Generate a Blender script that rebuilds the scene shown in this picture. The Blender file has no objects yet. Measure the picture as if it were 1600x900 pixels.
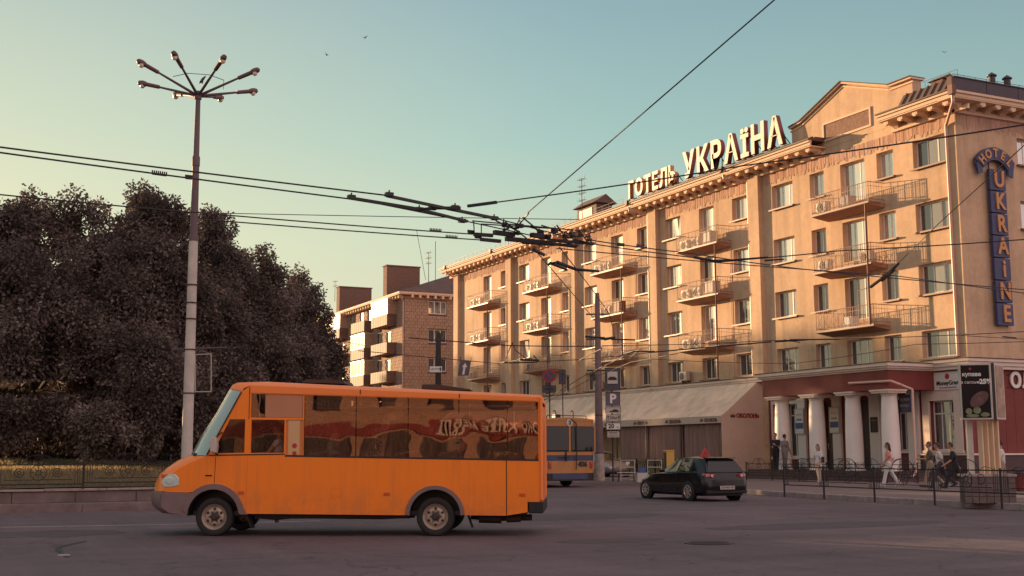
import bpy, bmesh, math, random
import numpy as np
from mathutils import Vector, Matrix, geometry
random.seed(7)
S = bpy.context.scene
COL = S.collection
rad = math.radians

# ---------------------------------------------------------------- camera
FPX = 1905.0          # focal length in pixels of the 1600 px wide photograph
def _cd(x, y):
    return Vector((x-800.0, 450.0-y, -FPX)).normalized()
_Y = _cd(-135, 712)
_Z = Vector((-57.0, 14054.66, -FPX)).normalized()
_Z = (_Z - _Y*_Z.dot(_Y)).normalized()
_X = _Y.cross(_Z)
RM = Matrix((_X, _Y, _Z))          # camera axes -> world axes (Y runs along the hotel front)
CAMH = 1.45
CP = Vector((0, 0, CAMH))
cam = bpy.data.cameras.new('camera'); cam.lens = FPX/1600*36; cam.sensor_width = 36
cam.clip_start = 0.1; cam.clip_end = 5000
camo = bpy.data.objects.new('camera', cam); COL.objects.link(camo)
camo.matrix_world = Matrix.Translation(CP) @ RM.to_4x4()
S.camera = camo
FWD = RM @ Vector((0, 0, -1))
# surveying helpers: where the line of sight of a photo point meets a real plane
def ray(x, y): return RM @ _cd(x, y)
def gz(x, y, z=0.0):
    r = ray(x, y); return CP + r*((z-CAMH)/r.z)
def gx(x, y, X):
    r = ray(x, y); return CP + r*(X/r.x)
def gy(x, y, Y):
    r = ray(x, y); return CP + r*(Y/r.y)
def gd(x, y, dep):
    r = ray(x, y); return CP + r*(dep/r.dot(FWD))

# ---------------------------------------------------------------- sun and sky
SUN_AZ, SUN_EL = rad(20.3), rad(6.6)         # azimuth measured from +Y towards -X
SD = Vector((-math.sin(SUN_AZ)*math.cos(SUN_EL), math.cos(SUN_AZ)*math.cos(SUN_EL), math.sin(SUN_EL)))
sun = bpy.data.lights.new('sun', 'SUN'); sun.energy = 4.8; sun.angle = rad(0.6); sun.color = (1.0, 0.63, 0.33)
suno = bpy.data.objects.new('sun', sun); COL.objects.link(suno)
suno.rotation_euler = SD.to_track_quat('Z', 'Y').to_euler()

W = bpy.data.worlds.new('World'); S.world = W; W.use_nodes = True
nt = W.node_tree; N = nt.nodes; L = nt.links
for n in list(N): N.remove(n)
out = N.new('ShaderNodeOutputWorld'); bg = N.new('ShaderNodeBackground'); L.new(bg.outputs[0], out.inputs[0])
sky = N.new('ShaderNodeTexSky'); sky.sky_type = 'NISHITA'; sky.sun_disc = False
sky.sun_elevation = SUN_EL; sky.sun_rotation = -SUN_AZ
sky.altitude = 100; sky.air_density = 1.0; sky.dust_density = 2.0; sky.ozone_density = 1.5
# the evening sky: real sky model tinted towards the pale teal-to-straw evening air of the place
geo = N.new('ShaderNodeTexCoord')
sep = N.new('ShaderNodeSeparateXYZ'); L.new(geo.outputs['Generated'], sep.inputs[0])
ramp = N.new('ShaderNodeValToRGB'); L.new(sep.outputs[2], ramp.inputs[0])
cr = ramp.color_ramp
STOPS = [(0.0, (0.76, 0.64, 0.46)), (0.10, (0.68, 0.66, 0.48)), (0.17, (0.57, 0.67, 0.51)), (0.25, (0.38, 0.57, 0.52)), (0.36, (0.28, 0.43, 0.47)), (1.0, (0.26, 0.30, 0.36))]
cr.elements[0].position = STOPS[0][0]; cr.elements[0].color = STOPS[0][1]+(1,)
cr.elements[1].position = STOPS[-1][0]; cr.elements[1].color = STOPS[-1][1]+(1,)
for p, c in STOPS[1:-1]:
    e = cr.elements.new(p); e.color = c+(1,)
dot = N.new('ShaderNodeVectorMath'); dot.operation = 'DOT_PRODUCT'; L.new(geo.outputs['Generated'], dot.inputs[0]); dot.inputs[1].default_value = SD
mr = N.new('ShaderNodeMapRange'); mr.inputs[1].default_value = 0.60; mr.inputs[2].default_value = 1.0
mr.interpolation_type = 'SMOOTHSTEP'
L.new(dot.outputs['Value'], mr.inputs[0])
glow = N.new('ShaderNodeMix'); glow.data_type = 'RGBA'; ef = N.new('ShaderNodeMapRange'); ef.inputs[1].default_value = 0.05; ef.inputs[2].default_value = 0.50; ef.inputs[3].default_value = 1.0; ef.inputs[4].default_value = 0.05; L.new(sep.outputs[2], ef.inputs[0])
gm = N.new('ShaderNodeMath'); gm.operation = 'MULTIPLY'; L.new(mr.outputs[0], gm.inputs[0]); L.new(ef.outputs[0], gm.inputs[1]); L.new(gm.outputs[0], glow.inputs[0])
dk = N.new('ShaderNodeMapRange'); dk.inputs[1].default_value = 0.25; dk.inputs[2].default_value = 0.72; dk.inputs[3].default_value = 0.82; dk.inputs[4].default_value = 1.0; L.new(dot.outputs['Value'], dk.inputs[0])
dv = N.new('ShaderNodeVectorMath'); dv.operation = 'SCALE'; L.new(ramp.outputs[0], dv.inputs[0]); L.new(dk.outputs[0], dv.inputs[3])
L.new(dv.outputs[0], glow.inputs[6]); glow.inputs[7].default_value = (0.80, 0.76, 0.48, 1)
# bright core close round the sun, out of the frame to the left
mc = N.new('ShaderNodeMapRange'); mc.inputs[1].default_value = 0.945; mc.inputs[2].default_value = 1.0; mc.interpolation_type = 'SMOOTHSTEP'; L.new(dot.outputs['Value'], mc.inputs[0])
core = N.new('ShaderNodeMix'); core.data_type = 'RGBA'; L.new(mc.outputs[0], core.inputs[0]); L.new(glow.outputs[2], core.inputs[6]); core.inputs[7].default_value = (3.2, 2.2, 1.1, 1)
# unseen pink evening sky opposite the sun, brightened to lift the shaded surfaces
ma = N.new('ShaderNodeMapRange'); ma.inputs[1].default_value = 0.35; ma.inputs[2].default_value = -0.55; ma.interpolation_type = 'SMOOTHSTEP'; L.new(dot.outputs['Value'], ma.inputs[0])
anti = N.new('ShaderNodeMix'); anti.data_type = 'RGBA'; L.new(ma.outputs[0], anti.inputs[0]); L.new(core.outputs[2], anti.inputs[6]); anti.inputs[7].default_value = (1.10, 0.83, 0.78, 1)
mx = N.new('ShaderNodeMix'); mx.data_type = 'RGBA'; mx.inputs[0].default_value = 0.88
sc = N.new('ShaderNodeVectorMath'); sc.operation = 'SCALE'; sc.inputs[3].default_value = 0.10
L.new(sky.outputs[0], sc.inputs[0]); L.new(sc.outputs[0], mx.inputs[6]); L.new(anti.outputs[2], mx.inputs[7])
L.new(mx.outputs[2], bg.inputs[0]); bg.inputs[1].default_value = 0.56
S.view_settings.view_transform = 'Standard'; S.view_settings.look = 'None'
S.view_settings.exposure = 1.0; S.view_settings.gamma = 1.0

# ---------------------------------------------------------------- materials
MATS = {}
def mat(name, col, rough=0.8, metal=0.0, var=0.0, vscale=3.0, bump=0.0, bscale=30.0, spec=0.5, stretch=(1,1,1), coat=0.0, col2=None, isl=0.0, coords='Object', emit=None):
    if name in MATS: return MATS[name]
    m = bpy.data.materials.new(name); m.use_nodes = True; MATS[name] = m
    t = m.node_tree; n = t.nodes; l = t.links; p = n['Principled BSDF']
    p.inputs['Base Color'].default_value = tuple(col)+(1,); p.inputs['Roughness'].default_value = rough
    p.inputs['Metallic'].default_value = metal; p.inputs['Specular IOR Level'].default_value = spec
    if coat: p.inputs['Coat Weight'].default_value = coat; p.inputs['Coat Roughness'].default_value = 0.03
    if emit: p.inputs['Emission Color'].default_value = tuple(emit[:3])+(1,); p.inputs['Emission Strength'].default_value = emit[3]
    if var or bump or col2:
        if coords == 'World':
            g = n.new('ShaderNodeNewGeometry'); src = g.outputs['Position']
        else:
            g = n.new('ShaderNodeTexCoord'); src = g.outputs['Object']
        mp = n.new('ShaderNodeMapping'); l.new(src, mp.inputs[0]); mp.inputs['Scale'].default_value = stretch
    if var or col2:
        tx = n.new('ShaderNodeTexNoise'); tx.inputs['Scale'].default_value = vscale; tx.inputs['Detail'].default_value = 6; tx.inputs['Roughness'].default_value = 0.65
        l.new(mp.outputs[0], tx.inputs['Vector'])
        r = n.new('ShaderNodeMapRange'); r.inputs[1].default_value = 0.3; r.inputs[2].default_value = 0.7
        l.new(tx.outputs[0], r.inputs[0])
        mi = n.new('ShaderNodeMix'); mi.data_type = 'RGBA'; l.new(r.outputs[0], mi.inputs[0])
        c2 = col2 if col2 else tuple(min(1, c*(1+var)) for c in col); c1 = col if col2 else tuple(c*(1-var) for c in col)
        mi.inputs[6].default_value = tuple(c1)+(1,); mi.inputs[7].default_value = tuple(c2)+(1,)
        last = mi.outputs[2]
        if isl:
            gi = n.new('ShaderNodeNewGeometry'); mm = n.new('ShaderNodeMath'); mm.operation = 'MULTIPLY_ADD'
            mm.inputs[1].default_value = isl*2; mm.inputs[2].default_value = 1-isl; l.new(gi.outputs['Random Per Island'], mm.inputs[0])
            vs = n.new('ShaderNodeVectorMath'); vs.operation = 'SCALE'; l.new(last, vs.inputs[0]); l.new(mm.outputs[0], vs.inputs[3]); last = vs.outputs[0]
        l.new(last, p.inputs['Base Color'])
    if bump:
        tb = n.new('ShaderNodeTexNoise'); tb.inputs['Scale'].default_value = bscale; tb.inputs['Detail'].default_value = 4
        l.new(mp.outputs[0], tb.inputs['Vector'])
        b = n.new('ShaderNodeBump'); b.inputs['Strength'].default_value = bump; b.inputs['Distance'].default_value = 0.02
        l.new(tb.outputs[0], b.inputs['Height']); l.new(b.outputs[0], p.inputs['Normal'])
    return m

# ---------------------------------------------------------------- mesh builder
class MB:
    def __init__(s): s.v = []; s.f = []
    def add(s, vs, fs):
        o = len(s.v); s.v += [tuple(v) for v in vs]; s.f += [tuple(i+o for i in f) for f in fs]; return s
    def box(s, x0, x1, y0, y1, z0, z1):
        return s.add([(x0,y0,z0),(x1,y0,z0),(x1,y1,z0),(x0,y1,z0),(x0,y0,z1),(x1,y0,z1),(x1,y1,z1),(x0,y1,z1)],
              [(0,3,2,1),(4,5,6,7),(0,1,5,4),(1,2,6,5),(2,3,7,6),(3,0,4,7)])
    def cb(s, c, d): return s.box(c[0]-d[0]/2, c[0]+d[0]/2, c[1]-d[1]/2, c[1]+d[1]/2, c[2]-d[2]/2, c[2]+d[2]/2)
    def tube(s, p0, p1, r0, r1=None, n=8, cap=True):
        p0 = Vector(p0); p1 = Vector(p1); r1 = r0 if r1 is None else r1
        d = (p1-p0)
        if d.length < 1e-6: return s
        d.normalize(); a = d.orthogonal().normalized(); b = d.cross(a)
        vs = [p0+(a*math.cos(t)+b*math.sin(t))*r0 for t in [2*math.pi*i/n for i in range(n)]]
        vs += [p1+(a*math.cos(t)+b*math.sin(t))*r1 for t in [2*math.pi*i/n for i in range(n)]]
        fs = [(i, (i+1)%n, n+(i+1)%n, n+i) for i in range(n)]
        if cap: fs += [tuple(range(n-1, -1, -1)), tuple(range(n, 2*n))]
        return s.add(vs, fs)
    def path(s, pts, r, n=6):
        for a, b in zip(pts, pts[1:]): s.tube(a, b, r, r, n)
        return s
    def bar(s, p0, p1, w, h, up=(0,0,1)):
        p0 = Vector(p0); p1 = Vector(p1); d = (p1-p0).normalized(); side = d.cross(Vector(up))
        if side.length < 1e-4: side = d.orthogonal()
        side.normalize(); u = side.cross(d)
        vs = [p+side*a*w/2+u*b*h/2 for p in (p0, p1) for a, b in ((-1,-1),(1,-1),(1,1),(-1,1))]
        return s.add(vs, [(0,1,2,3),(7,6,5,4),(0,4,5,1),(1,5,6,2),(2,6,7,3),(3,7,4,0)])
    def lathe(s, prof, c=(0,0,0), axis='Z', n=20, cap=True):
        vs = []
        for r, h in prof:
            for i in range(n):
                t = 2*math.pi*i/n; a, b = r*math.cos(t), r*math.sin(t)
                p = (a, b, h) if axis == 'Z' else ((a, h, b) if axis == 'Y' else (h, a, b))
                vs.append((p[0]+c[0], p[1]+c[1], p[2]+c[2]))
        m = len(prof); fs = [(j*n+i, j*n+(i+1)%n, (j+1)*n+(i+1)%n, (j+1)*n+i) for j in range(m-1) for i in range(n)]
        if cap: fs += [tuple(range(n-1,-1,-1)), tuple(range((m-1)*n, m*n))]
        return s.add(vs, fs)
    def prism(s, poly, fn0, fn1):
        """poly: 2D points; fn0/fn1 map them to the two faces"""
        n = len(poly); vs = [fn0(*p) for p in poly]+[fn1(*p) for p in poly]
        tr = geometry.tessellate_polygon([[Vector((p[0], p[1], 0)) for p in poly]])
        fs = [tuple(t) for t in tr]+[tuple(n+i for i in reversed(t)) for t in tr]
        fs += [(i, (i+1)%n, n+(i+1)%n, n+i) for i in range(n)]
        return s.add(vs, fs)
    def holed(s, outer, holes, fn0, fn1):
        loops = [outer]+holes; flat = [p for lp in loops for p in lp]; n = len(flat)
        tr = geometry.tessellate_polygon([[Vector((p[0], p[1], 0)) for p in lp] for lp in loops])
        vs = [fn0(*p) for p in flat]+[fn1(*p) for p in flat]
        fs = [tuple(t) for t in tr]+[tuple(n+i for i in reversed(t)) for t in tr]
        o = 0
        for lp in loops:
            m = len(lp); fs += [(o+i, o+(i+1)%m, n+o+(i+1)%m, n+o+i) for i in range(m)]; o += m
        return s.add(vs, fs)
    def ring(s, c, R, r, a, b, n=16, m=5):
        """torus round c in the plane spanned by a, b"""
        a = Vector(a); b = Vector(b); c = Vector(c); k = a.cross(b); vs = []
        for i in range(n):
            t = 2*math.pi*i/n; d = a*math.cos(t)+b*math.sin(t)
            for j in range(m):
                u = 2*math.pi*j/m; vs.append(c+d*(R+r*math.cos(u))+k*r*math.sin(u))
        fs = [(i*m+j, ((i+1)%n)*m+j, ((i+1)%n)*m+(j+1)%m, i*m+(j+1)%m) for i in range(n) for j in range(m)]
        return s.add(vs, fs)
    def mesh(s, name, fix=True):
        me = bpy.data.meshes.new(name); me.from_pydata(s.v, [], s.f)
        if fix:
            bm = bmesh.new(); bm.from_mesh(me); bmesh.ops.recalc_face_normals(bm, faces=bm.faces); bm.to_mesh(me); bm.free()
        me.update(); return me
    def build(s, name, m, parent=None, smooth=False, bevel=0.0, world=True, fix=True):
        me = s.mesh(name, fix); return place(name, me, m, parent, smooth=smooth, bevel=bevel, world=world)

def place(name, me, m, parent=None, loc=None, smooth=False, bevel=0.0, world=True):
    if m is not None and len(me.materials) == 0: me.materials.append(MATS[m] if isinstance(m, str) else m)
    if smooth and not me.get('sm'):
        me.shade_smooth() if hasattr(me, 'shade_smooth') else None
        me['sm'] = 1
    o = bpy.data.objects.new(name, me); COL.objects.link(o)
    if parent is not None:
        o.parent = parent
        if world and parent.parent is None: o.matrix_parent_inverse = parent.matrix_basis.inverted()
    if loc is not None: o.location = loc
    if bevel:
        b = o.modifiers.new('bevel', 'BEVEL'); b.width = bevel; b.segments = 2; b.limit_method = 'ANGLE'; b.angle_limit = rad(40)
        b.harden_normals = False
    return o
def wn(o):
    m = o.modifiers.new('wn', 'WEIGHTED_NORMAL'); m.keep_sharp = True; return o
def smooth_by(o, ang=35):
    me = o.data; me.shade_smooth()
    bm = bmesh.new(); bm.from_mesh(me)
    for e in bm.edges:
        if len(e.link_faces) == 2 and e.calc_face_angle(0) > rad(ang): e.smooth = False
    bm.to_mesh(me); bm.free(); return o
def thing(name, label, cat, loc=(0,0,0), rz=0.0, group=None):
    o = bpy.data.objects.new(name, None); COL.objects.link(o); o.location = loc; o.rotation_euler = (0,0,rz)
    o.empty_display_size = 0.3
    o['label'] = label; o['category'] = cat
    if group: o['group'] = group
    return o
def tag(o, label, cat, group=None):
    o['label'] = label; o['category'] = cat
    if group: o['group'] = group
    return o
def struct(o): o['kind'] = 'structure'; return o
def stuff(o, label=None, cat=None):
    o['kind'] = 'stuff'
    if label: o['label'] = label
    if cat: o['category'] = cat
    return o
def dup(root, loc, rz=None, label=None, group=None):
    r = root.copy(); COL.objects.link(r); r.location = loc
    if rz is not None: r.rotation_euler = (0,0,rz)
    if label: r['label'] = label
    if group: r['group'] = group
    for ch in list(root.children):
        c = ch.copy(); COL.objects.link(c); c.parent = r
        for g in list(ch.children):
            d = g.copy(); COL.objects.link(d); d.parent = c
    return r
def FM(o, right, up=(0,0,1)):
    r = Vector(right).normalized(); u = Vector(up).normalized(); n = r.cross(u)
    m = Matrix((r, u, n)).transposed().to_4x4(); m.translation = Vector(o); return m
_tc = {}
def text_mesh(s, size, depth, fat=0.0, sx=1.0):
    k = (s, size, depth, fat, sx)
    if k in _tc: return _tc[k]
    c = bpy.data.curves.new('t', 'FONT'); c.body = s; c.size = size; c.extrude = depth/2; c.offset = fat
    c.align_x = 'CENTER'; c.align_y = 'CENTER'; c.resolution_u = 3
    o = bpy.data.objects.new('t', c); COL.objects.link(o)
    dg = bpy.context.evaluated_depsgraph_get(); me = bpy.data.meshes.new_from_object(o.evaluated_get(dg))
    bpy.data.objects.remove(o); bpy.data.curves.remove(c)
    if sx != 1.0: me.transform(Matrix.Diagonal((sx, 1, 1, 1)))
    me.materials.clear(); _tc[k] = me; return me
def text(s, size, m, name, parent, at, right, up=(0,0,1), depth=0.01, fat=0.0, sx=1.0):
    me = text_mesh(s, size, depth, fat, sx).copy(); me.transform(FM(at, right, up))
    return place(name, me, m, parent)

# ---------------------------------------------------------------- palette
def asphalt_mat():
    m = bpy.data.materials.new('asphalt'); m.use_nodes = True; MATS['asphalt'] = m; t = m.node_tree; n = t.nodes; l = t.links; p = n['Principled BSDF']
    g = n.new('ShaderNodeNewGeometry')
    def noise(scale, det, st=(1,1,1), rot=0.0, lo=.35, hi=.65, a=0.0, b=1.0):
        mp = n.new('ShaderNodeMapping'); mp.inputs['Scale'].default_value = st; mp.inputs['Rotation'].default_value = (0,0,rot); l.new(g.outputs['Position'], mp.inputs[0])
        tx = n.new('ShaderNodeTexNoise'); tx.inputs['Scale'].default_value = scale; tx.inputs['Detail'].default_value = det; tx.inputs['Roughness'].default_value = .65; l.new(mp.outputs[0], tx.inputs['Vector'])
        r = n.new('ShaderNodeMapRange'); r.inputs[1].default_value = lo; r.inputs[2].default_value = hi; r.inputs[3].default_value = a; r.inputs[4].default_value = b; l.new(tx.outputs[0], r.inputs[0]); return r.outputs[0]
    def mul(x, y):
        q = n.new('ShaderNodeMath'); q.operation = 'MULTIPLY'; l.new(x, q.inputs[0]); l.new(y, q.inputs[1]); return q.outputs[0]
    big = noise(.22, 5, a=.80, b=1.18); streak = noise(.9, 4, (.10,1.5,1), rad(27), a=.86, b=1.12); streak2 = noise(1.3, 3, (1.4,.08,1), rad(4), a=.9, b=1.08)
    spk = noise(55, 3, a=.72, b=1.3, lo=.3, hi=.7); grit = noise(9, 4, a=.88, b=1.12)
    # worn cracks
    vo = n.new('ShaderNodeTexVoronoi'); vo.feature = 'DISTANCE_TO_EDGE'; vo.inputs['Scale'].default_value = .33
    wx = n.new('ShaderNodeTexNoise'); wx.inputs['Scale'].default_value = 1.2; wx.inputs['Detail'].default_value = 5; l.new(g.outputs['Position'], wx.inputs['Vector'])
    wa = n.new('ShaderNodeVectorMath'); wa.operation = 'MULTIPLY_ADD'; wa.inputs[1].default_value = (1.6,1.6,0); l.new(wx.outputs[1], wa.inputs[0]); l.new(g.outputs['Position'], wa.inputs[2]); l.new(wa.outputs[0], vo.inputs['Vector'])
    cr = n.new('ShaderNodeMapRange'); cr.inputs[1].default_value = .002; cr.inputs[2].default_value = .012; cr.inputs[3].default_value = .62; cr.inputs[4].default_value = 1.0; l.new(vo.outputs[0], cr.inputs[0])
    k = mul(mul(mul(big, streak), mul(streak2, spk)), mul(grit, cr.outputs[0]))
    vs = n.new('ShaderNodeVectorMath'); vs.operation = 'SCALE'; vs.inputs[0].default_value = (.126,.088,.097); l.new(k, vs.inputs[3]); l.new(vs.outputs[0], p.inputs['Base Color'])
    p.inputs['Roughness'].default_value = .82
    tb = n.new('ShaderNodeTexNoise'); tb.inputs['Scale'].default_value = 60; tb.inputs['Detail'].default_value = 4; l.new(g.outputs['Position'], tb.inputs['Vector'])
    bp = n.new('ShaderNodeBump'); bp.inputs['Strength'].default_value = .6; bp.inputs['Distance'].default_value = .02; l.new(tb.outputs[0], bp.inputs['Height']); l.new(bp.outputs[0], p.inputs['Normal'])
asphalt_mat()
mat('asphalt_patch', (0.088,0.066,0.074), 0.9, var=0.2, vscale=2, bump=0.5, bscale=60)
mat('paving', (0.17,0.12,0.118), 0.85, var=0.2, vscale=1.2, bump=0.3, bscale=30, coords='World')
mat('kerb_stone', (0.34,0.26,0.25), 0.85, var=0.25, vscale=3, bump=0.5, bscale=20, coords='World')
mat('kerb_dark', (0.17,0.125,0.12), 0.85, var=0.3, vscale=2, bump=0.5, bscale=20, coords='World')
mat('paint_line', (0.5,0.44,0.42), 0.8, var=0.4, vscale=5, coords='World')
mat('dry_grass', (0.16,0.125,0.055), 0.95, var=0.3, vscale=1.5, bump=0.6, bscale=40, coords='World', col2=(0.10,0.075,0.05))
mat('grass_blade', (0.21,0.165,0.095), 0.9, var=0.3, vscale=2, isl=0.4)
_t = MATS['grass_blade'].node_tree; _p = _t.nodes['Principled BSDF']; _tr = _t.nodes.new('ShaderNodeBsdfTranslucent'); _tr.inputs[0].default_value = (.36,.28,.15,1); _ms = _t.nodes.new('ShaderNodeMixShader'); _ms.inputs[0].default_value = .5
_t.links.new(_p.outputs[0], _ms.inputs[1]); _t.links.new(_tr.outputs[0], _ms.inputs[2]); _t.links.new(_ms.outputs[0], _t.nodes['Material Output'].inputs[0])
mat('soil', (0.06,0.045,0.045), 0.95, var=0.3, vscale=2, coords='World')
def weathered(name, col, streak=.22, big=.12, rough=.9):
    m = bpy.data.materials.new(name); m.use_nodes = True; MATS[name] = m; t = m.node_tree; n = t.nodes; l = t.links; p = n['Principled BSDF']
    g = n.new('ShaderNodeNewGeometry')
    def noise(scale, det, st, lo, hi, a, b):
        mp = n.new('ShaderNodeMapping'); mp.inputs['Scale'].default_value = st; l.new(g.outputs['Position'], mp.inputs[0])
        tx = n.new('ShaderNodeTexNoise'); tx.inputs['Scale'].default_value = scale; tx.inputs['Detail'].default_value = det; tx.inputs['Roughness'].default_value = .6; l.new(mp.outputs[0], tx.inputs['Vector'])
        r = n.new('ShaderNodeMapRange'); r.inputs[1].default_value = lo; r.inputs[2].default_value = hi; r.inputs[3].default_value = a; r.inputs[4].default_value = b; l.new(tx.outputs[0], r.inputs[0]); return r.outputs[0]
    def mul(x, y):
        q = n.new('ShaderNodeMath'); q.operation = 'MULTIPLY'; l.new(x, q.inputs[0]); l.new(y, q.inputs[1]); return q.outputs[0]
    k = mul(mul(noise(.35, 5, (1,1,.8), .35, .65, 1-big, 1+big*.6), noise(1.6, 5, (1,1,.07), .45, .72, 1.04, 1-streak)), mul(noise(3.5, 4, (1,1,1), .35, .65, .95, 1.05), noise(.8, 2, (1,1,1), .56, .60, 1.0, .94)))
    vs = n.new('ShaderNodeVectorMath'); vs.operation = 'SCALE'; vs.inputs[0].default_value = col; l.new(k, vs.inputs[3]); l.new(vs.outputs[0], p.inputs['Base Color']); p.inputs['Roughness'].default_value = rough
    tb = n.new('ShaderNodeTexNoise'); tb.inputs['Scale'].default_value = 16; tb.inputs['Detail'].default_value = 5; l.new(g.outputs['Position'], tb.inputs['Vector'])
    bp = n.new('ShaderNodeBump'); bp.inputs['Strength'].default_value = .35; bp.inputs['Distance'].default_value = .02; l.new(tb.outputs[0], bp.inputs['Height']); l.new(bp.outputs[0], p.inputs['Normal'])
weathered('stucco', (.61,.41,.265))
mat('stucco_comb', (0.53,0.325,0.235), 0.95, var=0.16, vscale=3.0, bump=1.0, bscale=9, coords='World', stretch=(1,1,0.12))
mat('cream', (0.72,0.5,0.34), 0.75, var=0.06, vscale=2, coords='World')
mat('ledge_white', (0.72,0.58,0.5), 0.7, var=0.08, vscale=2, coords='World')
mat('column_white', (0.82,0.73,0.68), 0.6, var=0.05, vscale=1.5, coords='World')
mat('red_wall', (0.19,0.036,0.032), 0.7, var=0.12, vscale=1.5, coords='World')
mat('red_wall_joint', (0.12,0.03,0.028), 0.8)
mat('dark_plinth', (0.075,0.036,0.04), 0.6, var=0.2, vscale=4, coords='World')
mat('roof_metal', (0.13,0.078,0.066), 0.8, metal=0.0, var=0.2, vscale=1, coords='World')
mat('parapet_metal', (0.06,0.045,0.06), 0.5, metal=0.3, var=0.15, vscale=1)
mat('panel_stone', (0.26,0.15,0.11), 0.95, var=0.3, vscale=6, bump=1.0, bscale=14, coords='World')
mat('window_white', (0.78,0.72,0.66), 0.4)
def pane_mat(name, c1, c2, refl, stretch=(1,7,0.4), sc=3.0):
    m = bpy.data.materials.new(name); m.use_nodes = True; MATS[name] = m; t = m.node_tree; n = t.nodes; l = t.links; p = n['Principled BSDF']
    g = n.new('ShaderNodeNewGeometry'); mp = n.new('ShaderNodeMapping'); mp.inputs['Scale'].default_value = stretch; l.new(g.outputs['Position'], mp.inputs[0])
    tx = n.new('ShaderNodeTexNoise'); tx.inputs['Scale'].default_value = sc; tx.inputs['Detail'].default_value = 3; l.new(mp.outputs[0], tx.inputs['Vector'])
    r = n.new('ShaderNodeMapRange'); r.inputs[1].default_value = .38; r.inputs[2].default_value = .62; l.new(tx.outputs[0], r.inputs[0])
    oi = n.new('ShaderNodeObjectInfo'); ad = n.new('ShaderNodeMath'); ad.operation = 'MULTIPLY'; l.new(r.outputs[0], ad.inputs[0]); l.new(oi.outputs['Random'], ad.inputs[1])
    mi = n.new('ShaderNodeMix'); mi.data_type = 'RGBA'; l.new(ad.outputs[0], mi.inputs[0]); mi.inputs[6].default_value = tuple(c1)+(1,); mi.inputs[7].default_value = tuple(c2)+(1,); l.new(mi.outputs[2], p.inputs['Base Color'])
    p.inputs['Roughness'].default_value = .6
    gl = n.new('ShaderNodeBsdfGlossy'); gl.inputs['Roughness'].default_value = .02; gl.inputs[0].default_value = (.95,.95,.95,1)
    ms = n.new('ShaderNodeMixShader'); ms.inputs[0].default_value = refl; l.new(p.outputs[0], ms.inputs[1]); l.new(gl.outputs[0], ms.inputs[2]); l.new(ms.outputs[0], n['Material Output'].inputs[0]); return m
pane_mat('pane_curtain', (.40,.36,.32), (.10,.085,.08), .42)
pane_mat('pane_dark', (.035,.026,.032), (.11,.085,.085), .16)
mat('pane_open', (0.06,0.10,0.10), 0.03, spec=1.0, coat=1.0)
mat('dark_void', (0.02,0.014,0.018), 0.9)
mat('sill_metal', (0.25,0.13,0.10), 0.5)
mat('balcony_slab', (0.36,0.19,0.13), 0.85, var=0.15, vscale=3, coords='World')
mat('iron', (0.055,0.035,0.035), 0.6, metal=0.3)
mat('iron_red', (0.16,0.06,0.045), 0.6)
mat('iron_black', (0.022,0.018,0.022), 0.5, metal=0.2)
mat('rail_paint', (0.30,0.17,0.12), 0.6)
mat('pipe_pink', (0.68,0.42,0.34), 0.45)
mat('ac_white', (0.55,0.46,0.38), 0.5)
mat('ac_dark', (0.05,0.035,0.035), 0.6)
mat('brick_grey', (0.39,0.25,0.175), 0.9, var=0.2, vscale=2, coords='World')
mat('mortar', (0.12,0.075,0.065), 0.95)
mat('brick_red', (0.22,0.12,0.09), 0.9, var=0.2, vscale=5, bump=0.5, bscale=10, coords='World')
mat('tin_lit', (0.5,0.35,0.22), 0.5)
mat('sign_cream', (0.72,0.62,0.47), 0.5)
mat('sign_side', (0.20,0.05,0.045), 0.6)
mat('sign_side_orange', (0.55,0.22,0.08), 0.6)
mat('sign_blue', (0.045,0.05,0.13), 0.5)
mat('sign_orange', (0.56,0.25,0.085), 0.5)
weathered('awning_cloth', (.78,.61,.46), .20, .12)
mat('awning_side', (0.66,0.47,0.37), 0.85, var=0.08, vscale=1.2, coords='World')
mat('valance', (0.52,0.4,0.33), 0.85)
mat('curtain', (0.27,0.17,0.145), 0.95, var=0.25, vscale=3, stretch=(1,5,0.2), coords='World')
mat('logo_red', (0.30,0.02,0.03), 0.6)
mat('logo_dark', (0.13,0.05,0.05), 0.6)
mat('door_wood', (0.055,0.026,0.024), 0.5, var=0.3, vscale=3, coords='World')
mat('white', (0.72,0.68,0.64), 0.5)
mat('offwhite', (0.50,0.44,0.40), 0.6)
mat('black', (0.015,0.013,0.015), 0.5)
mat('red', (0.45,0.03,0.03), 0.5)
mat('blue', (0.05,0.09,0.28), 0.5)
mat('skyblue', (0.16,0.30,0.45), 0.5)
mat('concrete', (0.36,0.27,0.25), 0.9, var=0.18, vscale=2.5, bump=0.4, bscale=15, coords='World')
mat('concrete_white', (0.42,0.35,0.32), 0.85, var=0.3, vscale=5, coords='World')
mat('pole_dark', (0.17,0.115,0.12), 0.8, var=0.15, vscale=3, coords='World')
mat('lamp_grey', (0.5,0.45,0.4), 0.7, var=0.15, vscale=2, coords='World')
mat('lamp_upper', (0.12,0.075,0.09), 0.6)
mat('lamp_head', (0.13,0.06,0.06), 0.5)
mat('lamp_glass', (0.75,0.68,0.55), 0.15, coat=0.6)
mat('wire', (0.03,0.022,0.026), 0.5)
mat('bark', (0.06,0.045,0.04), 0.95, bump=0.8, bscale=12, var=0.3, vscale=4)

# ================================================================= THE SETTING
# road surface out to the horizon
b = MB(); b.add([(-1500,-1500,0),(1500,-1500,0),(1500,2500,0),(-1500,2500,0)], [(0,1,2,3)])
road = struct(b.build('road', 'asphalt'))

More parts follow.
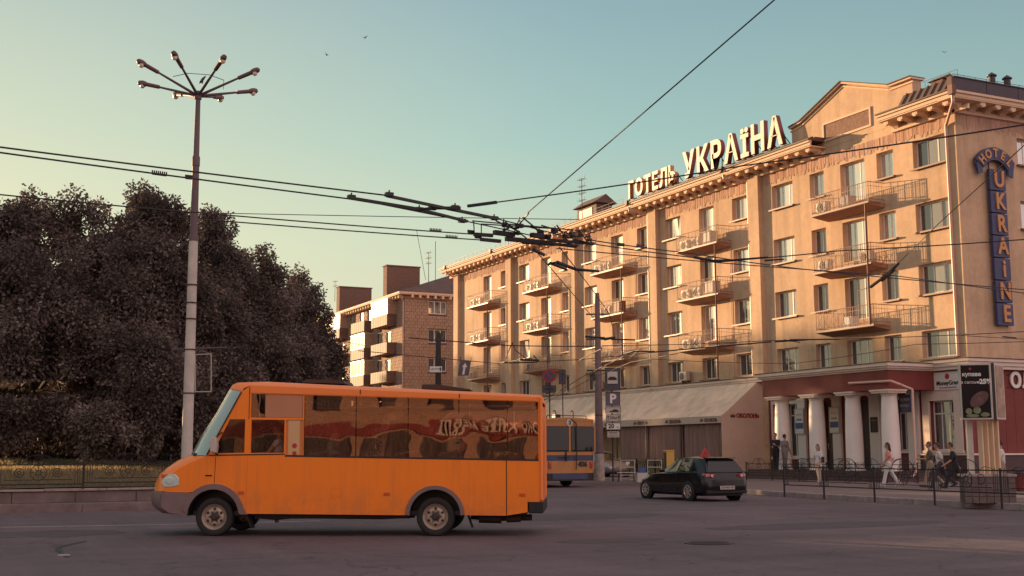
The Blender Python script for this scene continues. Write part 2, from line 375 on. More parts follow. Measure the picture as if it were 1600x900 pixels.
# pavement on the hotel side, with kerb stones following its curve
KP = [(22.6,4),(24.2,17),(24.62,21.9),(24.95,26),(25.5,31),(26.2,35),(27.6,40),(29.6,45),(31.4,50),(32.6,56),(33,64),(33,150)]
def resample(pts, step):
    out = [Vector(pts[0]).to_2d()]; acc = 0
    P = [Vector(p) for p in pts]; d = 0; k = step
    for a, c in zip(P, P[1:]):
        sl = (c-a).length
        while k <= d+sl+1e-6:
            out.append(a+(c-a)*((k-d)/sl)); k += step
        d += sl
    return out
def smooth_pts(pts, it=2):
    P = [Vector(p) for p in pts]
    for _ in range(it):
        Q = [P[0]]
        for a, c in zip(P, P[1:]): Q += [a*0.75+c*0.25, a*0.25+c*0.75]
        Q.append(P[-1]); P = Q
    return P
KS = smooth_pts(KP)
pv = MB(); poly = [(p.x+0.16, p.y) for p in KS]+[(200,150),(200,4)]
pv.prism(poly, lambda x, y: (x, y, 0.002), lambda x, y: (x, y, 0.148))
pavement = struct(pv.build('pavement', 'paving'))
kerb = struct(bpy.data.objects.new('kerb', None)); COL.objects.link(kerb)
def stones(pts, parent, m, w, h, z0, jitter=0.006, gap=0.014, name='kerb_stone'):
    st = {}
    for i, (a, c) in enumerate(zip(pts, pts[1:])):
        ln = round((c-a).length-gap, 2)
        if ln not in st:
            st[ln] = []
            for q in range(3):
                bb = MB(); bb.box(-ln/2, ln/2, -w/2, w/2, 0, h); me = bb.mesh(name); me.materials.append(MATS[m])
                for v in me.vertices: v.co += Vector((random.uniform(-1,1)*jitter, random.uniform(-1,1)*jitter, random.uniform(-1,1)*jitter))
                st[ln].append(me)
        mid = (a+c)/2; o = bpy.data.objects.new(name, random.choice(st[ln])); COL.objects.link(o); o.parent = parent
        o.location = (mid.x, mid.y, z0+random.uniform(-.006,.006)); o.rotation_euler = (0, 0, math.atan2(c.y-a.y, c.x-a.x)+random.uniform(-.004,.004))
        bv = o.modifiers.new('bevel', 'BEVEL'); bv.width = 0.015; bv.segments = 1
stones([p for p in resample([tuple(p) for p in KS], 1.0) if p.y < 70], kerb, 'kerb_stone', 0.17, 0.175, -0.01)
pb = MB(); pts = [(p.x, p.y) for p in KS if p.y > 66]; pb.box(32.9,33.09,70,150,0,0.16); pb.build('far_kerb_run', 'kerb_stone', kerb)

# park on the left: low kerb, ledge, retaining edge with coping, rising lawn
PX1, PY0 = 14.5, 33.75
parkkerb = struct(bpy.data.objects.new('park_kerb', None)); COL.objects.link(parkkerb)
a = [Vector((x, PY0)) for x in np.arange(-40, PX1+0.1, 2.0)]
stones(a, parkkerb, 'kerb_dark', 0.2, 0.24, -0.02, jitter=0.012)
stones([Vector((PX1, y)) for y in np.arange(PY0, 120, 3.0)], parkkerb, 'kerb_dark', 0.2, 0.24, -0.02)
b = MB(); b.box(-60, PX1-0.1, PY0+0.1, PY0+1.5, 0.0, 0.19)
struct(b.build('park_ledge', 'asphalt_patch'))
ret = struct(bpy.data.objects.new('retaining_edge', None)); COL.objects.link(ret)
stones([Vector((x, PY0+1.61)) for x in np.arange(-40.8, PX1-0.3, 1.6)], ret, 'kerb_dark', 0.22, 0.30, 0.178, jitter=0.010, name='wall_stone')
b = MB(); b.box(-60, PX1-0.4, PY0+1.72, PY0+1.80, 0, 0.47); struct(b.build('bank_edge', 'soil'))
cop = struct(bpy.data.objects.new('park_coping', None)); COL.objects.link(cop)
stones([Vector((x, PY0+1.62)) for x in np.arange(-40, PX1-0.3, 1.6)], cop, 'kerb_stone', 0.34, 0.07, 0.48, jitter=0.008, name='coping_stone')
def lawn_z(x, y):
    t = max(0, min(1, (y-35.6)/5.0)); t2 = max(0, min(1, (y-45.5)/7.0)); return 0.50+0.42*t+0.33*t2+0.05*math.sin(x*0.4)+0.04*math.sin(y*0.9+x*.2)
gb = MB(); nx, ny = 60, 40
for j in range(ny+1):
    for i in range(nx+1):
        x = -60+(PX1-0.45+60)*i/nx; y = PY0+1.7+(j/ny)**1.5*100; gb.v.append((x, y, lawn_z(x, y)))
gb.f = [(j*(nx+1)+i, j*(nx+1)+i+1, (j+1)*(nx+1)+i+1, (j+1)*(nx+1)+i) for j in range(ny) for i in range(nx)]
struct(gb.build('lawn', 'dry_grass', smooth=True, fix=False))
# blades of grass, uncountable
rs = np.random.RandomState(3); n = 42000
gx_ = rs.uniform(-9, 12, n); gy_ = PY0+1.85+rs.rand(n)**1.3*16
V = []; F = []
for k in range(n):
    x, y = gx_[k], gy_[k]; z = lawn_z(x, y)-0.01; h = rs.uniform(.05,.16); t = rs.uniform(0, 6.28); dx, dy = math.cos(t)*.016, math.sin(t)*.016; lx, ly = rs.uniform(-.04,.04,2)
    V += [(x-dx,y-dy,z),(x+dx,y+dy,z),(x+lx,y+ly,z+h)]; F.append((3*k,3*k+1,3*k+2))
g = MB(); g.v = V; g.f = F; stuff(g.build('grass_blades', 'grass_blade', fix=False), 'short dry grass on the park lawn behind the low fence', 'grass')

# thin painted line on the road in front of the park, patches, cracks, drain cover
b = MB()
pts = [(-30,28.2),(-12,27.75),(1.66,27.2),(4.45,26.55),(8.07,26.2)]
for p, q in zip(pts, pts[1:]):
    b.add([(p[0],p[1]-.05,.004),(q[0],q[1]-.05,.004),(q[0],q[1]+.05,.004),(p[0],p[1]+.05,.004)], [(0,1,2,3)])
struct(b.build('road_line', 'paint_line', fix=False))
def patch(name, pts, m, z):
    b = MB(); b.prism(pts, lambda x, y: (x, y, 0.001), lambda x, y: (x, y, z)); return struct(b.build(name, m))
def blob(cx, cy, rx, ry, n=14, seed=1):
    r = random.Random(seed); return [(cx+rx*math.cos(t)*r.uniform(.75,1.1), cy+ry*math.sin(t)*r.uniform(.75,1.1)) for t in [2*math.pi*i/n for i in range(n)]]
p = gz(440, 828); patch('asphalt_patch', blob(2.3, 24.6, 1.6, 1.1, seed=4), 'asphalt_patch', 0.004)
patch('asphalt_patch', blob(13.5, 24.8, 2.6, 1.2, seed=5), 'asphalt_patch', 0.004)
patch('asphalt_patch', blob(16.5, 19.5, 3.0, 0.9, seed=6), 'asphalt_patch', 0.004)
patch('asphalt_patch', blob(10.5, 17.9, 1.2, 0.5, seed=8), 'asphalt_patch', 0.004)
# broken road edge: a crooked crack with a worn hole at its end
cr_ = [gz(133,846), gz(110,851), gz(90,856), gz(92,861), gz(101,868), gz(106,871)]
b = MB()
for p, q in zip(cr_, cr_[1:]):
    d = (q-p).normalized(); s_ = Vector((-d.y, d.x, 0))*0.035
    b.add([p-s_+Vector((0,0,.005)), q-s_+Vector((0,0,.005)), q+s_+Vector((0,0,.005)), p+s_+Vector((0,0,.005))], [(0,1,2,3)])
struct(b.build('road_crack', 'black', fix=False))
b = MB(); c0 = gz(100, 868); b.prism(blob(c0.x, c0.y, .10, .16, 9, 3), lambda x, y: (x, y, 0.001), lambda x, y: (x, y, 0.012)); struct(b.build('road_crack_rubble', 'kerb_stone'))
dc = thing('drain_cover', 'round iron drain cover set in the road right of the orange minibus', 'drain cover', tuple(gz(1108, 849)))
b = MB(); b.lathe([(.40,.002),(.40,.012),(.33,.012),(.33,.006)], n=28); b.build('frame', 'iron', dc, world=False)
b = MB()
for i in range(-5, 6):
    h = math.sqrt(max(0.01, .33**2-(i*.055)**2)); b.box(i*.055-.014, i*.055+.014, -h, h, .007, .014)
stuff(b.build('grating_bar', 'iron', dc, world=False))

# ================================================================= HOTEL
XF, YC, YL = 42.0, 39.9, 97.4
hotel = thing('hotel_building', 'long five storey peach stucco hotel with white columned porch and balconies', 'hotel', (XF, YC, 0))
ZF = [5.75, 8.72, 11.7, 14.75]; ZH = [7.0, 10.12, 13.03, 16.05]
wins = []   # (y0, y1, z0, z1, kind)
RC = [(51.5,53.3,'w3'),(48.95,50.1,'w2'),(45.9,47.7,'door'),(43.9,45.05,'w2'),(40.55,42.6,'w3')]
for k in range(4):
    for y0, y1, t in RC:
        z0 = ZF[k]-(0.72 if (t == 'door' and k > 0) else 0); wins.append((y0, y1, z0, ZH[k], t if not (t == 'door' and k == 0) else 'w3', k, 'R'))
    for bay in range(4):
        o = 10.45*bay
        for y0, y1, t in ((55.25,57.0,'w3'),(58.8,60.35,'door'),(62.35,64.1,'w3')):
            if bay == 3 and y0 > 62: continue
            z0 = ZF[k]-(0.72 if (t == 'door' and k > 0) else 0)
            wins.append((y0+o, y1+o, z0, ZH[k], t if not (t == 'door' and k == 0) else 'w3', k, 'M%d' % bay))
def wall_grid(b, us, zs, holes, fn, depth, nrm):
    """flat wall of quads with rectangular openings and their reveals. fn(u,z,d)"""
    us = sorted(set([us[0], us[1]]+[h[0] for h in holes]+[h[1] for h in holes]))
    zs = sorted(set([zs[0], zs[1]]+[h[2] for h in holes]+[h[3] for h in holes]))
    for i in range(len(us)-1):
        for j in range(len(zs)-1):
            cu, cz = (us[i]+us[i+1])/2, (zs[j]+zs[j+1])/2
            if any(h[0] < cu < h[1] and h[2] < cz < h[3] for h in holes): continue
            b.add([fn(us[i],zs[j],0),fn(us[i+1],zs[j],0),fn(us[i+1],zs[j+1],0),fn(us[i],zs[j+1],0)], [(0,1,2,3)])
    for h in holes:
        u0, u1, z0, z1 = h[:4]
        c = [(u0,z0),(u1,z0),(u1,z1),(u0,z1)]
        for p, q in zip(c, c[1:]+c[:1]):
            b.add([fn(*p,0),fn(*q,0),fn(*q,depth),fn(*p,depth)], [(0,1,2,3)])
fnF = lambda u, z, d: (XF+d, u, z)
fnE = lambda u, z, d: (u, YC+d, z)
b = MB(); up = [(w[0],w[1],w[2],w[3]) for w in wins]
wall_grid(b, (YC, YL), (5.3, 17.2), up, fnF, 0.34, None)
EWX = [(45.88,47.9),(50.3,52.3),(54.6,56.6),(59,61)]
ew = [(x0, x1, ZF[k]+.05, ZH[k]+.02) for k in range(4) for x0, x1 in EWX]
eb = MB(); wall_grid(eb, (XF, 64), (5.3, 17.2), ew, fnE, 0.34, None)
bk = MB(); bk.box(XF+.5, 63.8, YL-.2, YL, 0, 17.2); 
b.add([(XF,YL,5.3),(64,YL,5.3),(64,YL,17.2),(XF,YL,17.2)], [(0,1,2,3)])
front = b.build('front_wall', 'stucco', hotel, fix=False)
eb.build('end_wall', 'stucco', hotel, fix=False)
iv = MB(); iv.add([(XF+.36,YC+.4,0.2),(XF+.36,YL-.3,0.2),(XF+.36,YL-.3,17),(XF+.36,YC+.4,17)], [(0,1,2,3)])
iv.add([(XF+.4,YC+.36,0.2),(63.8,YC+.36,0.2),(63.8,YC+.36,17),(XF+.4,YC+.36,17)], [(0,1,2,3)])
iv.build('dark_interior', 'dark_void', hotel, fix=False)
# pilasters
PILS = [54.16, 65.0-.25, 75.45, 85.9, 96.4]
for y in PILS:
    b = MB(); b.box(XF-.30, XF+.01, y, y+.95, 5.55, 16.85); b.build('pilaster', 'stucco', hotel)
b = MB(); b.box(XF-.06, XF+.01, YC-.06, YC+.5, 5.55, 16.85); b.build('corner_strip', 'stucco', hotel)
# combed-plaster frieze below the cornice
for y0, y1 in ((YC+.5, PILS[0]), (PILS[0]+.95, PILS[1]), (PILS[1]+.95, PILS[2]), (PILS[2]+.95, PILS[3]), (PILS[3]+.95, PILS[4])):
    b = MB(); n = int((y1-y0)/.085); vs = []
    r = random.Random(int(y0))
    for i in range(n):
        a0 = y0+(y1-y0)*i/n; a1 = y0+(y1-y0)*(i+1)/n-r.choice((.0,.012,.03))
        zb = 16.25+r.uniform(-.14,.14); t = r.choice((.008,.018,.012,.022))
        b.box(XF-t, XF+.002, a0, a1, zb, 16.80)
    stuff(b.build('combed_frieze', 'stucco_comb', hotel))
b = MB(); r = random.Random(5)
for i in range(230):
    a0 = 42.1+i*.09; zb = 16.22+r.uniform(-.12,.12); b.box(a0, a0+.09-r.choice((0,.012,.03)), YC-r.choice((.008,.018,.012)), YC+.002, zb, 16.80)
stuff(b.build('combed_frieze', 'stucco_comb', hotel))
# moulding, soffit, fascia, brackets
def cornice(y0, y1):
    b = MB(); b.box(XF-.16, XF, y0, y1, 16.80, 16.93); b.box(XF-.10, XF, y0, y1, 16.93, 17.02); b.build('cornice_moulding', 'cream', hotel)
    b = MB(); b.box(41.02, XF-.005, y0, y1, 17.20, 17.26); b.build('soffit', 'cream', hotel)
    b = MB(); b.box(40.98, 41.08, y0, y1, 17.262, 17.42); b.box(40.90, 41.10, y0, y1, 17.42, 17.53); b.build('fascia', 'cream', hotel)
cornice(48.75, YL+1.2); cornice(39.0, 43.8)
b = MB(); b.box(40.98, 64, 38.98, YC-.005, 17.203, 17.258); b.build('soffit', 'cream', hotel)
b = MB(); b.box(41.10, 64, 38.96, 39.06, 17.262, 17.42); b.box(41.12, 64, 38.88, 39.08, 17.42, 17.53); b.build('fascia', 'cream', hotel)
b = MB(); b.box(XF-.16, 64, YC-.16, YC-.001, 16.803, 16.93); b.box(XF-.10, 64, YC-.10, YC-.001, 16.933, 17.02); b.build('cornice_moulding', 'cream', hotel)
brk = MB(); brk.prism([(0,0),(-.86,0),(-.86,-.17),(-.72,-.17),(-.62,-.10),(-.30,-.16),(-.12,-.32),(0,-.32)], lambda x, z: (x, -.16, z), lambda x, z: (x, .16, z))
brk.cb((-.80,0,-.14),(.13,.15,.16))
bme = brk.mesh('bracket'); bme.materials.append(MATS['cream'])
y = 49.15
ys = []
while y < YL+1: ys.append(y); y += .87
ys += [39.6+.95*i for i in range(5)]
for y in ys: place('bracket', bme, None, hotel, (XF-.005, y, 17.198))
for i in range(11):
    o = place('bracket', bme, None, hotel, (42.9+i*.95, YC-.005, 17.198)); o.rotation_euler = (0,0,rad(90))
# roof: hipped low sheet-metal planes with standing ribs where the photo lets them be told apart
ZR0, ZR1 = 17.54, 19.3
def mansard(y0, y1, z1, nm_y):
    b = MB(); b.prism([(40.90,ZR0),(41.35,z1),(42.6,z1+.02),(42.6,ZR0)], lambda x,z:(x,y0,z), lambda x,z:(x,y1,z)); b.build('roof_slope', 'roof_metal', hotel)
    rb = MB(); rb.bar((40.90,0,ZR0+.02),(41.35,0,z1+.02), .07, .10); rm = rb.mesh('roof_rib'); rm.materials.append(MATS['roof_metal'])
    n = int((y1-y0)/.42)
    for i in range(n): place('roof_rib', rm, None, hotel, (0, y0+.2+(y1-y0)*i/n, 0))
mansard(39.19, 42.35, 18.22, 0); mansard(42.42, 43.75, 17.62, 0); mansard(48.75, YL+1.2, 17.74, 0)
b = MB()
b.add([(42.6,YL+1.3,17.88),(42.6,52.3,17.88),(42.6,41.6,18.2),(42.6,39.2,18.1),(53,46,ZR1),(53,92,ZR1),(65,39.2,18.1),(65,YL+1.3,17.9),(42.58,52.2,17.9),(42.58,41.7,17.9)], [(0,1,4,5),(1,2,4),(2,3,4),(3,6,4),(6,7,5,4),(0,5,7),(1,8,9,2)])
b.build('roof', 'roof_metal', hotel, fix=False)
b = MB(); b.box(40.84,40.90,48.7,YL+1.3,17.535,17.60); b.box(40.84,40.90,38.84,43.8,17.535,17.60); b.build('gutter', 'iron', hotel)
# low dark parapet along the end wall
for i in range(11):
    b = MB(); b.box(41.15+i*2.0, 41.15+(i+1)*2.0-.03, 39.00, 39.12, 17.532, 18.15); b.box(41.1+i*2.0, 41.1+(i+1)*2.0-.03, 38.95, 39.17, 18.152, 18.2); b.build('parapet_sheet', 'parapet_metal', hotel)
b = MB(); b.box(40.98, 41.14, 39.0, 39.28, 17.532, 18.17); b.build('parapet_sheet', 'roof_metal', hotel)
# roof guard rail
b = MB()
for y in np.arange(39.5, 41.7, .5): b.tube((41.9,y,18.1),(41.9,y,18.75),.010,n=4)
b.tube((41.9,39.5,18.75),(41.9,41.7,18.75),.010,n=4)
for x in np.arange(41.6, 63, .7): b.tube((x,39.5,17.9),(x,39.5,18.5),.012,n=4)
b.tube((41.6,39.5,18.5),(63,39.5,18.5),.012,n=4)
for y in np.arange(68, 98.6, .9): b.tube((41.3,y,17.6),(41.3,y,18.12),.013,n=4)
b.tube((41.3,68,18.12),(41.3,98.6,18.12),.013,n=4); b.tube((41.3,68,17.9),(41.3,98.6,17.9),.010,n=4)
for y in np.arange(49, 68, .9): b.tube((42.6,y,17.7),(42.6,y,18.3),.013,n=4)
b.tube((42.6,49,18.3),(42.6,68,18.3),.013,n=4)
b.build('roof_railing', 'iron', hotel)
# gable wall
G = [(42.4,17.18),(51.4,17.18),(51.4,18.85),(50.5,18.98),(47.2,20.22),(43.9,19.15),(43.85,19.12),(42.4,19.12)]
b = MB(); b.holed(G, [], lambda u, z: (XF-.012, u, z), lambda u, z: (XF+.55, u, z)); b.build('gable', 'stucco', hotel)
for i, (p, q) in enumerate((((51.45,18.87),(50.52,19.0)),((50.52,19.0),(47.2,20.26)),((47.2,20.26),(43.91,19.17)),((43.87,19.15),(42.32,19.15)))):
    b = MB(); b.bar((XF+.25,p[0],p[1]+.02),(XF+.25,q[0],q[1]+.02), .86+i*.006, .09); b.build('gable_coping', 'cream', hotel)
    b = MB(); b.bar((XF+.25,p[0],p[1]+.09),(XF+.25,q[0],q[1]+.09), .98+i*.006, .05); b.build('gable_flashing', 'roof_metal', hotel)
    b = MB(); b.bar((XF-.03,p[0],p[1]-.16),(XF-.03,q[0],q[1]-.16), .07+i*.003, .08); b.build('gable_moulding', 'cream', hotel)
b = MB(); b.box(XF-.03, XF-.008, 45.35, 48.75, 17.62, 18.42); b.build('stone_panel', 'panel_stone', hotel)
b = MB()
for q in ((45.25,48.85,17.52,17.62),(45.25,48.85,18.42,18.52),(45.25,45.35,17.62,18.42),(48.75,48.85,17.62,18.42)): b.box(XF-.075, XF-.006, *q)
b.build('panel_frame', 'cream', hotel)

# ------------- windows: shared meshes, frame > pane, sill
def win_meshes(w, h, cols, transom=False):
    fb = MB(); t = .065
    fb.box(-.035,.035,0,w,0,t); fb.box(-.035,.035,0,w,h-t,h); fb.box(-.035,.035,0,t,t,h-t); fb.box(-.035,.035,w-t,w,t,h-t)
    inner = []; x = t
    tot = sum(cols); W_ = w-2*t-(len(cols)-1)*t
    for i, c in enumerate(cols):
        cw = W_*c/tot; inner.append((x, x+cw)); x += cw
        if i < len(cols)-1: fb.box(-.03,.03,x,x+t,t,h-t); x += t
    fm = fb.mesh('window'); fm.materials.append(MATS['window_white'])
    pms = []
    for a, c in inner:
        pb = MB(); pb.box(-.012,.012,a-.005,c+.005,t-.005,h-t+.005); pms.append(pb)
    return fm, pms
_wc = {}
def window(y0, y1, z0, z1, kind, k, sec, wall='F', rnd=None):
    key = (round(y1-y0,2), round(z1-z0,2), kind)
    if key not in _wc:
        cols = {'w3': (1,1,1), 'w2': (1,1), 'door': (1,1,1)}[kind]
        fm, pms = win_meshes(y1-y0, z1-z0, cols)
        pm = {}
        for mt in ('pane_curtain', 'pane_dark'):
            pm[mt] = []
            for p in pms:
                me = p.mesh('pane'); me.materials.append(MATS[mt]); pm[mt].append(me)
        sb = MB(); w = y1-y0; sb.box(-.46,.03,-.14,w+.12,-.075,-.03); sb.box(-.47,-.44,-.14,w+.12,-.11,-.03); sm = sb.mesh('sill'); sm.materials.append(MATS['sill_metal'])
        _wc[key] = (fm, pm, sm)
    fm, pm, sm = _wc[key]
    o = place('window', fm, None, hotel, (XF+.30, y0, z0) if wall == 'F' else (y1, YC+.30, z0))
    if wall == 'E': o.rotation_euler = (0,0,rad(90))
    mt = 'pane_dark' if (k == 0 or rnd.random() < .12 or (k == 1 and sec in ('R',))) else 'pane_curtain'
    tilt = rnd.random() < .14 and kind == 'w3'
    for i, me in enumerate(pm[mt]):
        q = place('pane', me, None, o, (0,0,0), world=False)
        if tilt and i == 1:
            q.rotation_euler = (0, rad(-5), 0); q.location = (.02, 0, 0)
    if kind != 'door':
        place('sill', sm, None, o, (0,0,0), world=False)
rn = random.Random(11)
for w in wins: window(*w, rnd=rn)
for (x0, x1, z0, z1) in ew: window(x0, x1, z0, z1, 'w3', 2, 'E', 'E', rn)

# ------------- balconies
def balcony(y0, y1, z, post=True):
    b = MB(); d = 1.05
    b.prism([(0,0),(-d,0),(-d,-.09),(0,-.24)], lambda x, zz: (XF+x-.002, y0, z+zz), lambda x, zz: (XF+x-.002, y1, z+zz))
    s = b.build('balcony', 'balcony_slab', hotel)
    e = MB(); e.box(XF-d-.04, XF-d-.003, y0-.04, y1+.04, z-.07, z+.02); e.box(XF-d, XF-.31, y0-.04, y0-.003, z-.07, z+.02); e.box(XF-d, XF-.01, y1+.003, y1+.04, z-.07, z+.02)
    q = e.build('slab_edge', 'sill_metal', s); 
    r = MB(); xo = XF-d+.02; zt = z+.98
    for zz in (zt, z+.14): 
        r.tube((xo,y0,zz),(xo,y1,zz),.020,n=5); r.tube((xo,y0,zz),(XF,y0,zz),.020,n=5); r.tube((xo,y1,zz),(XF,y1,zz),.020,n=5)
    r.tube((xo,y0,z+.78),(xo,y1,z+.78),.012,n=4); r.tube((xo,y0,z+.78),(XF,y0,z+.78),.012,n=4)
    n = int((y1-y0)/.14)
    for i in range(n+1):
        yy = y0+(y1-y0)*i/n; r.tube((xo,yy,z),(xo,yy,zt if i % 5 else zt+.02), .009 if i % 5 else .02, n=4, cap=False)
    for i in range(6):
        xx = xo+(XF-xo)*i/6
        r.tube((xx,y0,z),(xx,y0,zt),.009,n=4,cap=False); r.tube((xx,y1,z),(xx,y1,zt),.009,n=4,cap=False)
    for k in range(int((y1-y0)/.42)):
        ya = y1-.05-k*.42
        if k < 4: r.tube((xo,ya,z+.14),(xo,ya-.4,z+.78),.010,n=4,cap=False); r.tube((xo,ya,z+.78),(xo,ya-.4,z+.14),.010,n=4,cap=False)
    r.build('railing', 'rail_paint', s)
for z in (7.5, 10.5, 13.5):
    balcony(44.6, 48.75, z)
    for bay in range(4): balcony(57.15+10.45*bay, 61.3+10.45*bay, z)
b = MB(); b.tube((40.93,44.8,7.5),(40.93,44.8,13.4),.05,n=8); b.build('balcony_post', 'iron_red', hotel)
for bay in range(4):
    b = MB(); o = 10.45*bay; b.tube((40.93,57.3+o,5.66 if bay else 5.66),(40.93,57.3+o,13.4),.045,n=8); b.build('balcony_post', 'iron_red', hotel)
    b = MB(); b.tube((XF-.04,57.75+o-.5,5.7),(XF-.04,57.75+o-.5,13.2),.02,n=6); b.build('gas_pipe', 'pipe_pink', hotel)
# drain pipes
def drain(y, z0=5.68, swing=-.9, top=16.6):
    b = MB(); x = XF-.12
    b.path([(41.0,y+swing,17.3),(41.05,y+swing,17.05),(x,y,16.75),(x,y,z0)], .062, 10)
    for z in np.arange(z0+1, 16.5, 1.5): b.tube((x,y,z),(x,y,z+.05),.075,n=10)
    o = b.build('drain_pipe', 'pipe_pink', hotel)
    h = MB(); h.prism([(-.17,0),(.17,0),(.10,-.3),(-.10,-.3)], lambda a, z: (40.78, y+swing+a, 17.72+z), lambda a, z: (41.04, y+swing+a, 17.72+z)); h.build('hopper', 'iron', o)
for y, sw in ((55.3,1.1),(65.9,.9),(76.6,.8),(87.05,.8),(97.55,-.2)): drain(y, swing=sw)
b = MB(); b.path([(40.98,39.0,17.5),(41.05,39.05,17.0),(XF-.14,YC+.42,16.3),(XF-.14,YC+.42,5.68)], .07, 10)
o = b.build('drain_pipe', 'pipe_pink', hotel)
h = MB(); h.box(40.80,41.02,38.82,39.10,17.3,17.72); h.build('hopper', 'iron_red', o)
b = MB(); b.path([(XF-.12,65.9,5.7),(XF-.12,65.9,5.62),(XF-.75,65.2,5.25)], .05, 8); b.build('spout', 'pipe_pink', hotel)

# ------------- ledge between ground floor and storeys
b = MB(); b.box(XF-.42, XF, 53.9, YL+.4, 5.42, 5.55); b.box(XF-.34, XF, 53.9, YL+.4, 5.30, 5.417); b.build('ledge', 'ledge_white', hotel)
b = MB(); b.box(XF-.47, XF, 53.9, YL+.4, 5.553, 5.585); b.build('ledge_flashing', 'iron', hotel)
b = MB(); b.box(XF-.42, XF, YC-.42, 42.3, 5.42, 5.55); b.box(XF-.34, XF, YC-.34, 42.3, 5.25, 5.417); b.box(XF-.26, XF, YC-.26, 42.3, 5.1, 5.247)
b.box(XF+.001, 64, YC-.42, YC-.001, 5.42, 5.55); b.box(XF+.001, 64, YC-.34, YC-.001, 5.25, 5.417); b.box(XF+.001, 64, YC-.26, YC-.001, 5.1, 5.247)
b.build('ledge', 'ledge_white', hotel)
b = MB(); b.box(XF-.46, XF, YC-.46, 42.3, 5.553, 5.585); b.box(XF+.001, 64, YC-.46, YC-.001, 5.553, 5.585); b.build('ledge_flashing', 'iron', hotel)
# ------------- ground floor
gh = [(40.80,42.3,1.5,3.75),(43.75,44.45,1.5,3.9),(46.3,47.2,.62,4.0),(49.0,49.7,.62,4.0),(51.7,52.6,1.2,4.0),(53.35,53.75,1.2,4.0)]
b = MB(); wall_grid(b, (YC, 54.16), (1.3, 5.3), gh, fnF, .3, None); wall_grid(b, (XF, 64), (1.3, 5.3), [], fnE, .3, None)
b.build('ground_floor_wall', 'red_wall', hotel, fix=False)
b = MB(); b.box(XF-.02, XF+.3, 54.2, YL, .14, 5.3); b.build('cafe_wall', 'stucco', hotel)
b = MB(); b.box(XF-.12, XF-.0, YC-.12, 43.1, .14, 1.28); b.box(XF+.001, 64, YC-.12, YC-.001, .14, 1.28); b.build('plinth', 'dark_plinth', hotel)
b = MB(); b.box(XF-.18, XF, YC-.18, 43.1, 1.283, 1.36); b.box(XF+.001, 64, YC-.18, YC-.001, 1.283, 1.36); b.build('plinth_cap', 'ledge_white', hotel)
# tile courses of the red end wall
for r_ in range(7):
    for c_ in range(16):
        x0 = 42.25+c_*.62; b = MB(); z0 = 1.40+r_*.52
        if c_ == 0 and r_ == 0:
            tb = MB(); tb.box(0,.60,-.012,-.002,0,.50); tm = tb.mesh('tile'); tm.materials.append(MATS['red_wall'])
        place('tile', tm, None, hotel, (x0, YC, z0))
def gwindow(y0, y1, z0, z1, cols, transom, nm='shop_window'):
    fb = MB(); t = .06; w = y1-y0; h = z1-z0
    fb.box(0,.07,y0,y1,z0,z0+t); fb.box(0,.07,y0,y1,z1-t,z1); fb.box(0,.07,y0,y0+t,z0+t,z1-t); fb.box(0,.07,y1-t,y1,z0+t,z1-t)
    for i in range(1, cols): fb.box(.005,.065,y0+w*i/cols-t/2,y0+w*i/cols+t/2,z0+t,z1-t)
    zt = z0+h*transom; fb.box(.003,.063,y0+t,y1-t,zt-t/2,zt+t/2)
    fb.v = [(v[0]+XF+.2, v[1], v[2]) for v in fb.v]
    o = fb.build(nm, 'window_white', hotel)
    for i in range(cols):
        for za, zb in ((z0, zt), (zt, z1)):
            p = MB(); p.box(XF+.225, XF+.245, y0+w*i/cols+.03, y0+w*(i+1)/cols-.03, za+.03, zb-.03); p.build('pane', 'pane_dark', o)
gwindow(40.80,42.3,1.5,3.75,3,.74); gwindow(43.75,44.45,1.5,3.9,2,.74); gwindow(51.7,52.6,1.2,4.0,2,.78); gwindow(53.35,53.75,1.2,4.0,1,.78)
def frame(y0, y1, z0, z1, t, pr, m='ledge_white', nm='window_surround'):
    b = MB(); b.box(XF-pr, XF-.002, y0-t, y1+t, z1, z1+t*1.2); b.box(XF-pr, XF-.002, y0-t, y0, z0, z1); b.box(XF-pr, XF-.002, y1, y1+t, z0, z1); b.box(XF-pr-.05, XF-.002, y0-t-.04, y1+t+.04, z0-.12, z0); b.build(nm, m, hotel)
frame(40.80,42.3,1.5,3.75,.42,.10); frame(53.35,53.75,1.2,4.0,.16,.07)
frame(51.7,52.6,1.2,4.0,.14,.07); frame(43.75,44.45,1.5,3.9,.13,.07)
# big panelled doors inside the porch
for y0, y1 in ((46.3,47.2),(49.0,49.7)):
    b = MB(); b.box(XF+.2,XF+.27,y0,y1,.62,4.0); o = b.build('entrance_door', 'door_wood', hotel)
    for zz in (.8,1.35,1.9,2.45): 
        p = MB(); p.box(XF+.17,XF+.198,y0+.12,y1-.12,zz,zz+.42); p.build('door_panel', 'door_wood', o)
    p = MB(); p.box(XF+.15,XF+.199,y1-.12,y1-.08,1.6,1.9); p.build('handle', 'tin_lit', o)
# flat white piers behind the columns
for y0, y1 in ((51.0,51.62),(48.3,48.9),(45.5,46.2),(42.95,43.65)):
    b = MB(); b.box(XF-.14, XF-.001, y0, y1, .6, 4.3); b.box(XF-.18, XF-.001, y0-.04, y1+.04, 4.1, 4.2); b.build('pier', 'column_white', hotel)
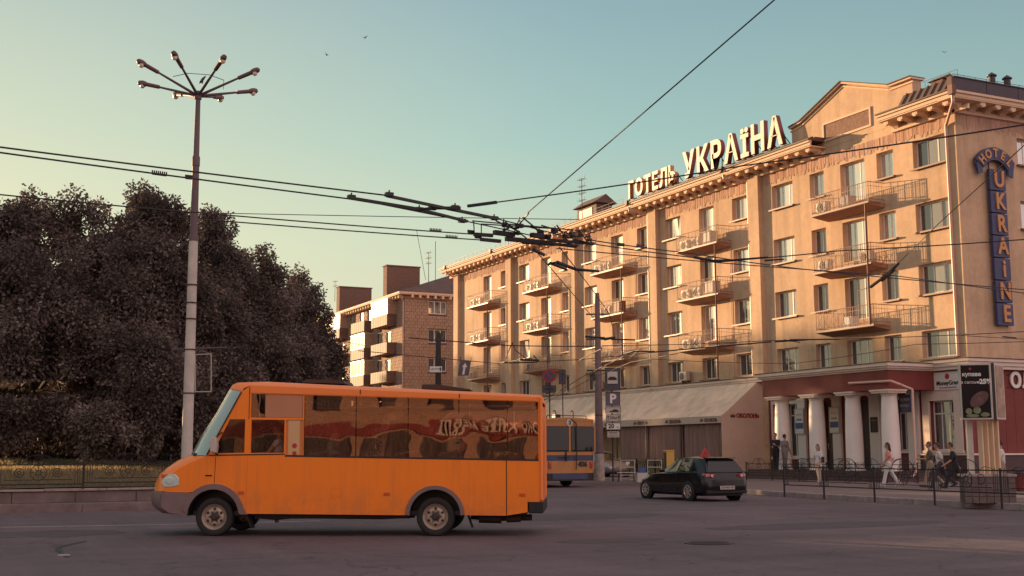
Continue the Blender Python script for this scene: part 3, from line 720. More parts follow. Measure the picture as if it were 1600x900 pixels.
# porch platform, steps, columns, entablature
PYA, PYB = 41.75, 51.3
for i in range(4):
    b = MB(); d = .34*(3-i); b.box(38.6-d, XF-.001, PYA-.25-d, PYB+.4+d*.5, .14+i*.112 if i else .1, .14+(i+1)*.112-.003); b.build('step', 'dark_plinth', hotel)
for yc in (50.0, 47.35, 44.75, 42.35):
    b = MB(); cx = 39.6
    b.lathe([(.46,.585),(.46,.66),(.405,.70),(.41,1.6),(.395,2.6),(.36,3.6),(.335,3.94),(.36,3.96),(.36,4.0),(.41,4.07)], c=(cx,yc,0), n=28)
    o = b.build('column', 'column_white', hotel); smooth_by(o, 40)
    c = MB(); c.box(cx-.56,cx+.5,yc-.56,yc+.56,4.072,4.16); c.box(cx-.62,cx+.5,yc-.62,yc+.62,4.162,4.235); c.build('capital', 'ledge_white', o)
b = MB(); b.box(39.15, 40.1, PYA+.1, PYB-.35, 4.237, 5.10); b.box(40.101, XF-.001, PYA+.1, PYA+.95, 4.237, 5.10); b.box(40.101, XF-.001, PYB-1.2, PYB-.35, 4.237, 5.10); b.build('entablature', 'red_wall', hotel)
b = MB(); b.box(40.1, XF, PYA+.95, PYB-1.2, 4.6, 4.7); b.build('porch_ceiling', 'offwhite', hotel)
b = MB()
for d, z0, z1 in ((.05,5.103,5.18),(.16,5.183,5.27),(.26,5.273,5.42)): b.box(39.15-d, XF-.002, PYA+.1-d, PYB-.35+d, z0, z1)
b.build('porch_cornice', 'ledge_white', hotel)
b = MB(); b.box(38.84, XF-.003, PYA-.2, PYB-.05, 5.423, 5.45); b.build('porch_roof', 'iron', hotel)
# porch drain pipe
b = MB(); b.path([(39.0,44.3,4.62),(39.0,41.55,4.58),(39.35,41.3,4.4),(39.9,41.2,4.2),(39.9,41.2,.9),(39.6,40.9,.6),(39.1,40.6,.35)], .055, 8); b.build('porch_drain_pipe', 'pipe_pink', hotel)

# ------------- roof furniture of the hotel
def chimney(x0, x1, y0, y1, z0, z1, root, m='brick_red', cap='roof_metal'):
    b = MB(); b.box(x0, x1, y0, y1, z0, z1); o = b.build('chimney', m, root)
    c = MB(); cx, cy = (x0+x1)/2, (y0+y1)/2
    c.add([(x0-.12,y0-.12,z1+.01),(x1+.12,y0-.12,z1+.01),(x1+.12,y1+.12,z1+.01),(x0-.12,y1+.12,z1+.01),(cx,y0-.12,z1+.28),(cx,y1+.12,z1+.28)], [(0,3,2,1),(0,1,4),(2,3,5),(1,2,5,4),(3,0,4,5)])
    c.build('chimney_cap', cap, o); return o
chimney(45.0, 45.8, 43.4, 44.2, 18.0, 19.85, hotel)
for x in (45.73, 46.75):
    b = MB(); b.tube((x,41.0,17.9),(x,41.0,19.35),.16,n=12); b.lathe([(.24,19.355),(.24,19.40),(.02,19.56)], c=(x,41.0,0), n=12); b.build('roof_vent', 'parapet_metal', hotel)
b = MB(); b.box(46.2,47.6,80.0,83.0,18.3,20.55); dm = b.build('dormer', 'roof_metal', hotel)
b = MB(); b.prism([(45.9,20.553),(47.9,20.553),(46.9,21.25)], lambda x,z:(x,79.7,z), lambda x,z:(x,83.3,z)); b.build('dormer_roof', 'roof_metal', dm)
b = MB(); b.box(46.15,46.195,80.6,82.6,19.3,20.3); b.build('dormer_window', 'tin_lit', dm)
def antenna(at, h, n, root=None, yagi=True, label=None):
    b = MB(); x, y, z = at; b.tube((x,y,z),(x,y,z+h),.035,.022,n=6)
    for i in range(n):
        zz = z+h-.1-i*.55; b.tube((x,y-.42,zz),(x,y+.42,zz),.02,n=4)
        for s in (-1, 0, 1): b.tube((x-.25,y+s*.35,zz),(x+.25,y+s*.35,zz),.016,n=4)
        for s in (-1, 1): b.tube((x,y+s*.42,zz),(x,y+s*.42,zz+.25),.016,n=4)
    o = b.build('roof_antenna', 'iron', root)
    if root is None: tag(o, label, 'antenna')
    return o
antenna((45.5,81.0,18.4), 4.2, 4, hotel)
b = MB(); b.tube((44,91,18),(44,91.0,20.6),.02,n=5); b.build('roof_rod', 'iron', hotel)

# ------------- rooftop sign
rs_ = thing('rooftop_sign', 'large cream three-dimensional letters in Cyrillic along the hotel roof edge', 'rooftop sign', (41.6, 58, 17.6))
RX = 41.45
def roof_letters(s, y_left, y_right, z_base, h0, h1, side, face):
    """letters strung along the eave; each a solid box letter, heights grow towards the near end"""
    ws = [text_mesh(c, 1.0, .1, .03) for c in s]
    wd = [max(v.co.x for v in m.vertices)-min(v.co.x for v in m.vertices) for m in ws]
    gap = .14; tot = sum(wd)+gap*(len(s)-1); span = y_left-y_right; sc = span/tot; y = y_left
    for i, (c, w) in enumerate(zip(s, wd)):
        h = h0+(h1-h0)*i/(len(s)-1); yc = y-w*sc/2; y -= (w+gap)*sc
        for (dep, m, dx) in ((.26, side, .14), (.03, face, -.012)):
            me = text_mesh(c, 1.0, 1.0, .03).copy()
            xs = [v.co.x for v in me.vertices]; ys = [v.co.y for v in me.vertices]
            cx, cy = (min(xs)+max(xs))/2, min(ys); hh = max(v.co.y for v in me.vertices)-cy
            k = h/(hh if c != 'Ї' else hh)
            for v in me.vertices:
                v.co = Vector(((v.co.x-cx)*sc, (v.co.y-cy)*k, v.co.z*dep))
            me.transform(FM((RX+dx, yc, z_base), (0,-1,0)))
            if m == side: o = place('letter', me, m, rs_)
            else: place('letter_face', me, m, o, world=False)
roof_letters('ГОТЕЛЬ', 67.5, 61.95, 18.02, 1.15, 1.2, 'sign_side_orange', 'sign_cream')
roof_letters('УКРАЇНА', 61.1, 51.5, 18.03, 1.66, 1.72, 'sign_side', 'sign_cream')
b = MB()
for z in (17.78, 17.98): b.bar((RX+.2,67.6,z),(RX+.2,51.3,z),.05,.05)
b.build('sign_frame', 'iron_black', rs_)
for y in np.arange(51.6, 67.7, 1.15):
    b = MB(); b.bar((RX+.2,y,17.55),(RX+.2,y,18.6),.05,.05); b.bar((RX+.2,y,18.5),(RX+1.0,y,17.65),.04,.04); b.build('sign_strut', 'iron_black', rs_)

# ------------- vertical sign on the end wall
hs = thing('vertical_sign', 'blue vertical sign with raised orange letters under an arched top plate on the end wall', 'hotel sign', (44.2, 39.7, 7.0))
YS = YC-.30
E_ = (1,0,0)
zt, zb = 14.32, 7.05; n = 7; hcell = (zt-zb)/n; cx = 44.16
for i, c in enumerate('UKRAiNE'):
    z1 = zt-i*hcell; b = MB(); b.box(cx-.50, cx+.50, YS, YS+.16, z1-hcell+.05, z1); o = b.build('sign_panel', 'sign_blue', hs, bevel=.01)
    cc = c.upper() if c != 'i' else 'i'
    text(cc, 1.06 if c != 'i' else 1.10, 'sign_orange', 'letter', hs, (cx+.06, YS-.03, z1-hcell/2+.02), E_, depth=.06, fat=.03, sx=.86)
b = MB()
for x in (cx-.3, cx+.3): b.bar((x,YS+.2,zb),(x,YS+.2,15.2),.05,.05)
for z in np.arange(7.5, 15, 1.04): b.box(cx-.34,cx+.34,YS+.161,YC-.003,z,z+.05)
b.build('sign_bracket', 'iron_black', hs)
# arched top plate
arc = []; R0, R1, ax, az = .86, 1.46, 44.10, 13.90
a0, a1 = rad(148), rad(32)
P_ = [(ax+1.0*R1*math.cos(a0+(a1-a0)*i/14), az+R1*math.sin(a0+(a1-a0)*i/14)) for i in range(15)]
Q_ = [(ax+1.0*R0*math.cos(a0+(a1-a0)*i/14), az+R0*math.sin(a0+(a1-a0)*i/14)) for i in range(15)]
b = MB(); b.prism(P_+Q_[::-1], lambda x,z:(x,YS,z), lambda x,z:(x,YS+.16,z)); b.build('arch_plate', 'sign_blue', hs)
for s in (-1, 1):
    t = a0 if s < 0 else a1; p = Vector((ax+1.16*math.cos(t), 0, az+1.16*math.sin(t)))
    b = MB(); b.add([(p.x+s*.20,YS+.03,p.z+.24),(p.x-s*.10,YS+.03,p.z+.42),(p.x-s*.18,YS+.03,p.z-.42),(p.x+s*.12,YS+.03,p.z-.52)], [(0,1,2,3)])
    b.prism([(p.x+s*.30,p.z+.26),(p.x-s*.10,p.z+.36),(p.x-s*.22,p.z-.36),(p.x+s*.10,p.z-.50)], lambda x,z:(x,YS+.05,z), lambda x,z:(x,YS+.12,z)); b.build('ribbon_end', 'sign_blue', hs)
for i, c in enumerate('HOTEL'):
    t = a0+(a1-a0)*(i+.5+.0)/5; rr = 1.16
    p = (ax+rr*math.cos(t), YS-.02, az+rr*math.sin(t)); u = Vector((math.cos(t), 0, math.sin(t))); r_ = Vector((math.sin(t), 0, -math.cos(t)))
    text(c, .56, 'sign_orange', 'letter', hs, p, r_, u, depth=.04, fat=.02, sx=.9)

# ------------- signs on the ground floor
def plate(name, label, cat, c, w, h, m, right=(0,-1,0), up=(0,0,1), d=.05, rim=None, group=None):
    r = Vector(right).normalized(); u = Vector(up).normalized(); nrm = r.cross(u); c = Vector(c)
    t = thing(name, label, cat, tuple(c), group=group)
    b = MB(); b.prism([(-w/2,-h/2),(w/2,-h/2),(w/2,h/2),(-w/2,h/2)], lambda a,z: c+r*a+u*z, lambda a,z: c+r*a+u*z-nrm*d)
    b.build('board', m, t)
    if rim:
        k = MB(); q = .03
        for (a0_,a1_,z0_,z1_) in ((-w/2,w/2,-h/2,-h/2+q),(-w/2,w/2,h/2-q,h/2),(-w/2,-w/2+q,-h/2+q,h/2-q),(w/2-q,w/2,-h/2+q,h/2-q)):
            k.prism([(a0_,z0_),(a1_,z0_),(a1_,z1_),(a0_,z1_)], lambda a,z: c+r*a+u*z+nrm*.02, lambda a,z: c+r*a+u*z+nrm*.001)
        k.build('rim', rim, t)
    return t, c, r, u, nrm
def ptext(P, s, size, m, a=0, z=0, fat=.0, sx=1.0, depth=.008, nm='lettering'):
    t, c, r, u, nrm = P; return text(s, size, m, nm, t, c+r*a+u*z+nrm*.006, r, u, depth, fat, sx)
F_ = (0,-1,0)
P = plate('wall_sign', 'white rectangular sign with a red globe on the dark red wall beside the advertising box', 'sign', (XF-.12, 41.05, 4.62), 1.62, .84, 'white', rim='offwhite')
ptext(P, 'MoneyGram', .27, 'black', .02, -.10, fat=.008); ptext(P, 'Грошові перекази', .12, 'logo_red', .02, -.30)
t, c, r, u, nn = P; b = MB(); b.lathe([(.13,-.01),(.13,.0),(.02,.012)], c=(0,0,0), n=18); b.v = [tuple(c+r*v[0]+u*(v[1]+.20)+nn*(v[2]+.012)) for v in b.v]; b.build('logo', 'red', t)
P = plate('street_plate', 'small light blue street name plate on the dark red wall', 'street plate', (XF-.03, 42.35, 4.42), .72, .36, 'skyblue', rim='white'); ptext(P, 'вул. МИРУ', .13, 'white')
P = plate('hanging_sign', 'dark blue square sign with two pale text lines between the porch piers', 'sign', (40.6, 42.42, 3.62), .66, .80, 'sign_blue', rim='black'); ptext(P, 'ОБМІН', .17, 'offwhite', 0, .18); ptext(P, 'ВАЛЮТ', .17, 'offwhite', 0, -.10)
b = MB(); b.tube((40.62,42.42,4.02),(40.62,42.42,4.6),.02,n=6); b.build('hanger', 'iron', P[0])
for yy, lb in ((51.35,'white and blue notice board on the pier behind the first and second porch columns'), (48.62,'white and blue notice board on the pier left of the porch entrance door')):
    P = plate('notice_board', lb, 'notice board', (XF-.24, yy, 3.05), .74, 1.32, 'white', rim='offwhite', d=.1, group='notice boards on the porch piers')
    ptext(P, '* * *', .22, 'red', 0, .30); ptext(P, 'БАНК', .15, 'black', 0, .08); t, c, r, u, nn = P
    b = MB(); b.prism([(-.3,-.38),(.3,-.38),(.3,-.08),(-.3,-.08)], lambda a,z: c+r*a+u*z+nn*.012, lambda a,z: c+r*a+u*z+nn*.002); b.build('blue_field', 'blue', t)
P = plate('wall_plaque', 'small black plaque on the pier between the third and fourth porch columns', 'plaque', (XF-.17, 45.85, 2.75), .46, .74, 'black', rim='iron'); ptext(P, 'ГОТЕЛЬ', .09, 'tin_lit', 0, .2)
sg = thing('shop_sign', 'raised white Cyrillic letters on the dark red end wall', 'shop sign', (44.9, YC-.1, 4.6))
for i, c in enumerate('ОЛ'): text(c, .92, 'white', 'letter', sg, (44.78+i*.74, YC-.09, 4.60), E_, depth=.07, fat=.035)
b = MB(); b.box(44.3,46.6,YC-.05,YC-.02,4.3,4.33); b.box(44.3,46.6,YC-.05,YC-.02,4.86,4.89); b.build('rail', 'iron', sg)

# ------------- air conditioners
acp = thing('air_conditioner', 'x', 'air conditioner', (0,0,0), group='air conditioners on the hotel front')
b = MB(); b.box(-.15,.15,-.40,.40,0,.56); b.build('casing', 'ac_white', acp, world=False, bevel=.015)
b = MB(); b.lathe([(.21,-.165),(.21,-.152)], axis='X', c=(0,.10,.28), n=18); b.build('fan_opening', 'ac_dark', acp, world=False)
b = MB()
for k in range(3): b.ring((-.168,.10,.28), .06+.065*k, .006, (0,1,0), (0,0,1), n=16, m=4)
for k in range(4): b.tube((-.168,.10-.2*math.cos(k*.785),.28-.2*math.sin(k*.785)),(-.168,.10+.2*math.cos(k*.785),.28+.2*math.sin(k*.785)),.006,n=4)
b.build('fan_guard', 'ac_white', acp, world=False)
b = MB(); b.box(.0,.16,-.34,-.30,-.06,-.003); b.box(.0,.16,.30,.34,-.06,-.003); b.build('foot', 'iron', acp, world=False)
first = [True]
def ac(x, y, z, rz, label):
    if first[0]: acp.location = (x,y,z); acp.rotation_euler = (0,0,rz); acp['label'] = label; first[0] = False; return
    dup(acp, (x,y,z), rz, label)
flr = {7.5:'third floor', 10.5:'fourth floor', 13.5:'top floor'}
bname = ['nearest the porch', 'second from the porch', 'third from the porch', 'in the far end bay']
for z in (7.5,10.5,13.5):
    f_ = flr[z]
    if z != 7.5: ac(41.25, 48.2, z+.08, 0, 'white air conditioner at the far end of the %s balcony above the porch' % f_)
    if z == 10.5: ac(41.25, 45.2, z+.08, 0, 'white air conditioner at the near end of the fourth floor balcony above the porch')
    for bay in range(4):
        o = 10.45*bay; r = random.Random(int(z*10)+bay)
        ac(41.3, 60.8+o, z+.08, 0, 'air conditioner at the far end of the %s balcony %s' % (f_, bname[bay]))
        if bay < 2 or r.random() < .4: ac(41.3, 59.6+o, z+.08, 0, 'air conditioner in the middle of the %s balcony %s' % (f_, bname[bay]))
ac(XF-.25, 61.9, 5.75, 0, 'air conditioner on the wall just above the awning, between two low windows')
ac(XF-.25, 72.3, 5.75, 0, 'air conditioner above the awning beside the parking sign, behind the concrete pole')
# boxes and clutter on two balconies
def crate(x, y, z, w, d, h, m, label):
    t = thing('storage_box', label, 'storage box', (x,y,z)); b = MB(); b.cb((0,0,h/2),(w,d,h)); b.build('box_body', m, t, world=False, bevel=.01)
    b = MB(); b.cb((0,0,h+.02),(w+.03,d+.03,.035)); b.build('lid', m, t, world=False)
crate(41.35, 46.5, 13.52, .5,.7,.55,'offwhite','pale storage box on the top floor balcony above the porch')
crate(41.35, 46.6, 7.52, .5,.6,.5,'white','white cabinet on the lowest balcony above the porch')
crate(41.35, 58.3, 13.52, .55,.7,.75,'offwhite','pale cabinet near the post on the top floor balcony nearest the porch')
crate(41.35, 58.2, 10.52, .55,.8,.78,'offwhite','pale cabinet near the post on the fourth floor balcony nearest the porch')
crate(41.35, 68.7, 10.52, .5,.7,.8,'iron_red','brown cabinet on the fourth floor balcony second from the porch')

# ================================================================= CAFE AWNING
cafe = thing('cafe_awning', 'long sloping beige cloth awning with valance and closed side along the hotel front', 'awning', (40.6, 75, .15))
AY0, AY1, AX = 54.72, 97.0, 39.2
ys = np.linspace(AY0, AY1, 19)
for i in range(18):
    b = MB(); y0, y1 = ys[i]+.012*(i > 0), ys[i+1]; nseg = 6; vs = []
    for j in range(nseg+1):
        t = j/nseg; z = 5.28+(3.42-5.28)*t-.06*math.sin(math.pi*t); x = XF-.36+(AX-(XF-.36))*t
        for k in range(5):
            s = k/4; vs.append((x, y0+(y1-y0)*s, z-.05*math.sin(math.pi*s)*math.sin(math.pi*t)))
    m_ = len(vs); vs += [(v[0]+.008, v[1], v[2]-.02) for v in vs]
    fs = [(j*5+k, j*5+k+1, (j+1)*5+k+1, (j+1)*5+k) for j in range(nseg) for k in range(4)]
    b.add(vs, fs+[tuple(m_+q for q in reversed(f)) for f in fs]); b.build('awning_cloth', 'awning_cloth', cafe, smooth=True, fix=False)
b = MB(); b.prism([(XF-.36,5.26),(AX,3.40),(AX,.2),(XF-.02,.2),(XF-.02,5.28)], lambda x,z:(x,AY0-.005,z), lambda x,z:(x,AY0-.03,z)); b.build('side_panel', 'awning_side', cafe)
b = MB()
for i in range(42):
    y0 = AY0+i*1.0; b.box(AX-.02-.008*(i%2), AX-.005, y0, min(y0+.99, AY1), 3.04, 3.40)
b.build('valance', 'valance', cafe)
def crown(at, r, u, s, par, m):
    at = Vector(at); r = Vector(r); u = Vector(u); n_ = r.cross(u)
    pts = [(-.5,-.3),(.5,-.3),(.62,.25),(.32,.02),(.2,.42),(0,.1),(-.2,.42),(-.32,.02),(-.62,.25)]
    b = MB(); b.prism(pts, lambda a,z: at+r*a*s+u*z*s+n_*.012, lambda a,z: at+r*a*s+u*z*s); b.build('crown_emblem', m, par)
for yc in (62.9, 59.4, 55.9, 66.4, 70, 74):
    crown((AX-.03, yc+.62, 3.22), (0,-1,0), (0,0,1), .26, cafe, 'logo_dark')
    text('ОБОЛОНЬ', .24, 'logo_dark', 'lettering', cafe, (AX-.035, yc-.25, 3.20), (0,-1,0), depth=.012, fat=.014)
crown((39.95, AY0-.04, 3.42), (1,0,0), (0,0,1), .30, cafe, 'logo_dark')
text('ОБОЛОНЬ', .30, 'logo_red', 'lettering', cafe, (40.95, AY0-.04, 3.42), (1,0,0), depth=.012, fat=.018)
for y in (AY0+.05, 58.7, 62.4, 65.8, 69.5, 73.5, 77.5, 81.5, 85.5, 90, 94):
    b = MB(); b.box(AX+.02, AX+.08, y-.03, y+.03, .15, 3.35); b.build('awning_post', 'iron', cafe)
# curtains hung behind the posts
for i, (y0, y1) in enumerate(((54.9,58.65),(58.75,62.35),(62.45,65.7))):
    b = MB(); n = 90; vs = []
    for k in range(n+1):
        y = y0+(y1-y0)*k/n; x = AX+.22+.05*math.sin(k*1.15)+.02*math.sin(k*.37)
        vs += [(x, y, 1.05), (x, y, 3.05)]
    b.add(vs, [(2*k, 2*k+2, 2*k+3, 2*k+1) for k in range(n)])
    c = b.build('curtain', 'curtain', cafe, smooth=True, fix=False)
# low lattice fence of the cafe terrace
cf = thing('terrace_fence', 'low black lattice fence along the open side of the cafe terrace', 'fence', (38.9, 62, .15))
for i in range(6):
    y0 = 55.0+i*2.0; b = MB()
    b.bar((38.9,y0,.30),(38.9,y0+1.95,.30),.03,.03); b.bar((38.9,y0,1.05),(38.9,y0+1.95,1.05),.05,.05)
    for k in range(8):
        b.bar((38.9,y0+k*.245,.30),(38.9,y0+(k+1)*.245,1.05),.02,.02); b.bar((38.9,y0+(k+1)*.245,.30),(38.9,y0+k*.245,1.05),.02,.02)
    b.build('fence_panel', 'iron_black', cf)
    b = MB(); b.box(38.86,38.94,y0-.07,y0+.0,.14,1.12); b.build('post', 'iron_black', cf)

# ================================================================= SECOND BUILDING
b2 = thing('apartment_block', 'brown panelled apartment block with brick chimneys behind the far end of the hotel', 'apartment block', (42, 110, 0))
BX, BY, BZ = 42.0, 110.0, 16.7
sills = [15.0, 12.2, 9.4, 6.6, 3.8]
eh = [(44.45,46.4,z-.02,z+1.28) for z in sills]
b = MB(); wall_grid(b, (BX+.3, 60), (0, BZ), eh, lambda u,z,d: (u, BY+d, z), .25, None); b.build('end_wall', 'mortar', b2, fix=False)
fh = []
for z in sills:
    for yy, w in ((113.9,1.0),(116.3,1.0),(119.6,1.0),(122.2,1.0),(125.2,1.0),(128.5,1.0),(131.6,1.0),(135,1.0)):
        if z == 3.8: continue
        fh.append((yy, yy+w, z, z+1.3))
b = MB(); wall_grid(b, (BY+.35, 137), (0, BZ), fh, lambda u,z,d: (BX+d, u, z), .25, None); b.build('front_wall', 'mortar', b2, fix=False)
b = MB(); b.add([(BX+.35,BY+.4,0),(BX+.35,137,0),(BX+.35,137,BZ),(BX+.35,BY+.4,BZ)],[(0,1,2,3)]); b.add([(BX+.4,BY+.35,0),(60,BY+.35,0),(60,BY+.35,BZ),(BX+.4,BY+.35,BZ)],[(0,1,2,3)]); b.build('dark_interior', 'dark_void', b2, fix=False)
def inh(u0, u1, z0, z1, holes):
    return any(u1 > h[0]+.02 and u0 < h[1]-.02 and z1 > h[2]+.02 and z0 < h[3]-.02 for h in holes)
rows = [7.6+i*.313 for i in range(29)]
# courses of blocks: the end wall's as one part each row split so that openings stay free
sb = MB(); cnt = 0
for j, z in enumerate(rows):
    x = BX+(.0 if j % 2 else -.22)
    while x < 49.0:
        u0, u1 = max(x, BX+.0), min(x+.43, 49.4)
        if u1-u0 > .05 and not inh(u0, u1, z, z+.29, eh): sb.box(u0+.010, u1-.010, BY-.025-.006*((j*7+int(x*9)) % 3), BY+.01, z+.010, z+.303)
        elif u1-u0 > .05:
            for h in eh:
                if z+.29 > h[2] and z < h[3]:
                    if u0 < h[0] < u1: sb.box(u0+.012, h[0], BY-.027, BY+.01, z+.010, z+.303)
                    if u0 < h[1] < u1: sb.box(h[1], u1-.012, BY-.027, BY+.01, z+.010, z+.303)
        x += .44
stuff(sb.build('wall_block', 'brick_grey', b2))
sb = MB()
for j, z in enumerate(rows):
    y = BY+(.0 if j % 2 else -.22)
    while y < 136.5:
        u0, u1 = max(y, BY), y+.43
        if not inh(u0, u1, z, z+.29, fh): sb.box(BX-.025-.006*((j*5+int(y*9)) % 3), BX+.01, u0+.010, u1-.010, z+.010, z+.303)
        y += .44
stuff(sb.build('wall_block', 'brick_grey', b2))
for h in eh:
    if h[2] < 6: continue
    f = MB(); w = h[1]-h[0]; t = .08
    for q in ((h[0],h[1],h[2],h[2]+t),(h[0],h[1],h[3]-t,h[3]),(h[0],h[0]+t,h[2]+t,h[3]-t),(h[1]-t,h[1],h[2]+t,h[3]-t),(h[0]+w*.33,h[0]+w*.33+t,h[2]+t,h[3]-t),(h[0]+w*.66,h[0]+w*.66+t,h[2]+t,h[3]-t)): f.box(q[0],q[1],BY+.1,BY+.16,q[2],q[3])
    o = f.build('window', 'window_white', b2)
    for i in range(3):
        p = MB(); p.box(h[0]+w*i/3+.03, h[0]+w*(i+1)/3-.01, BY+.12, BY+.14, h[2]+.04, h[3]-.04); p.build('pane', 'pane_curtain' if h[2] > 14 else 'pane_dark', o)
for h in fh:
    if h[2] < 6: continue
    f = MB(); t = .07
    for q in ((h[0],h[1],h[2],h[2]+t),(h[0],h[1],h[3]-t,h[3]),(h[0],h[0]+t,h[2]+t,h[3]-t),(h[1]-t,h[1],h[2]+t,h[3]-t)): f.box(BX+.05,BX+.11,q[0],q[1],q[2],q[3])
    o = f.build('window', 'window_white', b2); p = MB(); p.box(BX+.07,BX+.09,h[0]+.03,h[1]-.03,h[2]+.03,h[3]-.03); p.build('pane', 'pane_curtain', o)
mat('glaze', (0.16,0.13,0.10), 0.04, spec=1.0, coat=1.0)
mat('b2_parapet', (0.15,0.085,0.06), 0.7, var=.3, vscale=3, coords='World')
def b2balc(y0, y1, z, glazed, m='b2_parapet'):
    b = MB(); b.box(BX-1.0,BX-.03,y0,y1,z-.12,z+.0); s = b.build('balcony', 'balcony_slab', b2)
    b = MB(); n = int((y1-y0)/.35)
    for i in range(n):
        a0 = y0+(y1-y0)*i/n; b.box(BX-1.02-.01*(i%2),BX-.985,a0+.01,a0+(y1-y0)/n-.01,z-.10,z+.98)
    b.box(BX-.98,BX-.03,y0-.02,y0+.01,z-.1,z+.98); b.box(BX-.98,BX-.03,y1-.01,y1+.02,z-.1,z+.98); b.build('parapet', m, s)
    if glazed:
        f = MB(); n = 4
        for i in range(n+1): yy = y0+(y1-y0)*i/n; f.box(BX-1.0,BX-.94,yy-.03,yy+.03,z+.98,z+2.45)
        for zz in (z+.98, z+2.40): f.box(BX-1.005,BX-.935,y0,y1,zz,zz+.05)
        f.box(BX-1.05,BX,y0-.05,y1+.05,z+2.46,z+2.52); f.build('glazing_frame', 'window_white', s)
        for i in range(n):
            p = MB(); p.box(BX-.98,BX-.96,y0+(y1-y0)*i/n+.03,y0+(y1-y0)*(i+1)/n-.03,z+1.03,z+2.40); p.build('pane', 'glaze', s)
        p = MB(); p.box(BX-.95,BX-.03,y0,y0+.02,z+.98,z+2.45); p.build('side_glazing', 'brick_grey', s)
b2balc(112.2,116.8,14.1,True); b2balc(112.2,116.8,11.3,False); b2balc(112.2,116.8,8.5,False)
b2balc(119.0,123.2,14.1,False); b2balc(119.0,123.2,11.3,True); b2balc(119.0,123.2,8.5,True)
b2balc(127.2,131.8,14.1,True); b2balc(127.2,131.8,11.3,False); b2balc(127.2,131.8,8.5,False)
b = MB(); b.box(BX-.75,BX-.03,BY-.5,137,BZ+.02,BZ+.10); b.box(BX-.80,BX-.70,BY-.55,137,BZ+.102,BZ+.28); b.box(BX-.697,60,BY-.55,BY-.45,BZ+.102,BZ+.28); b.box(BX+.0,60,BY-.5,BY-.03,BZ+.023,BZ+.097); b.build('cornice', 'cream', b2)
bb = MB(); bb.box(-.55,0,-.1,.1,-.28,0); bm_ = bb.mesh('bracket'); bm_.materials.append(MATS['cream'])
for i in range(33): place('bracket', bm_, None, b2, (BX-.03, BY+.3+i*.8, BZ+.015))
for i in range(12):
    o = place('bracket', bm_, None, b2, (BX+.6+i*.8, BY-.03, BZ+.015)); o.rotation_euler = (0,0,rad(90))
b = MB(); b.add([(BX-.8,BY-.55,BZ+.3),(BX-.8,137,BZ+.3),(60,BY-.55,BZ+.3),(60,137,BZ+.3),(48.0,BY+3.2,BZ+2.7),(48.0,133,BZ+2.7),(54,BY+3.2,BZ+2.7),(54,133,BZ+2.7)], [(0,1,5,4),(0,4,6,2),(2,6,7,3),(4,5,7,6),(1,3,7,5)]); b.build('roof', 'roof_metal', b2, fix=False)
b = MB(); b.path([(BX-.75,BY-.1,BZ+.1),(BX-.1,BY+.15,BZ-.6),(BX-.1,BY+.15,5)], .07, 8); b.build('drain_pipe', 'pipe_pink', b2)
def bricks_chim(x0, x1, y0, y1, z0, z1):
    b = MB(); b.box(x0,x1,y0,y1,z0,z1); o = b.build('chimney', 'mortar', b2)
    s = MB(); z = z0; j = 0
    while z < z1-.01:
        y = y0-(.22 if j % 2 else 0)
        while y < y1:
            a, c = max(y,y0-.02), min(y+.43,y1+.02)
            if c-a > .06: s.box(x0-.02, x0+.01, a+.008, c-.008, z+.008, z+.14)
            y += .44
        x = x0-(.22 if j % 2 else 0)
        while x < x1:
            a, c = max(x,x0+.012), min(x+.43,x1+.02)
            if c-a > .06: s.box(a+.008, c-.008, y0-.02, y0+.01, z+.008, z+.14)
            x += .44
        z += .15; j += 1
    stuff(s.build('brick', 'brick_red', o, world=False))
    c = MB(); c.box(x0-.10,x1+.10,y0-.10,y1+.10,z1+.01,z1+.12); c.build('chimney_cap', 'brick_red', o, world=False)
bricks_chim(42.7, 46.3, 117.0, 118.1, 16.8, 20.6)
bricks_chim(42.5, 46.3, 132.0, 133.1, 16.8, 20.25)
antenna((45.5,143.2,20), 2.6, 2, b2); antenna((46,113.8,18.6), 3.2, 3, b2)
b = MB(); b.tube((46,112,18.5),(46,112,22.6),.03,n=5); b.tube((46,114.6,19),(45.3,115.4,24.2),.025,n=5); b.build('roof_rod', 'iron', b2)
# lower block further along, mostly behind the trees
b = MB(); b.box(42.5,58,139,165,0,17.2); b.box(42.0,58.5,138.6,165,17.21,17.5); fb_ = b.build('far_block', 'brick_grey')
tag(fb_, 'far brown apartment block just visible between the trees and the brick chimneys', 'apartment block')

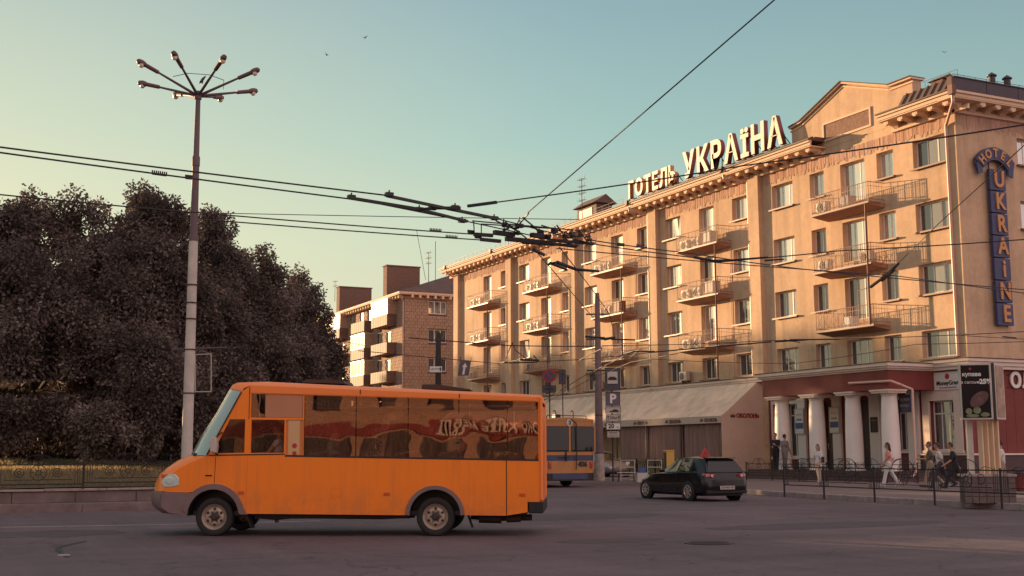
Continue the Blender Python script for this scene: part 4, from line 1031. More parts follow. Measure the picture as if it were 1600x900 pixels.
# ================================================================= VEHICLES
def bus_paint(name, col):
    m = bpy.data.materials.new(name); m.use_nodes = True; MATS[name] = m; t = m.node_tree; n = t.nodes; l = t.links; p = n['Principled BSDF']
    tc = n.new('ShaderNodeTexCoord'); sx = n.new('ShaderNodeSeparateXYZ'); l.new(tc.outputs['Object'], sx.inputs[0])
    hz = n.new('ShaderNodeMapRange'); hz.inputs[1].default_value = .36; hz.inputs[2].default_value = .95; hz.inputs[3].default_value = .55; hz.inputs[4].default_value = .03; l.new(sx.outputs[2], hz.inputs[0])
    tx = n.new('ShaderNodeTexNoise'); tx.inputs['Scale'].default_value = 2.6; tx.inputs['Detail'].default_value = 7; tx.inputs['Roughness'].default_value = .7; l.new(tc.outputs['Object'], tx.inputs['Vector'])
    r = n.new('ShaderNodeMapRange'); r.inputs[1].default_value = .35; r.inputs[2].default_value = .75; l.new(tx.outputs[0], r.inputs[0])
    mp = n.new('ShaderNodeMapping'); mp.inputs['Scale'].default_value = (6,6,.4); l.new(tc.outputs['Object'], mp.inputs[0])
    t2 = n.new('ShaderNodeTexNoise'); t2.inputs['Scale'].default_value = 1.5; t2.inputs['Detail'].default_value = 4; l.new(mp.outputs[0], t2.inputs['Vector'])
    r2 = n.new('ShaderNodeMapRange'); r2.inputs[1].default_value = .5; r2.inputs[2].default_value = .8; r2.inputs[3].default_value = 0; r2.inputs[4].default_value = .22; l.new(t2.outputs[0], r2.inputs[0])
    mu = n.new('ShaderNodeMath'); mu.operation = 'MULTIPLY_ADD'; l.new(r.outputs[0], mu.inputs[0]); l.new(hz.outputs[0], mu.inputs[1]); l.new(r2.outputs[0], mu.inputs[2])
    mi = n.new('ShaderNodeMix'); mi.data_type = 'RGBA'; l.new(mu.outputs[0], mi.inputs[0]); mi.inputs[6].default_value = tuple(col)+(1,); mi.inputs[7].default_value = (.20,.105,.075,1); l.new(mi.outputs[2], p.inputs['Base Color'])
    rr = n.new('ShaderNodeMapRange'); rr.inputs[3].default_value = .30; rr.inputs[4].default_value = .75; l.new(mu.outputs[0], rr.inputs[0]); l.new(rr.outputs[0], p.inputs['Roughness']); p.inputs['Specular IOR Level'].default_value = .4; p.inputs['Coat Weight'].default_value = .12
    tb = n.new('ShaderNodeTexNoise'); tb.inputs['Scale'].default_value = .9; l.new(tc.outputs['Object'], tb.inputs['Vector']); bp = n.new('ShaderNodeBump'); bp.inputs['Strength'].default_value = .25; bp.inputs['Distance'].default_value = .03; l.new(tb.outputs[0], bp.inputs['Height']); l.new(bp.outputs[0], p.inputs['Normal']); l.new(bp.outputs[0], p.inputs['Coat Normal'])
bus_paint('bus_orange', (0.96,0.235,0.020))
mat('bus_orange_light', (0.92,0.24,0.05), 0.5)
mat('bus_trim', (0.60,0.19,0.05), 0.5)
mat('bumper_grey', (0.19,0.125,0.125), 0.55, var=0.1, vscale=4)
mat('rubber', (0.022,0.018,0.020), 0.8, bump=0.3, bscale=40)
mat('wheel_steel', (0.42,0.33,0.27), 0.45, metal=0.4, var=0.15, vscale=8)
mat('wheel_dark', (0.06,0.045,0.045), 0.6, metal=0.3)
mat('alloy', (0.55,0.5,0.5), 0.3, metal=0.7)
mat('headlamp', (0.50,0.62,0.60), 0.08, coat=1.0)
mat('amber', (0.55,0.10,0.02), 0.35)
mat('tail_red', (0.35,0.02,0.02), 0.25, coat=0.8)
mat('car_black', (0.010,0.008,0.012), 0.25, spec=0.35, coat=0.25)
mat('car_silver', (0.30,0.26,0.25), 0.3, metal=0.5, coat=0.6)
mat('car_glass', (0.014,0.018,0.020), 0.03, spec=0.45)
mat('screen_glass', (0.34,0.42,0.38), 0.06, spec=1.0, coat=1.0)  # base colour lightened to carry the pale sky reflection
mat('seat_cloth', (0.16,0.10,0.11), 0.9, var=0.3, vscale=5)
mat('interior_tan', (0.30,0.20,0.14), 0.8)
mat('plate_white', (0.45,0.40,0.40), 0.5)
mat('trolley_yellow', (0.42,0.18,0.055), 0.5, var=0.1, vscale=2)
mat('trolley_blue', (0.04,0.05,0.105), 0.5, var=0.15, vscale=2)
def glass_mat(name, tint, mixf, col):
    m = bpy.data.materials.new(name); m.use_nodes = True; MATS[name] = m; t = m.node_tree; n = t.nodes; l = t.links
    for q in list(n): n.remove(q)
    o = n.new('ShaderNodeOutputMaterial'); tr = n.new('ShaderNodeBsdfTransparent'); tr.inputs[0].default_value = tuple(tint)+(1,)
    g = n.new('ShaderNodeBsdfGlossy'); g.inputs[0].default_value = tuple(col)+(1,); g.inputs['Roughness'].default_value = 0.012
    tc = n.new('ShaderNodeTexCoord'); mp = n.new('ShaderNodeMapping'); mp.inputs['Scale'].default_value = (.9,1,1.3); l.new(tc.outputs['Object'], mp.inputs[0])
    ns = n.new('ShaderNodeTexNoise'); ns.inputs['Scale'].default_value = 1.5; ns.inputs['Detail'].default_value = 1; l.new(mp.outputs[0], ns.inputs['Vector'])
    bp = n.new('ShaderNodeBump'); bp.inputs['Strength'].default_value = 0.055; bp.inputs['Distance'].default_value = 0.05; l.new(ns.outputs[0], bp.inputs['Height']); l.new(bp.outputs[0], g.inputs['Normal'])
    x = n.new('ShaderNodeMixShader'); x.inputs[0].default_value = mixf; l.new(tr.outputs[0], x.inputs[1]); l.new(g.outputs[0], x.inputs[2]); l.new(x.outputs[0], o.inputs[0]); return m
glass_mat('bus_glass', (0.74,0.64,0.62), 0.22, (0.60,0.48,0.45))
glass_mat('clear_glass', (0.80,0.74,0.70), 0.07, (0.7,0.6,0.6))

def wheel(root, x, y, r, w, side, rim_m, hub_m, spokes=0, rimr=.62, world=False, steer=0):
    """wheel with tyre, rim and hub; side=+1 outer face towards +y"""
    z = r; yo = y+side*w/2
    b = MB(); b.lathe([(r*.66,-w/2),(r*.9,-w/2),(r*.985,-w*.42),(r,-w*.3),(r,w*.3),(r*.985,w*.42),(r*.9,w/2),(r*.70,w/2),(r*.66,w*.42)], c=(x,y,z), axis='Y', n=36, cap=False)
    o = b.build('wheel', 'rubber', root, world=world); smooth_by(o, 50)
    f = lambda d: (y+side*(w/2-d))
    b = MB(); R = r*rimr
    prof = [(R*1.06, .0),(R*1.06,.012),(R*.99,.02),(R*.93,.05),(R*.80,.07),(R*.72,.045),(R*.50,.04),(R*.36,.05),(R*.02,.05)]
    vs = [(a, side*(w/2-d)) for a, d in prof]
    b.lathe([(a, h) for a, h in vs], c=(x,y,z), axis='Y', n=30, cap=False)
    if not spokes:
        q = b.build('rim', rim_m, o, world=False); smooth_by(q, 50)
        h = MB(); h.lathe([(R*.34, side*(w/2-.045)),(R*.32, side*(w/2-.01)),(R*.22, side*(w/2-.0)),(R*.18, side*(w/2+.012))], c=(x,y,z), axis='Y', n=18)
        for k in range(6):
            a = k*math.pi/3; h.tube((x+R*.42*math.cos(a), f(.045), z+R*.42*math.sin(a)), (x+R*.42*math.cos(a), f(.015), z+R*.42*math.sin(a)), .014, n=6)
        h.build('hub', hub_m, o, world=False)
        h = MB()
        for k in range(6):
            a = (k+.5)*math.pi/3; h.tube((x+R*.64*math.cos(a), f(.046), z+R*.64*math.sin(a)), (x+R*.64*math.cos(a), f(.036), z+R*.64*math.sin(a)), R*.115, n=10)
        h.build('rim_hole', 'black', o, world=False)
    else:
        q = b.build('rim', 'wheel_dark', o, world=False)
        h = MB()
        for k in range(spokes):
            a = k*2*math.pi/spokes+.2; d = Vector((math.cos(a),0,math.sin(a)))
            for s in (-.09,.09):
                d2 = Vector((math.cos(a+s),0,math.sin(a+s))); h.bar((x+R*.12*d.x, f(.01), z+R*.12*d.z), (x+R*1.0*d2.x, f(.004), z+R*1.0*d2.z), .028, .03, up=(0,1,0))
        h.lathe([(R*1.06, side*(w/2-.003)),(R*.95, side*(w/2+.006)),(R*.90, side*(w/2-.02))], c=(x,y,z), axis='Y', n=30, cap=False)
        h.lathe([(R*.22, side*(w/2-.02)),(R*.16, side*(w/2+.004))], c=(x,y,z), axis='Y', n=14)
        h.build('spokes', rim_m, o, world=False)
    return o

# ---------------------------------------------------------------- orange minibus
BD = Vector((-0.87121712, 0.49089788, 0)); BN = Vector((-0.49089788, -0.87121712, 0))
rwp = gz(680, 838); BO = rwp-BN*0.98
BRZ = math.atan2(BD.y, BD.x)
bus = thing('minibus', 'bright orange minibus with dark side windows driving left across the junction', 'minibus', tuple(BO), BRZ)
HW = 1.03
def arch(cx, cz, r, a0, a1, n=14): return [(cx+r*math.cos(rad(a0+(a1-a0)*i/n)), cz+r*math.sin(rad(a0+(a1-a0)*i/n))) for i in range(n+1)]
FA = (3.99, .36, .475); RA = (0.0, .36, .46)
side = [(-1.86,.60),(-1.86,2.44),(3.36,2.69),(3.52,2.58),(4.13,1.42),(4.38,1.33),(4.62,1.21),(4.80,1.06),(4.88,.93),(4.90,.79),(4.465,.775)]
side += [p for p in arch(FA[0],FA[1],FA[2],62,175) if p[0] < 4.2][0:]
side += [(3.40,.40)] + [(.46,.37)] + arch(RA[0],RA[1],RA[2],5,175) + [(-.46,.37),(-1.25,.36),(-1.64,.42),(-1.64,.60)]
# windows cut into the side skin
H1 = [(3.88,1.475),(3.455,1.475),(3.455,2.075),(3.70,2.075)]
H1 = [(4.03,1.47),(3.45,1.48),(3.45,2.08),(3.73,2.08)]
H2 = [(2.73,1.475),(3.335,1.475),(3.335,2.07),(2.73,2.06)]
H3 = [(2.40,2.095),(3.345,2.11),(3.345,2.535),(2.40,2.505)]
def lz(x, p, q): return p[1]+(q[1]-p[1])*(x-p[0])/(q[0]-p[0])
topl = ((2.38,2.505),(-1.84,2.355)); botl = ((2.38,1.405),(-1.84,1.335))
H4 = [(-1.84,botl[1][1]),(2.375,1.405),(2.375,2.505),(-1.84,2.355)]
H5 = [(2.385,1.43),(2.70,1.435),(2.70,2.06),(2.385,2.06)]
for s, nm in ((1,'side_panel'),(-1,'side_panel')):
    b = MB(); b.holed(side, [H1,H2,H3,H4,H5], lambda x,z: (x, s*HW, z), lambda x,z: (x, s*(HW-.035), z))
    o = b.build(nm, 'bus_orange', bus, world=False)
    seamy = s*(HW+.0015)
    if s == 1: sp = o
def seam(pts, par, w=.012, y=HW+.002, m='black', nm='panel_seam'):
    b = MB()
    for p, q in zip(pts, pts[1:]): b.bar((p[0],y,p[1]),(q[0],y,q[1]),.008,w,up=(0,1,0)) if False else b.bar((p[0],y,p[1]),(q[0],y,q[1]),.004,w,up=(0,0,1) if abs(q[0]-p[0])>abs(q[1]-p[1]) else (1,0,0))
    return b.build(nm, m, par, world=False)
seam([(-1.27,1.33),(-1.27,.37)], sp, .016); seam([(3.97,1.40),(3.985,.86)], sp, .008); seam([(3.38,2.08),(3.38,2.66)], sp, .012); 
seam([(1.36,2.52),(1.36,2.60)], sp); seam([(-.43,2.43),(-.43,2.51)], sp)
seam([(4.10,1.435),(2.71,1.45)], sp, .022); seam([(2.71,1.42),(-1.84,1.325)], sp, .030)
seam([(3.385,1.45),(3.40,.42)], sp, .005, m='bus_trim')
# shells lofted across the width: roof+rear, hood, windscreen
def shell(name, pts, m, roofcrown=0.0, par=None, off=0.0):
    ysam = [0,.25,.5,.68,.80,.88,.94,.98,1.0]; ysam = [-v for v in ysam[:0:-1]]+ysam
    b = MB(); n = len(ysam)
    for (sx, sz, cx, cz) in pts:
        for t in ysam:
            k = 1-abs(t)**5; b.v.append((sx+(cx-sx)*k, t*(HW+off), sz+(cz-sz)*k))
    for i in range(len(pts)-1):
        for j in range(n-1): b.f.append((i*n+j, i*n+j+1, (i+1)*n+j+1, (i+1)*n+j))
    o = b.build(name, m, par or bus, world=False, fix=True); smooth_by(o, 60); return o
def lerp(a, b, t): return tuple(a[i]+(b[i]-a[i])*t for i in range(len(a)))
R0_ = (3.36,2.69,3.76,2.77); R1_ = (-1.86,2.44,-1.88,2.50)
shell('roof', [(3.52,2.58,3.90,2.66),(3.48,2.64,3.85,2.73),R0_,(3.2,2.68,3.2,2.785),lerp((3.2,2.68,3.2,2.785),R1_,.5),R1_,(-1.87,2.30,-1.91,2.36)], 'bus_orange_light')
shell('windscreen', [(4.135,1.43,4.60,1.45),(3.98,1.74,4.43,1.78),(3.735,2.18,4.15,2.22),(3.52,2.575,3.91,2.65)], 'screen_glass')
shell('hood', [(4.13,1.42,4.62,1.44),(4.38,1.33,4.84,1.35),(4.62,1.21,5.02,1.22),(4.78,1.08,5.15,1.10),(4.86,.98,5.20,1.00),(4.88,.93,5.22,.93),(4.90,.80,5.24,.80)], 'bus_orange')
shell('bumper', [(4.86,.80,5.22,.80),(4.93,.79,5.29,.79),(4.95,.70,5.30,.70),(4.93,.52,5.27,.53),(4.80,.42,5.08,.40),(4.46,.36,4.6,.36)], 'bumper_grey', off=.012)
b = MB(); poly = [(4.94,.79),(4.94,.52),(4.80,.42),(4.46,.37)]+[p for p in arch(FA[0],FA[1],FA[2],0,60,8)]+[(4.46,.79)]
poly = [(4.94,.79),(4.94,.52),(4.80,.42),(4.47,.36)]+arch(FA[0],FA[1],.475,0,58,8)
for s in (1,-1):
    b = MB(); b.prism(poly, lambda x,z:(x,s*(HW+.012),z), lambda x,z:(x,s*(HW-.03),z)); b.build('bumper_side', 'bumper_grey', bus, world=False)
    fl = MB(); o_ = arch(FA[0],FA[1],.57,10,160,16); i_ = arch(FA[0],FA[1],.468,4,172,16); fl.prism(o_+[(3.44,.50),(3.36,.385),(3.50,.385)]+i_[::-1], lambda x,z:(x,s*(HW+.03),z), lambda x,z:(x,s*(HW-.02),z)); q = fl.build('front_arch_flare', 'bumper_grey', bus, world=False, bevel=.01)
    fl = MB(); o_ = arch(RA[0],RA[1],.53,2,178,18); i_ = arch(RA[0],RA[1],.455,0,180,18); fl.prism(o_+i_[::-1], lambda x,z:(x,s*(HW+.03),z), lambda x,z:(x,s*(HW-.02),z)); fl.build('rear_arch_flare', 'bumper_grey', bus, world=False, bevel=.01)
b = MB(); b.box(-1.90,-1.82,-HW+.04,HW-.04,.60,2.30); b.build('rear_panel', 'bus_orange', bus, world=False)
b = MB()
for s in (1,-1): b.box(-1.915,-1.862,s*(HW-.03)-.05,s*(HW-.03)+.05,.62,2.44)
b.build('rear_corner', 'bus_orange_light', bus, world=False, bevel=.02)
b = MB(); b.box(-1.92,-1.66,-HW-.01,HW+.015,.40,.60); b.build('rear_bumper', 'rubber', bus, world=False, bevel=.02)
# roof side band above the windows (three lengths with joints)
for x0, x1 in ((3.355,1.375),(1.345,-.415),(-.445,-1.80)):
    b = MB(); zt0 = lambda x: 2.685+(2.44-2.685)*(3.36-x)/5.22; zb0 = lambda x: lz(x,*topl)+.012
    b.prism([(x0,zb0(x0)),(x1,zb0(x1)),(x1,zt0(x1)),(x0,zt0(x0))], lambda x,z:(x,HW+.014,z), lambda x,z:(x,HW+.001,z)); b.build('roof_band', 'bus_orange_light', bus, world=False, bevel=.004)
# windows
def pane(poly, m, nm='window', y=HW-.006, par=None):
    b = MB(); b.prism(poly, lambda x,z:(x,y,z), lambda x,z:(x,y-.006,z)); return b.build(nm, m, par or bus, world=False)
xs = [2.37,1.43,.49,-.42,-1.29,-1.84]
for s in (1,-1):
    for a, c in zip(xs, xs[1:]):
        pane([(a-.008,lz(a,*botl)+.0),(c+.008,lz(c,*botl)+.0),(c+.008,lz(c,*topl)),(a-.008,lz(a,*topl))], 'bus_glass', y=s*(HW-.004))
    pane(H1, 'clear_glass', 'front_quarter_window', s*(HW-.01)); pane([(2.74,1.48),(3.33,1.48),(3.33,2.06),(2.74,2.05)], 'clear_glass', 'driver_window', s*(HW-.01))
    pane([(3.10,2.115),(3.335,2.115),(3.335,2.53),(3.10,2.525)], 'bus_glass', 'upper_window', s*(HW-.01)); 
pane([(2.41,2.10),(3.09,2.11),(3.09,2.525),(2.41,2.50)], mat('film_tan', (0.46,0.20,0.12), .25, coat=.5), 'upper_filmed_window', HW-.01)
pane([(2.45,1.44),(2.66,1.44),(2.66,2.05),(2.45,2.05)], mat('film_cream', (0.62,0.38,0.20), .25, coat=.5), 'advert_window', HW-.008)
pane([(2.39,1.435),(2.70,1.435),(2.70,2.055),(2.39,2.055)], 'bus_trim', 'window_surround', HW-.016)
b = MB(); b.lathe([(.045,0),(.045,.004)], axis='Y', c=(2.54,HW-.006,1.60), n=14); b.cb((2.54,HW-.004,1.47),(.07,.004,.06)); b.build('advert_print', 'red', bus, world=False)
b = MB(); b.path([(3.20,HW-.02,2.53),(3.19,HW-.02,2.40),(3.21,HW-.02,2.28),(3.19,HW-.02,2.12)],.011,5); b.build('cord', 'tin_lit', bus, world=False)
# A-pillar trim and dark rubber beside the windscreen
b = MB(); b.bar((4.135,HW+.004,1.44),(3.53,HW+.004,2.57),.02,.035,up=(0,1,0)); b.build('pillar_seal', 'black', bus, world=False)
# lamps, markers, handle, flap
hl = MB(); cx, cz = 4.80, .985
pts = [(4.66,.90),(4.80,.875),(4.94,.885),(4.985,.955),(4.93,1.045),(4.84,1.105),(4.72,1.10),(4.655,1.02)]
hl.prism(pts, lambda x,z:(x-.03,HW+.014,z), lambda x,z:(x-.03,HW-.12,z)); o = hl.build('headlight', 'headlamp', bus, world=False, bevel=.012)
q = MB(); q.lathe([(.075,0),(.075,.006),(.045,.012)], axis='Y', c=(4.80,HW+.014,.99), n=18); q.build('lens', 'headlamp', o, world=False)
hl = MB(); hl.prism(pts, lambda x,z:(x-.03,-HW-.014,z), lambda x,z:(x-.03,-HW+.12,z)); hl.build('headlight', 'headlamp', bus, world=False, bevel=.012)
hl = MB(); hl.box(4.86,4.97,HW-.10,HW-.02,1.04,1.10); hl.build('indicator', 'amber', bus, world=False, bevel=.01)
for x, z in ((3.49,.77),(.86,.745),(-1.55,.725)):
    b = MB(); b.box(x-.055,x+.055,HW,HW+.016,z-.026,z+.026); o = b.build('side_marker', 'amber', bus, world=False, bevel=.004)
b = MB(); b.box(4.03,4.15,HW,HW+.012,1.065,1.088); b.build('side_vent', 'black', bus, world=False)
b = MB(); 
for q in ((1.66,1.86,.68,.685),(1.66,1.86,.825,.83),(1.66,1.665,.685,.825),(1.855,1.86,.685,.825)): b.box(q[0],q[1],HW,HW+.004,q[2],q[3])
b.build('fuel_flap', 'bus_trim', bus, world=False)
b = MB(); b.prism([(3.90,1.47),(4.01,1.50),(4.02,1.70),(3.98,1.76),(3.90,1.75),(3.885,1.6)], lambda x,z:(x,HW+.10,z), lambda x,z:(x,HW+.24,z)); o = b.build('mirror', 'offwhite', bus, world=False, bevel=.02)
b = MB(); b.path([(3.93,HW,1.44),(3.97,HW+.16,1.50)],.015,6); b.path([(3.86,HW,1.85),(3.95,HW+.15,1.74)],.012,6); b.build('mirror_arm', 'black', o, world=False)
b = MB()
for s, x in ((1,4.22),(-1,4.40)):
    b.path([(4.42,s*.45,1.46),(4.15,s*.45+.3,1.66),(3.98,s*.45+.35,1.86)],.010,5)
b.cb((4.35,HW-.25,1.45),(.16,.22,.05)); b.build('wiper', 'black', bus, world=False)
b = MB(); b.box(4.1,4.40,-.9,.9,1.42,1.455); b.build('cowl', 'iron', bus, world=False)
# underbody, exhaust, mud flaps
b = MB(); b.box(-1.6,4.4,-.88,.88,.36,.44); b.build('floor', 'black', bus, world=False)
b = MB(); b.box(.5,3.3,-.85,.80,.30,.36); b.build('chassis', 'iron_black', bus, world=False)
b = MB(); b.path([(3.3,.7,.33),(2.9,.75,.30),(2.6,.7,.33),(1.0,.72,.31),(.4,.72,.34)],.03,6); b.build('brake_pipe', 'iron', bus, world=False)
b = MB(); b.path([(-.6,.6,.33),(-1.2,.62,.30),(-1.7,.60,.31)],.055,8); b.tube((-.75,.62,.31),(-1.15,.62,.30),.10,n=10); b.build('exhaust', 'iron', bus, world=False)
b = MB(); b.tube((-1.25,.7,.30),(-1.5,.7,.31),.08,n=10); b.build('air_tank', 'iron', bus, world=False)
for x, y in ((-.56,.85),(3.40,.88),(-.56,-.85),(3.40,-.88)):
    b = MB(); b.add([(x,y-.14,.42),(x,y+.12,.42),(x-.10,y+.12,.14),(x-.10,y-.14,.14),(x+.015,y-.14,.42),(x+.015,y+.12,.42),(x-.085,y+.12,.14),(x-.085,y-.14,.14)],[(0,1,2,3),(7,6,5,4),(0,4,5,1),(1,5,6,2),(2,6,7,3),(3,7,4,0)]); b.build('mud_flap', 'rubber', bus, world=False)
for x, rr in ((3.99,.35),(0,.345)):
    for s in (1,-1):
        o = wheel(bus, x, s*(.98-.11), .342, .20, s, 'wheel_steel', 'wheel_dark', rimr=.64)
wheel(bus, 0, -.62, .34, .2, -1, 'wheel_steel', 'wheel_dark')
b = MB(); b.tube((0,-.9,.34),(0,.9,.34),.06,n=8); b.tube((3.99,-.85,.34),(3.99,.85,.34),.05,n=8); b.build('axle', 'iron', bus, world=False)
for cx in (3.99, 0):
    for s in (1,-1):
        b = MB(); A = arch(cx,.36,.47,0,180,12); b.v = [(x,s*(HW-.36),z) for x,z in A]+[(x,s*(HW-.02),z) for x,z in A]; n = len(A)
        b.f = [(i,i+1,n+i+1,n+i) for i in range(n-1)]; b.add([(x,s*(HW-.36),z) for x,z in A],[tuple(range(n))]); b.build('wheel_well', 'black', bus, world=False)
# roof hatches
for x, l in ((.42,.62),(2.9,.5)):
    z = 2.50+(.285)*(x+1.86)/5.2
b = MB(); b.prism([(2.55,2.765),(1.75,2.735),(1.80,2.80),(2.50,2.83)], lambda x,z:(x,-.45,z), lambda x,z:(x,.45,z)); b.build('roof_hatch', 'iron', bus, world=False)
b = MB(); b.prism([(.35,2.64),(-.45,2.60),(-.55,2.625),(.05,2.72),(.33,2.72)], lambda x,z:(x,-.35,z), lambda x,z:(x,.35,z)); b.build('roof_hatch', 'iron', bus, world=False)
# interior
b = MB(); b.box(-1.8,4.1,-.95,.95,.93,.96); b.build('cabin_floor', 'iron_black', bus, world=False)
b = MB(); b.box(-1.7,3.3,-.93,.93,2.26,2.28); b.build('ceiling', 'interior_tan', bus, world=False)
def seat(x, y, zf=.96, m='seat_cloth'):
    b = MB(); b.cb((x,y,zf+.38),(.45,.44,.14)); b.add([(x-.26,y-.22,zf+.42),(x-.14,y-.22,zf+.42),(x-.26,y-.22,zf+1.08),(x-.36,y-.22,zf+1.08),(x-.26,y+.22,zf+.42),(x-.14,y+.22,zf+.42),(x-.26,y+.22,zf+1.08),(x-.36,y+.22,zf+1.08)],[(0,1,2,3),(7,6,5,4),(0,4,5,1),(1,5,6,2),(2,6,7,3),(3,7,4,0)])
    b.cb((x,y,zf+.16),(.3,.3,.31)); b.build('seat', m, bus, world=False, bevel=.04)
for x in (1.9,1.1,.3,-.5,-1.3):
    for y in (.68,-.15,-.70): seat(x, y)
seat(2.95,.52,.78); seat(2.95,-.55,.78)
b = MB(); b.lathe([(.19,0),(.19,.02)], c=(0,0,0), n=20, cap=False); b = MB(); b.ring((3.62,.52,1.50),.19,.014,Vector((.45,0,.9)).normalized(),(0,1,0),n=20,m=6); b.tube((3.62,.52,1.5),(3.95,.52,1.25),.025,n=6); b.build('steering_wheel', 'black', bus, world=False)
b = MB(); b.prism([(3.75,1.0),(4.2,1.0),(4.1,1.42),(3.85,1.45)], lambda x,z:(x,-.9,z), lambda x,z:(x,.9,z)); b.build('dashboard', 'iron_black', bus, world=False)

# ---------------------------------------------------------------- hatchback cars
def hatch(name, label, loc, rz, paint, scale=1.0, roof_sign=False):
    car = thing(name, label, 'car', loc, rz); car.scale = (scale, scale, scale*.94)
    # lower body lofted along its length
    st = [(-.91,.40,.58,.50,.62,.52),(-.89,.30,.70,.56,.74,.62),(-.80,.26,.80,.62,.94,.66),(-.68,.24,.84,.66,.975,.73),(-.45,.22,.87,.66,.985,.80),(0,.20,.885,.64,.975,.81),(.65,.19,.875,.62,.955,.81),(1.3,.19,.875,.60,.93,.81),(1.9,.20,.88,.60,.915,.81),(2.3,.21,.885,.60,.89,.80),(2.7,.22,.87,.60,.83,.76),(3.1,.23,.80,.58,.745,.66),(3.35,.26,.68,.52,.66,.54),(3.48,.34,.5,.46,.56,.36)]
    b = MB(); 
    for (x,zb,w,zm,zt,wt) in st:
        half = [(w*.86,zb),(w*.97,zb+.07),(w,zm-.10),(w*.995,zm+.05),(w*.965,zt-.10),(wt+.035,zt-.02),(wt,zt),(wt*.6,zt+.03),(0,zt+.045)]
        ring = [(x,-a,z) for a,z in half[:-1]]+[(x,0,half[-1][1])]+[(x,a,z) for a,z in half[-2::-1]]
        b.v += ring
    m_ = 17; n = len(st)
    for i in range(n-1):
        for j in range(m_-1): b.f.append((i*m_+j, i*m_+j+1, (i+1)*m_+j+1, (i+1)*m_+j))
        b.f.append((i*m_+m_-1, i*m_, (i+1)*m_, (i+1)*m_+m_-1))
    b.f.append(tuple(range(m_))); b.f.append(tuple((n-1)*m_+j for j in range(m_)))
    body = b.build('body', paint, car, world=False); smooth_by(body, 38)
    # greenhouse: roof shell and pillars, glass between
    base = [(-.78,.70,.97),(-.30,.79,.985),(.60,.80,.96),(1.35,.80,.94),(1.62,.76,.93),(2.02,.66,.915)]
    top = [(-.50,.52,1.40),(-.22,.60,1.435),(.45,.62,1.46),(.95,.60,1.44),(1.12,.57,1.40),(1.22,.52,1.375)]
    rf = MB(); prof = [(x,w,z) for x,w,z in top]; nn = 9
    for (x,w,z) in prof:
        for k in range(nn):
            t = -1+2*k/(nn-1); rf.v.append((x+(.06*(1-t*t) if x > 1 else (-.05*(1-t*t) if x < -.4 else 0)), w*t, z+.035*(1-t*t)))
    for i in range(len(prof)-1):
        for k in range(nn-1): rf.f.append((i*nn+k,i*nn+k+1,(i+1)*nn+k+1,(i+1)*nn+k))
    ro = rf.build('roof', paint, car, world=False); smooth_by(ro, 60)
    def q(p0,p1,p2,p3,m,nm,sh=.03,off=.0):
        P = [Vector(p) for p in (p0,p1,p2,p3)]; c = sum(P, Vector())/4; nrm = (P[1]-P[0]).cross(P[3]-P[0]).normalized()
        if nrm.dot(c-Vector((.5,0,.9))) < 0: nrm = -nrm
        P = [p+(c-p).normalized()*sh+nrm*off for p in P]; b = MB(); b.add(P+[p-nrm*.012 for p in P],[(0,1,2,3),(7,6,5,4),(0,4,5,1),(1,5,6,2),(2,6,7,3),(3,7,4,0)]); return b.build(nm, m, car, world=False)
    for s in (1,-1):
        B = [(x,s*w,z) for x,w,z in base]; T = [(x,s*w,z) for x,w,z in top]
        # painted side frame behind the glass
        for i in range(5): q(B[i],B[i+1],T[i+1],T[i],paint,'side_frame',0,-.004)
        q((-.42,s*.775,.99),(.42,s*.798,.965),(.34,s*.615,1.445),(-.18,s*.598,1.43),'car_glass','rear_side_window',.035,.004) if False else None
        q((-.38,s*.782,1.0),(-.02,s*.795,.985),(-.02,s*.615,1.425),(-.16,s*.604,1.41),'car_glass','quarter_window',.02,.006)
        q((.04,s*.797,.985),(.70,s*.80,.965),(.60,s*.613,1.43),(.04,s*.612,1.43),'car_glass','rear_door_window',.02,.006)
        q((.77,s*.80,.965),(1.66,s*.775,.945),(1.10,s*.60,1.375),(.67,s*.608,1.425),'car_glass','front_door_window',.02,.006)
        mb = MB(); mb.cb((1.50,s*.92,1.0),(.14,.17,.12)); o = mb.build('mirror', paint, car, world=False, bevel=.03)
        h = MB()
        for x in (.22,1.08): h.cb((x,s*.872,.86),(.17,.03,.025))
        h.build('door_handle', paint, car, world=False)
        h = MB()
        for x0,x1,z0,z1 in ((.70,.70,.35,.95),(1.62,1.70,.30,.92),(-.12,-.12,.60,.95)): h.bar((x0,s*.880,z0),(x1,s*.862 if z1 > .9 else s*.880,z1),.006,.012,up=(1,0,0))
        h.bar((.35,s*.884,.50),(1.55,s*.884,.50),.012,.03); h.build('door_seam', 'rubber', car, world=False)
    q((-.80,-.66,.985),(-.80,.66,.985),(-.53,.50,1.40),(-.53,-.50,1.40),'car_glass','rear_window',.03,.012)
    q((-.84,-.70,.97),(-.84,.70,.97),(-.50,.52,1.41),(-.50,-.52,1.41),paint,'tailgate',0,-.01)
    q((2.04,-.66,.92),(2.04,.66,.92),(1.22,.52,1.385),(1.22,-.52,1.385),'car_glass','windscreen',.02,.0)
    b = MB(); b.prism([(-.62,1.425),(-.30,1.452),(-.30,1.475),(-.64,1.44)], lambda x,z:(x,-.54,z), lambda x,z:(x,.54,z)); b.build('spoiler', paint, car, world=False, bevel=.008)
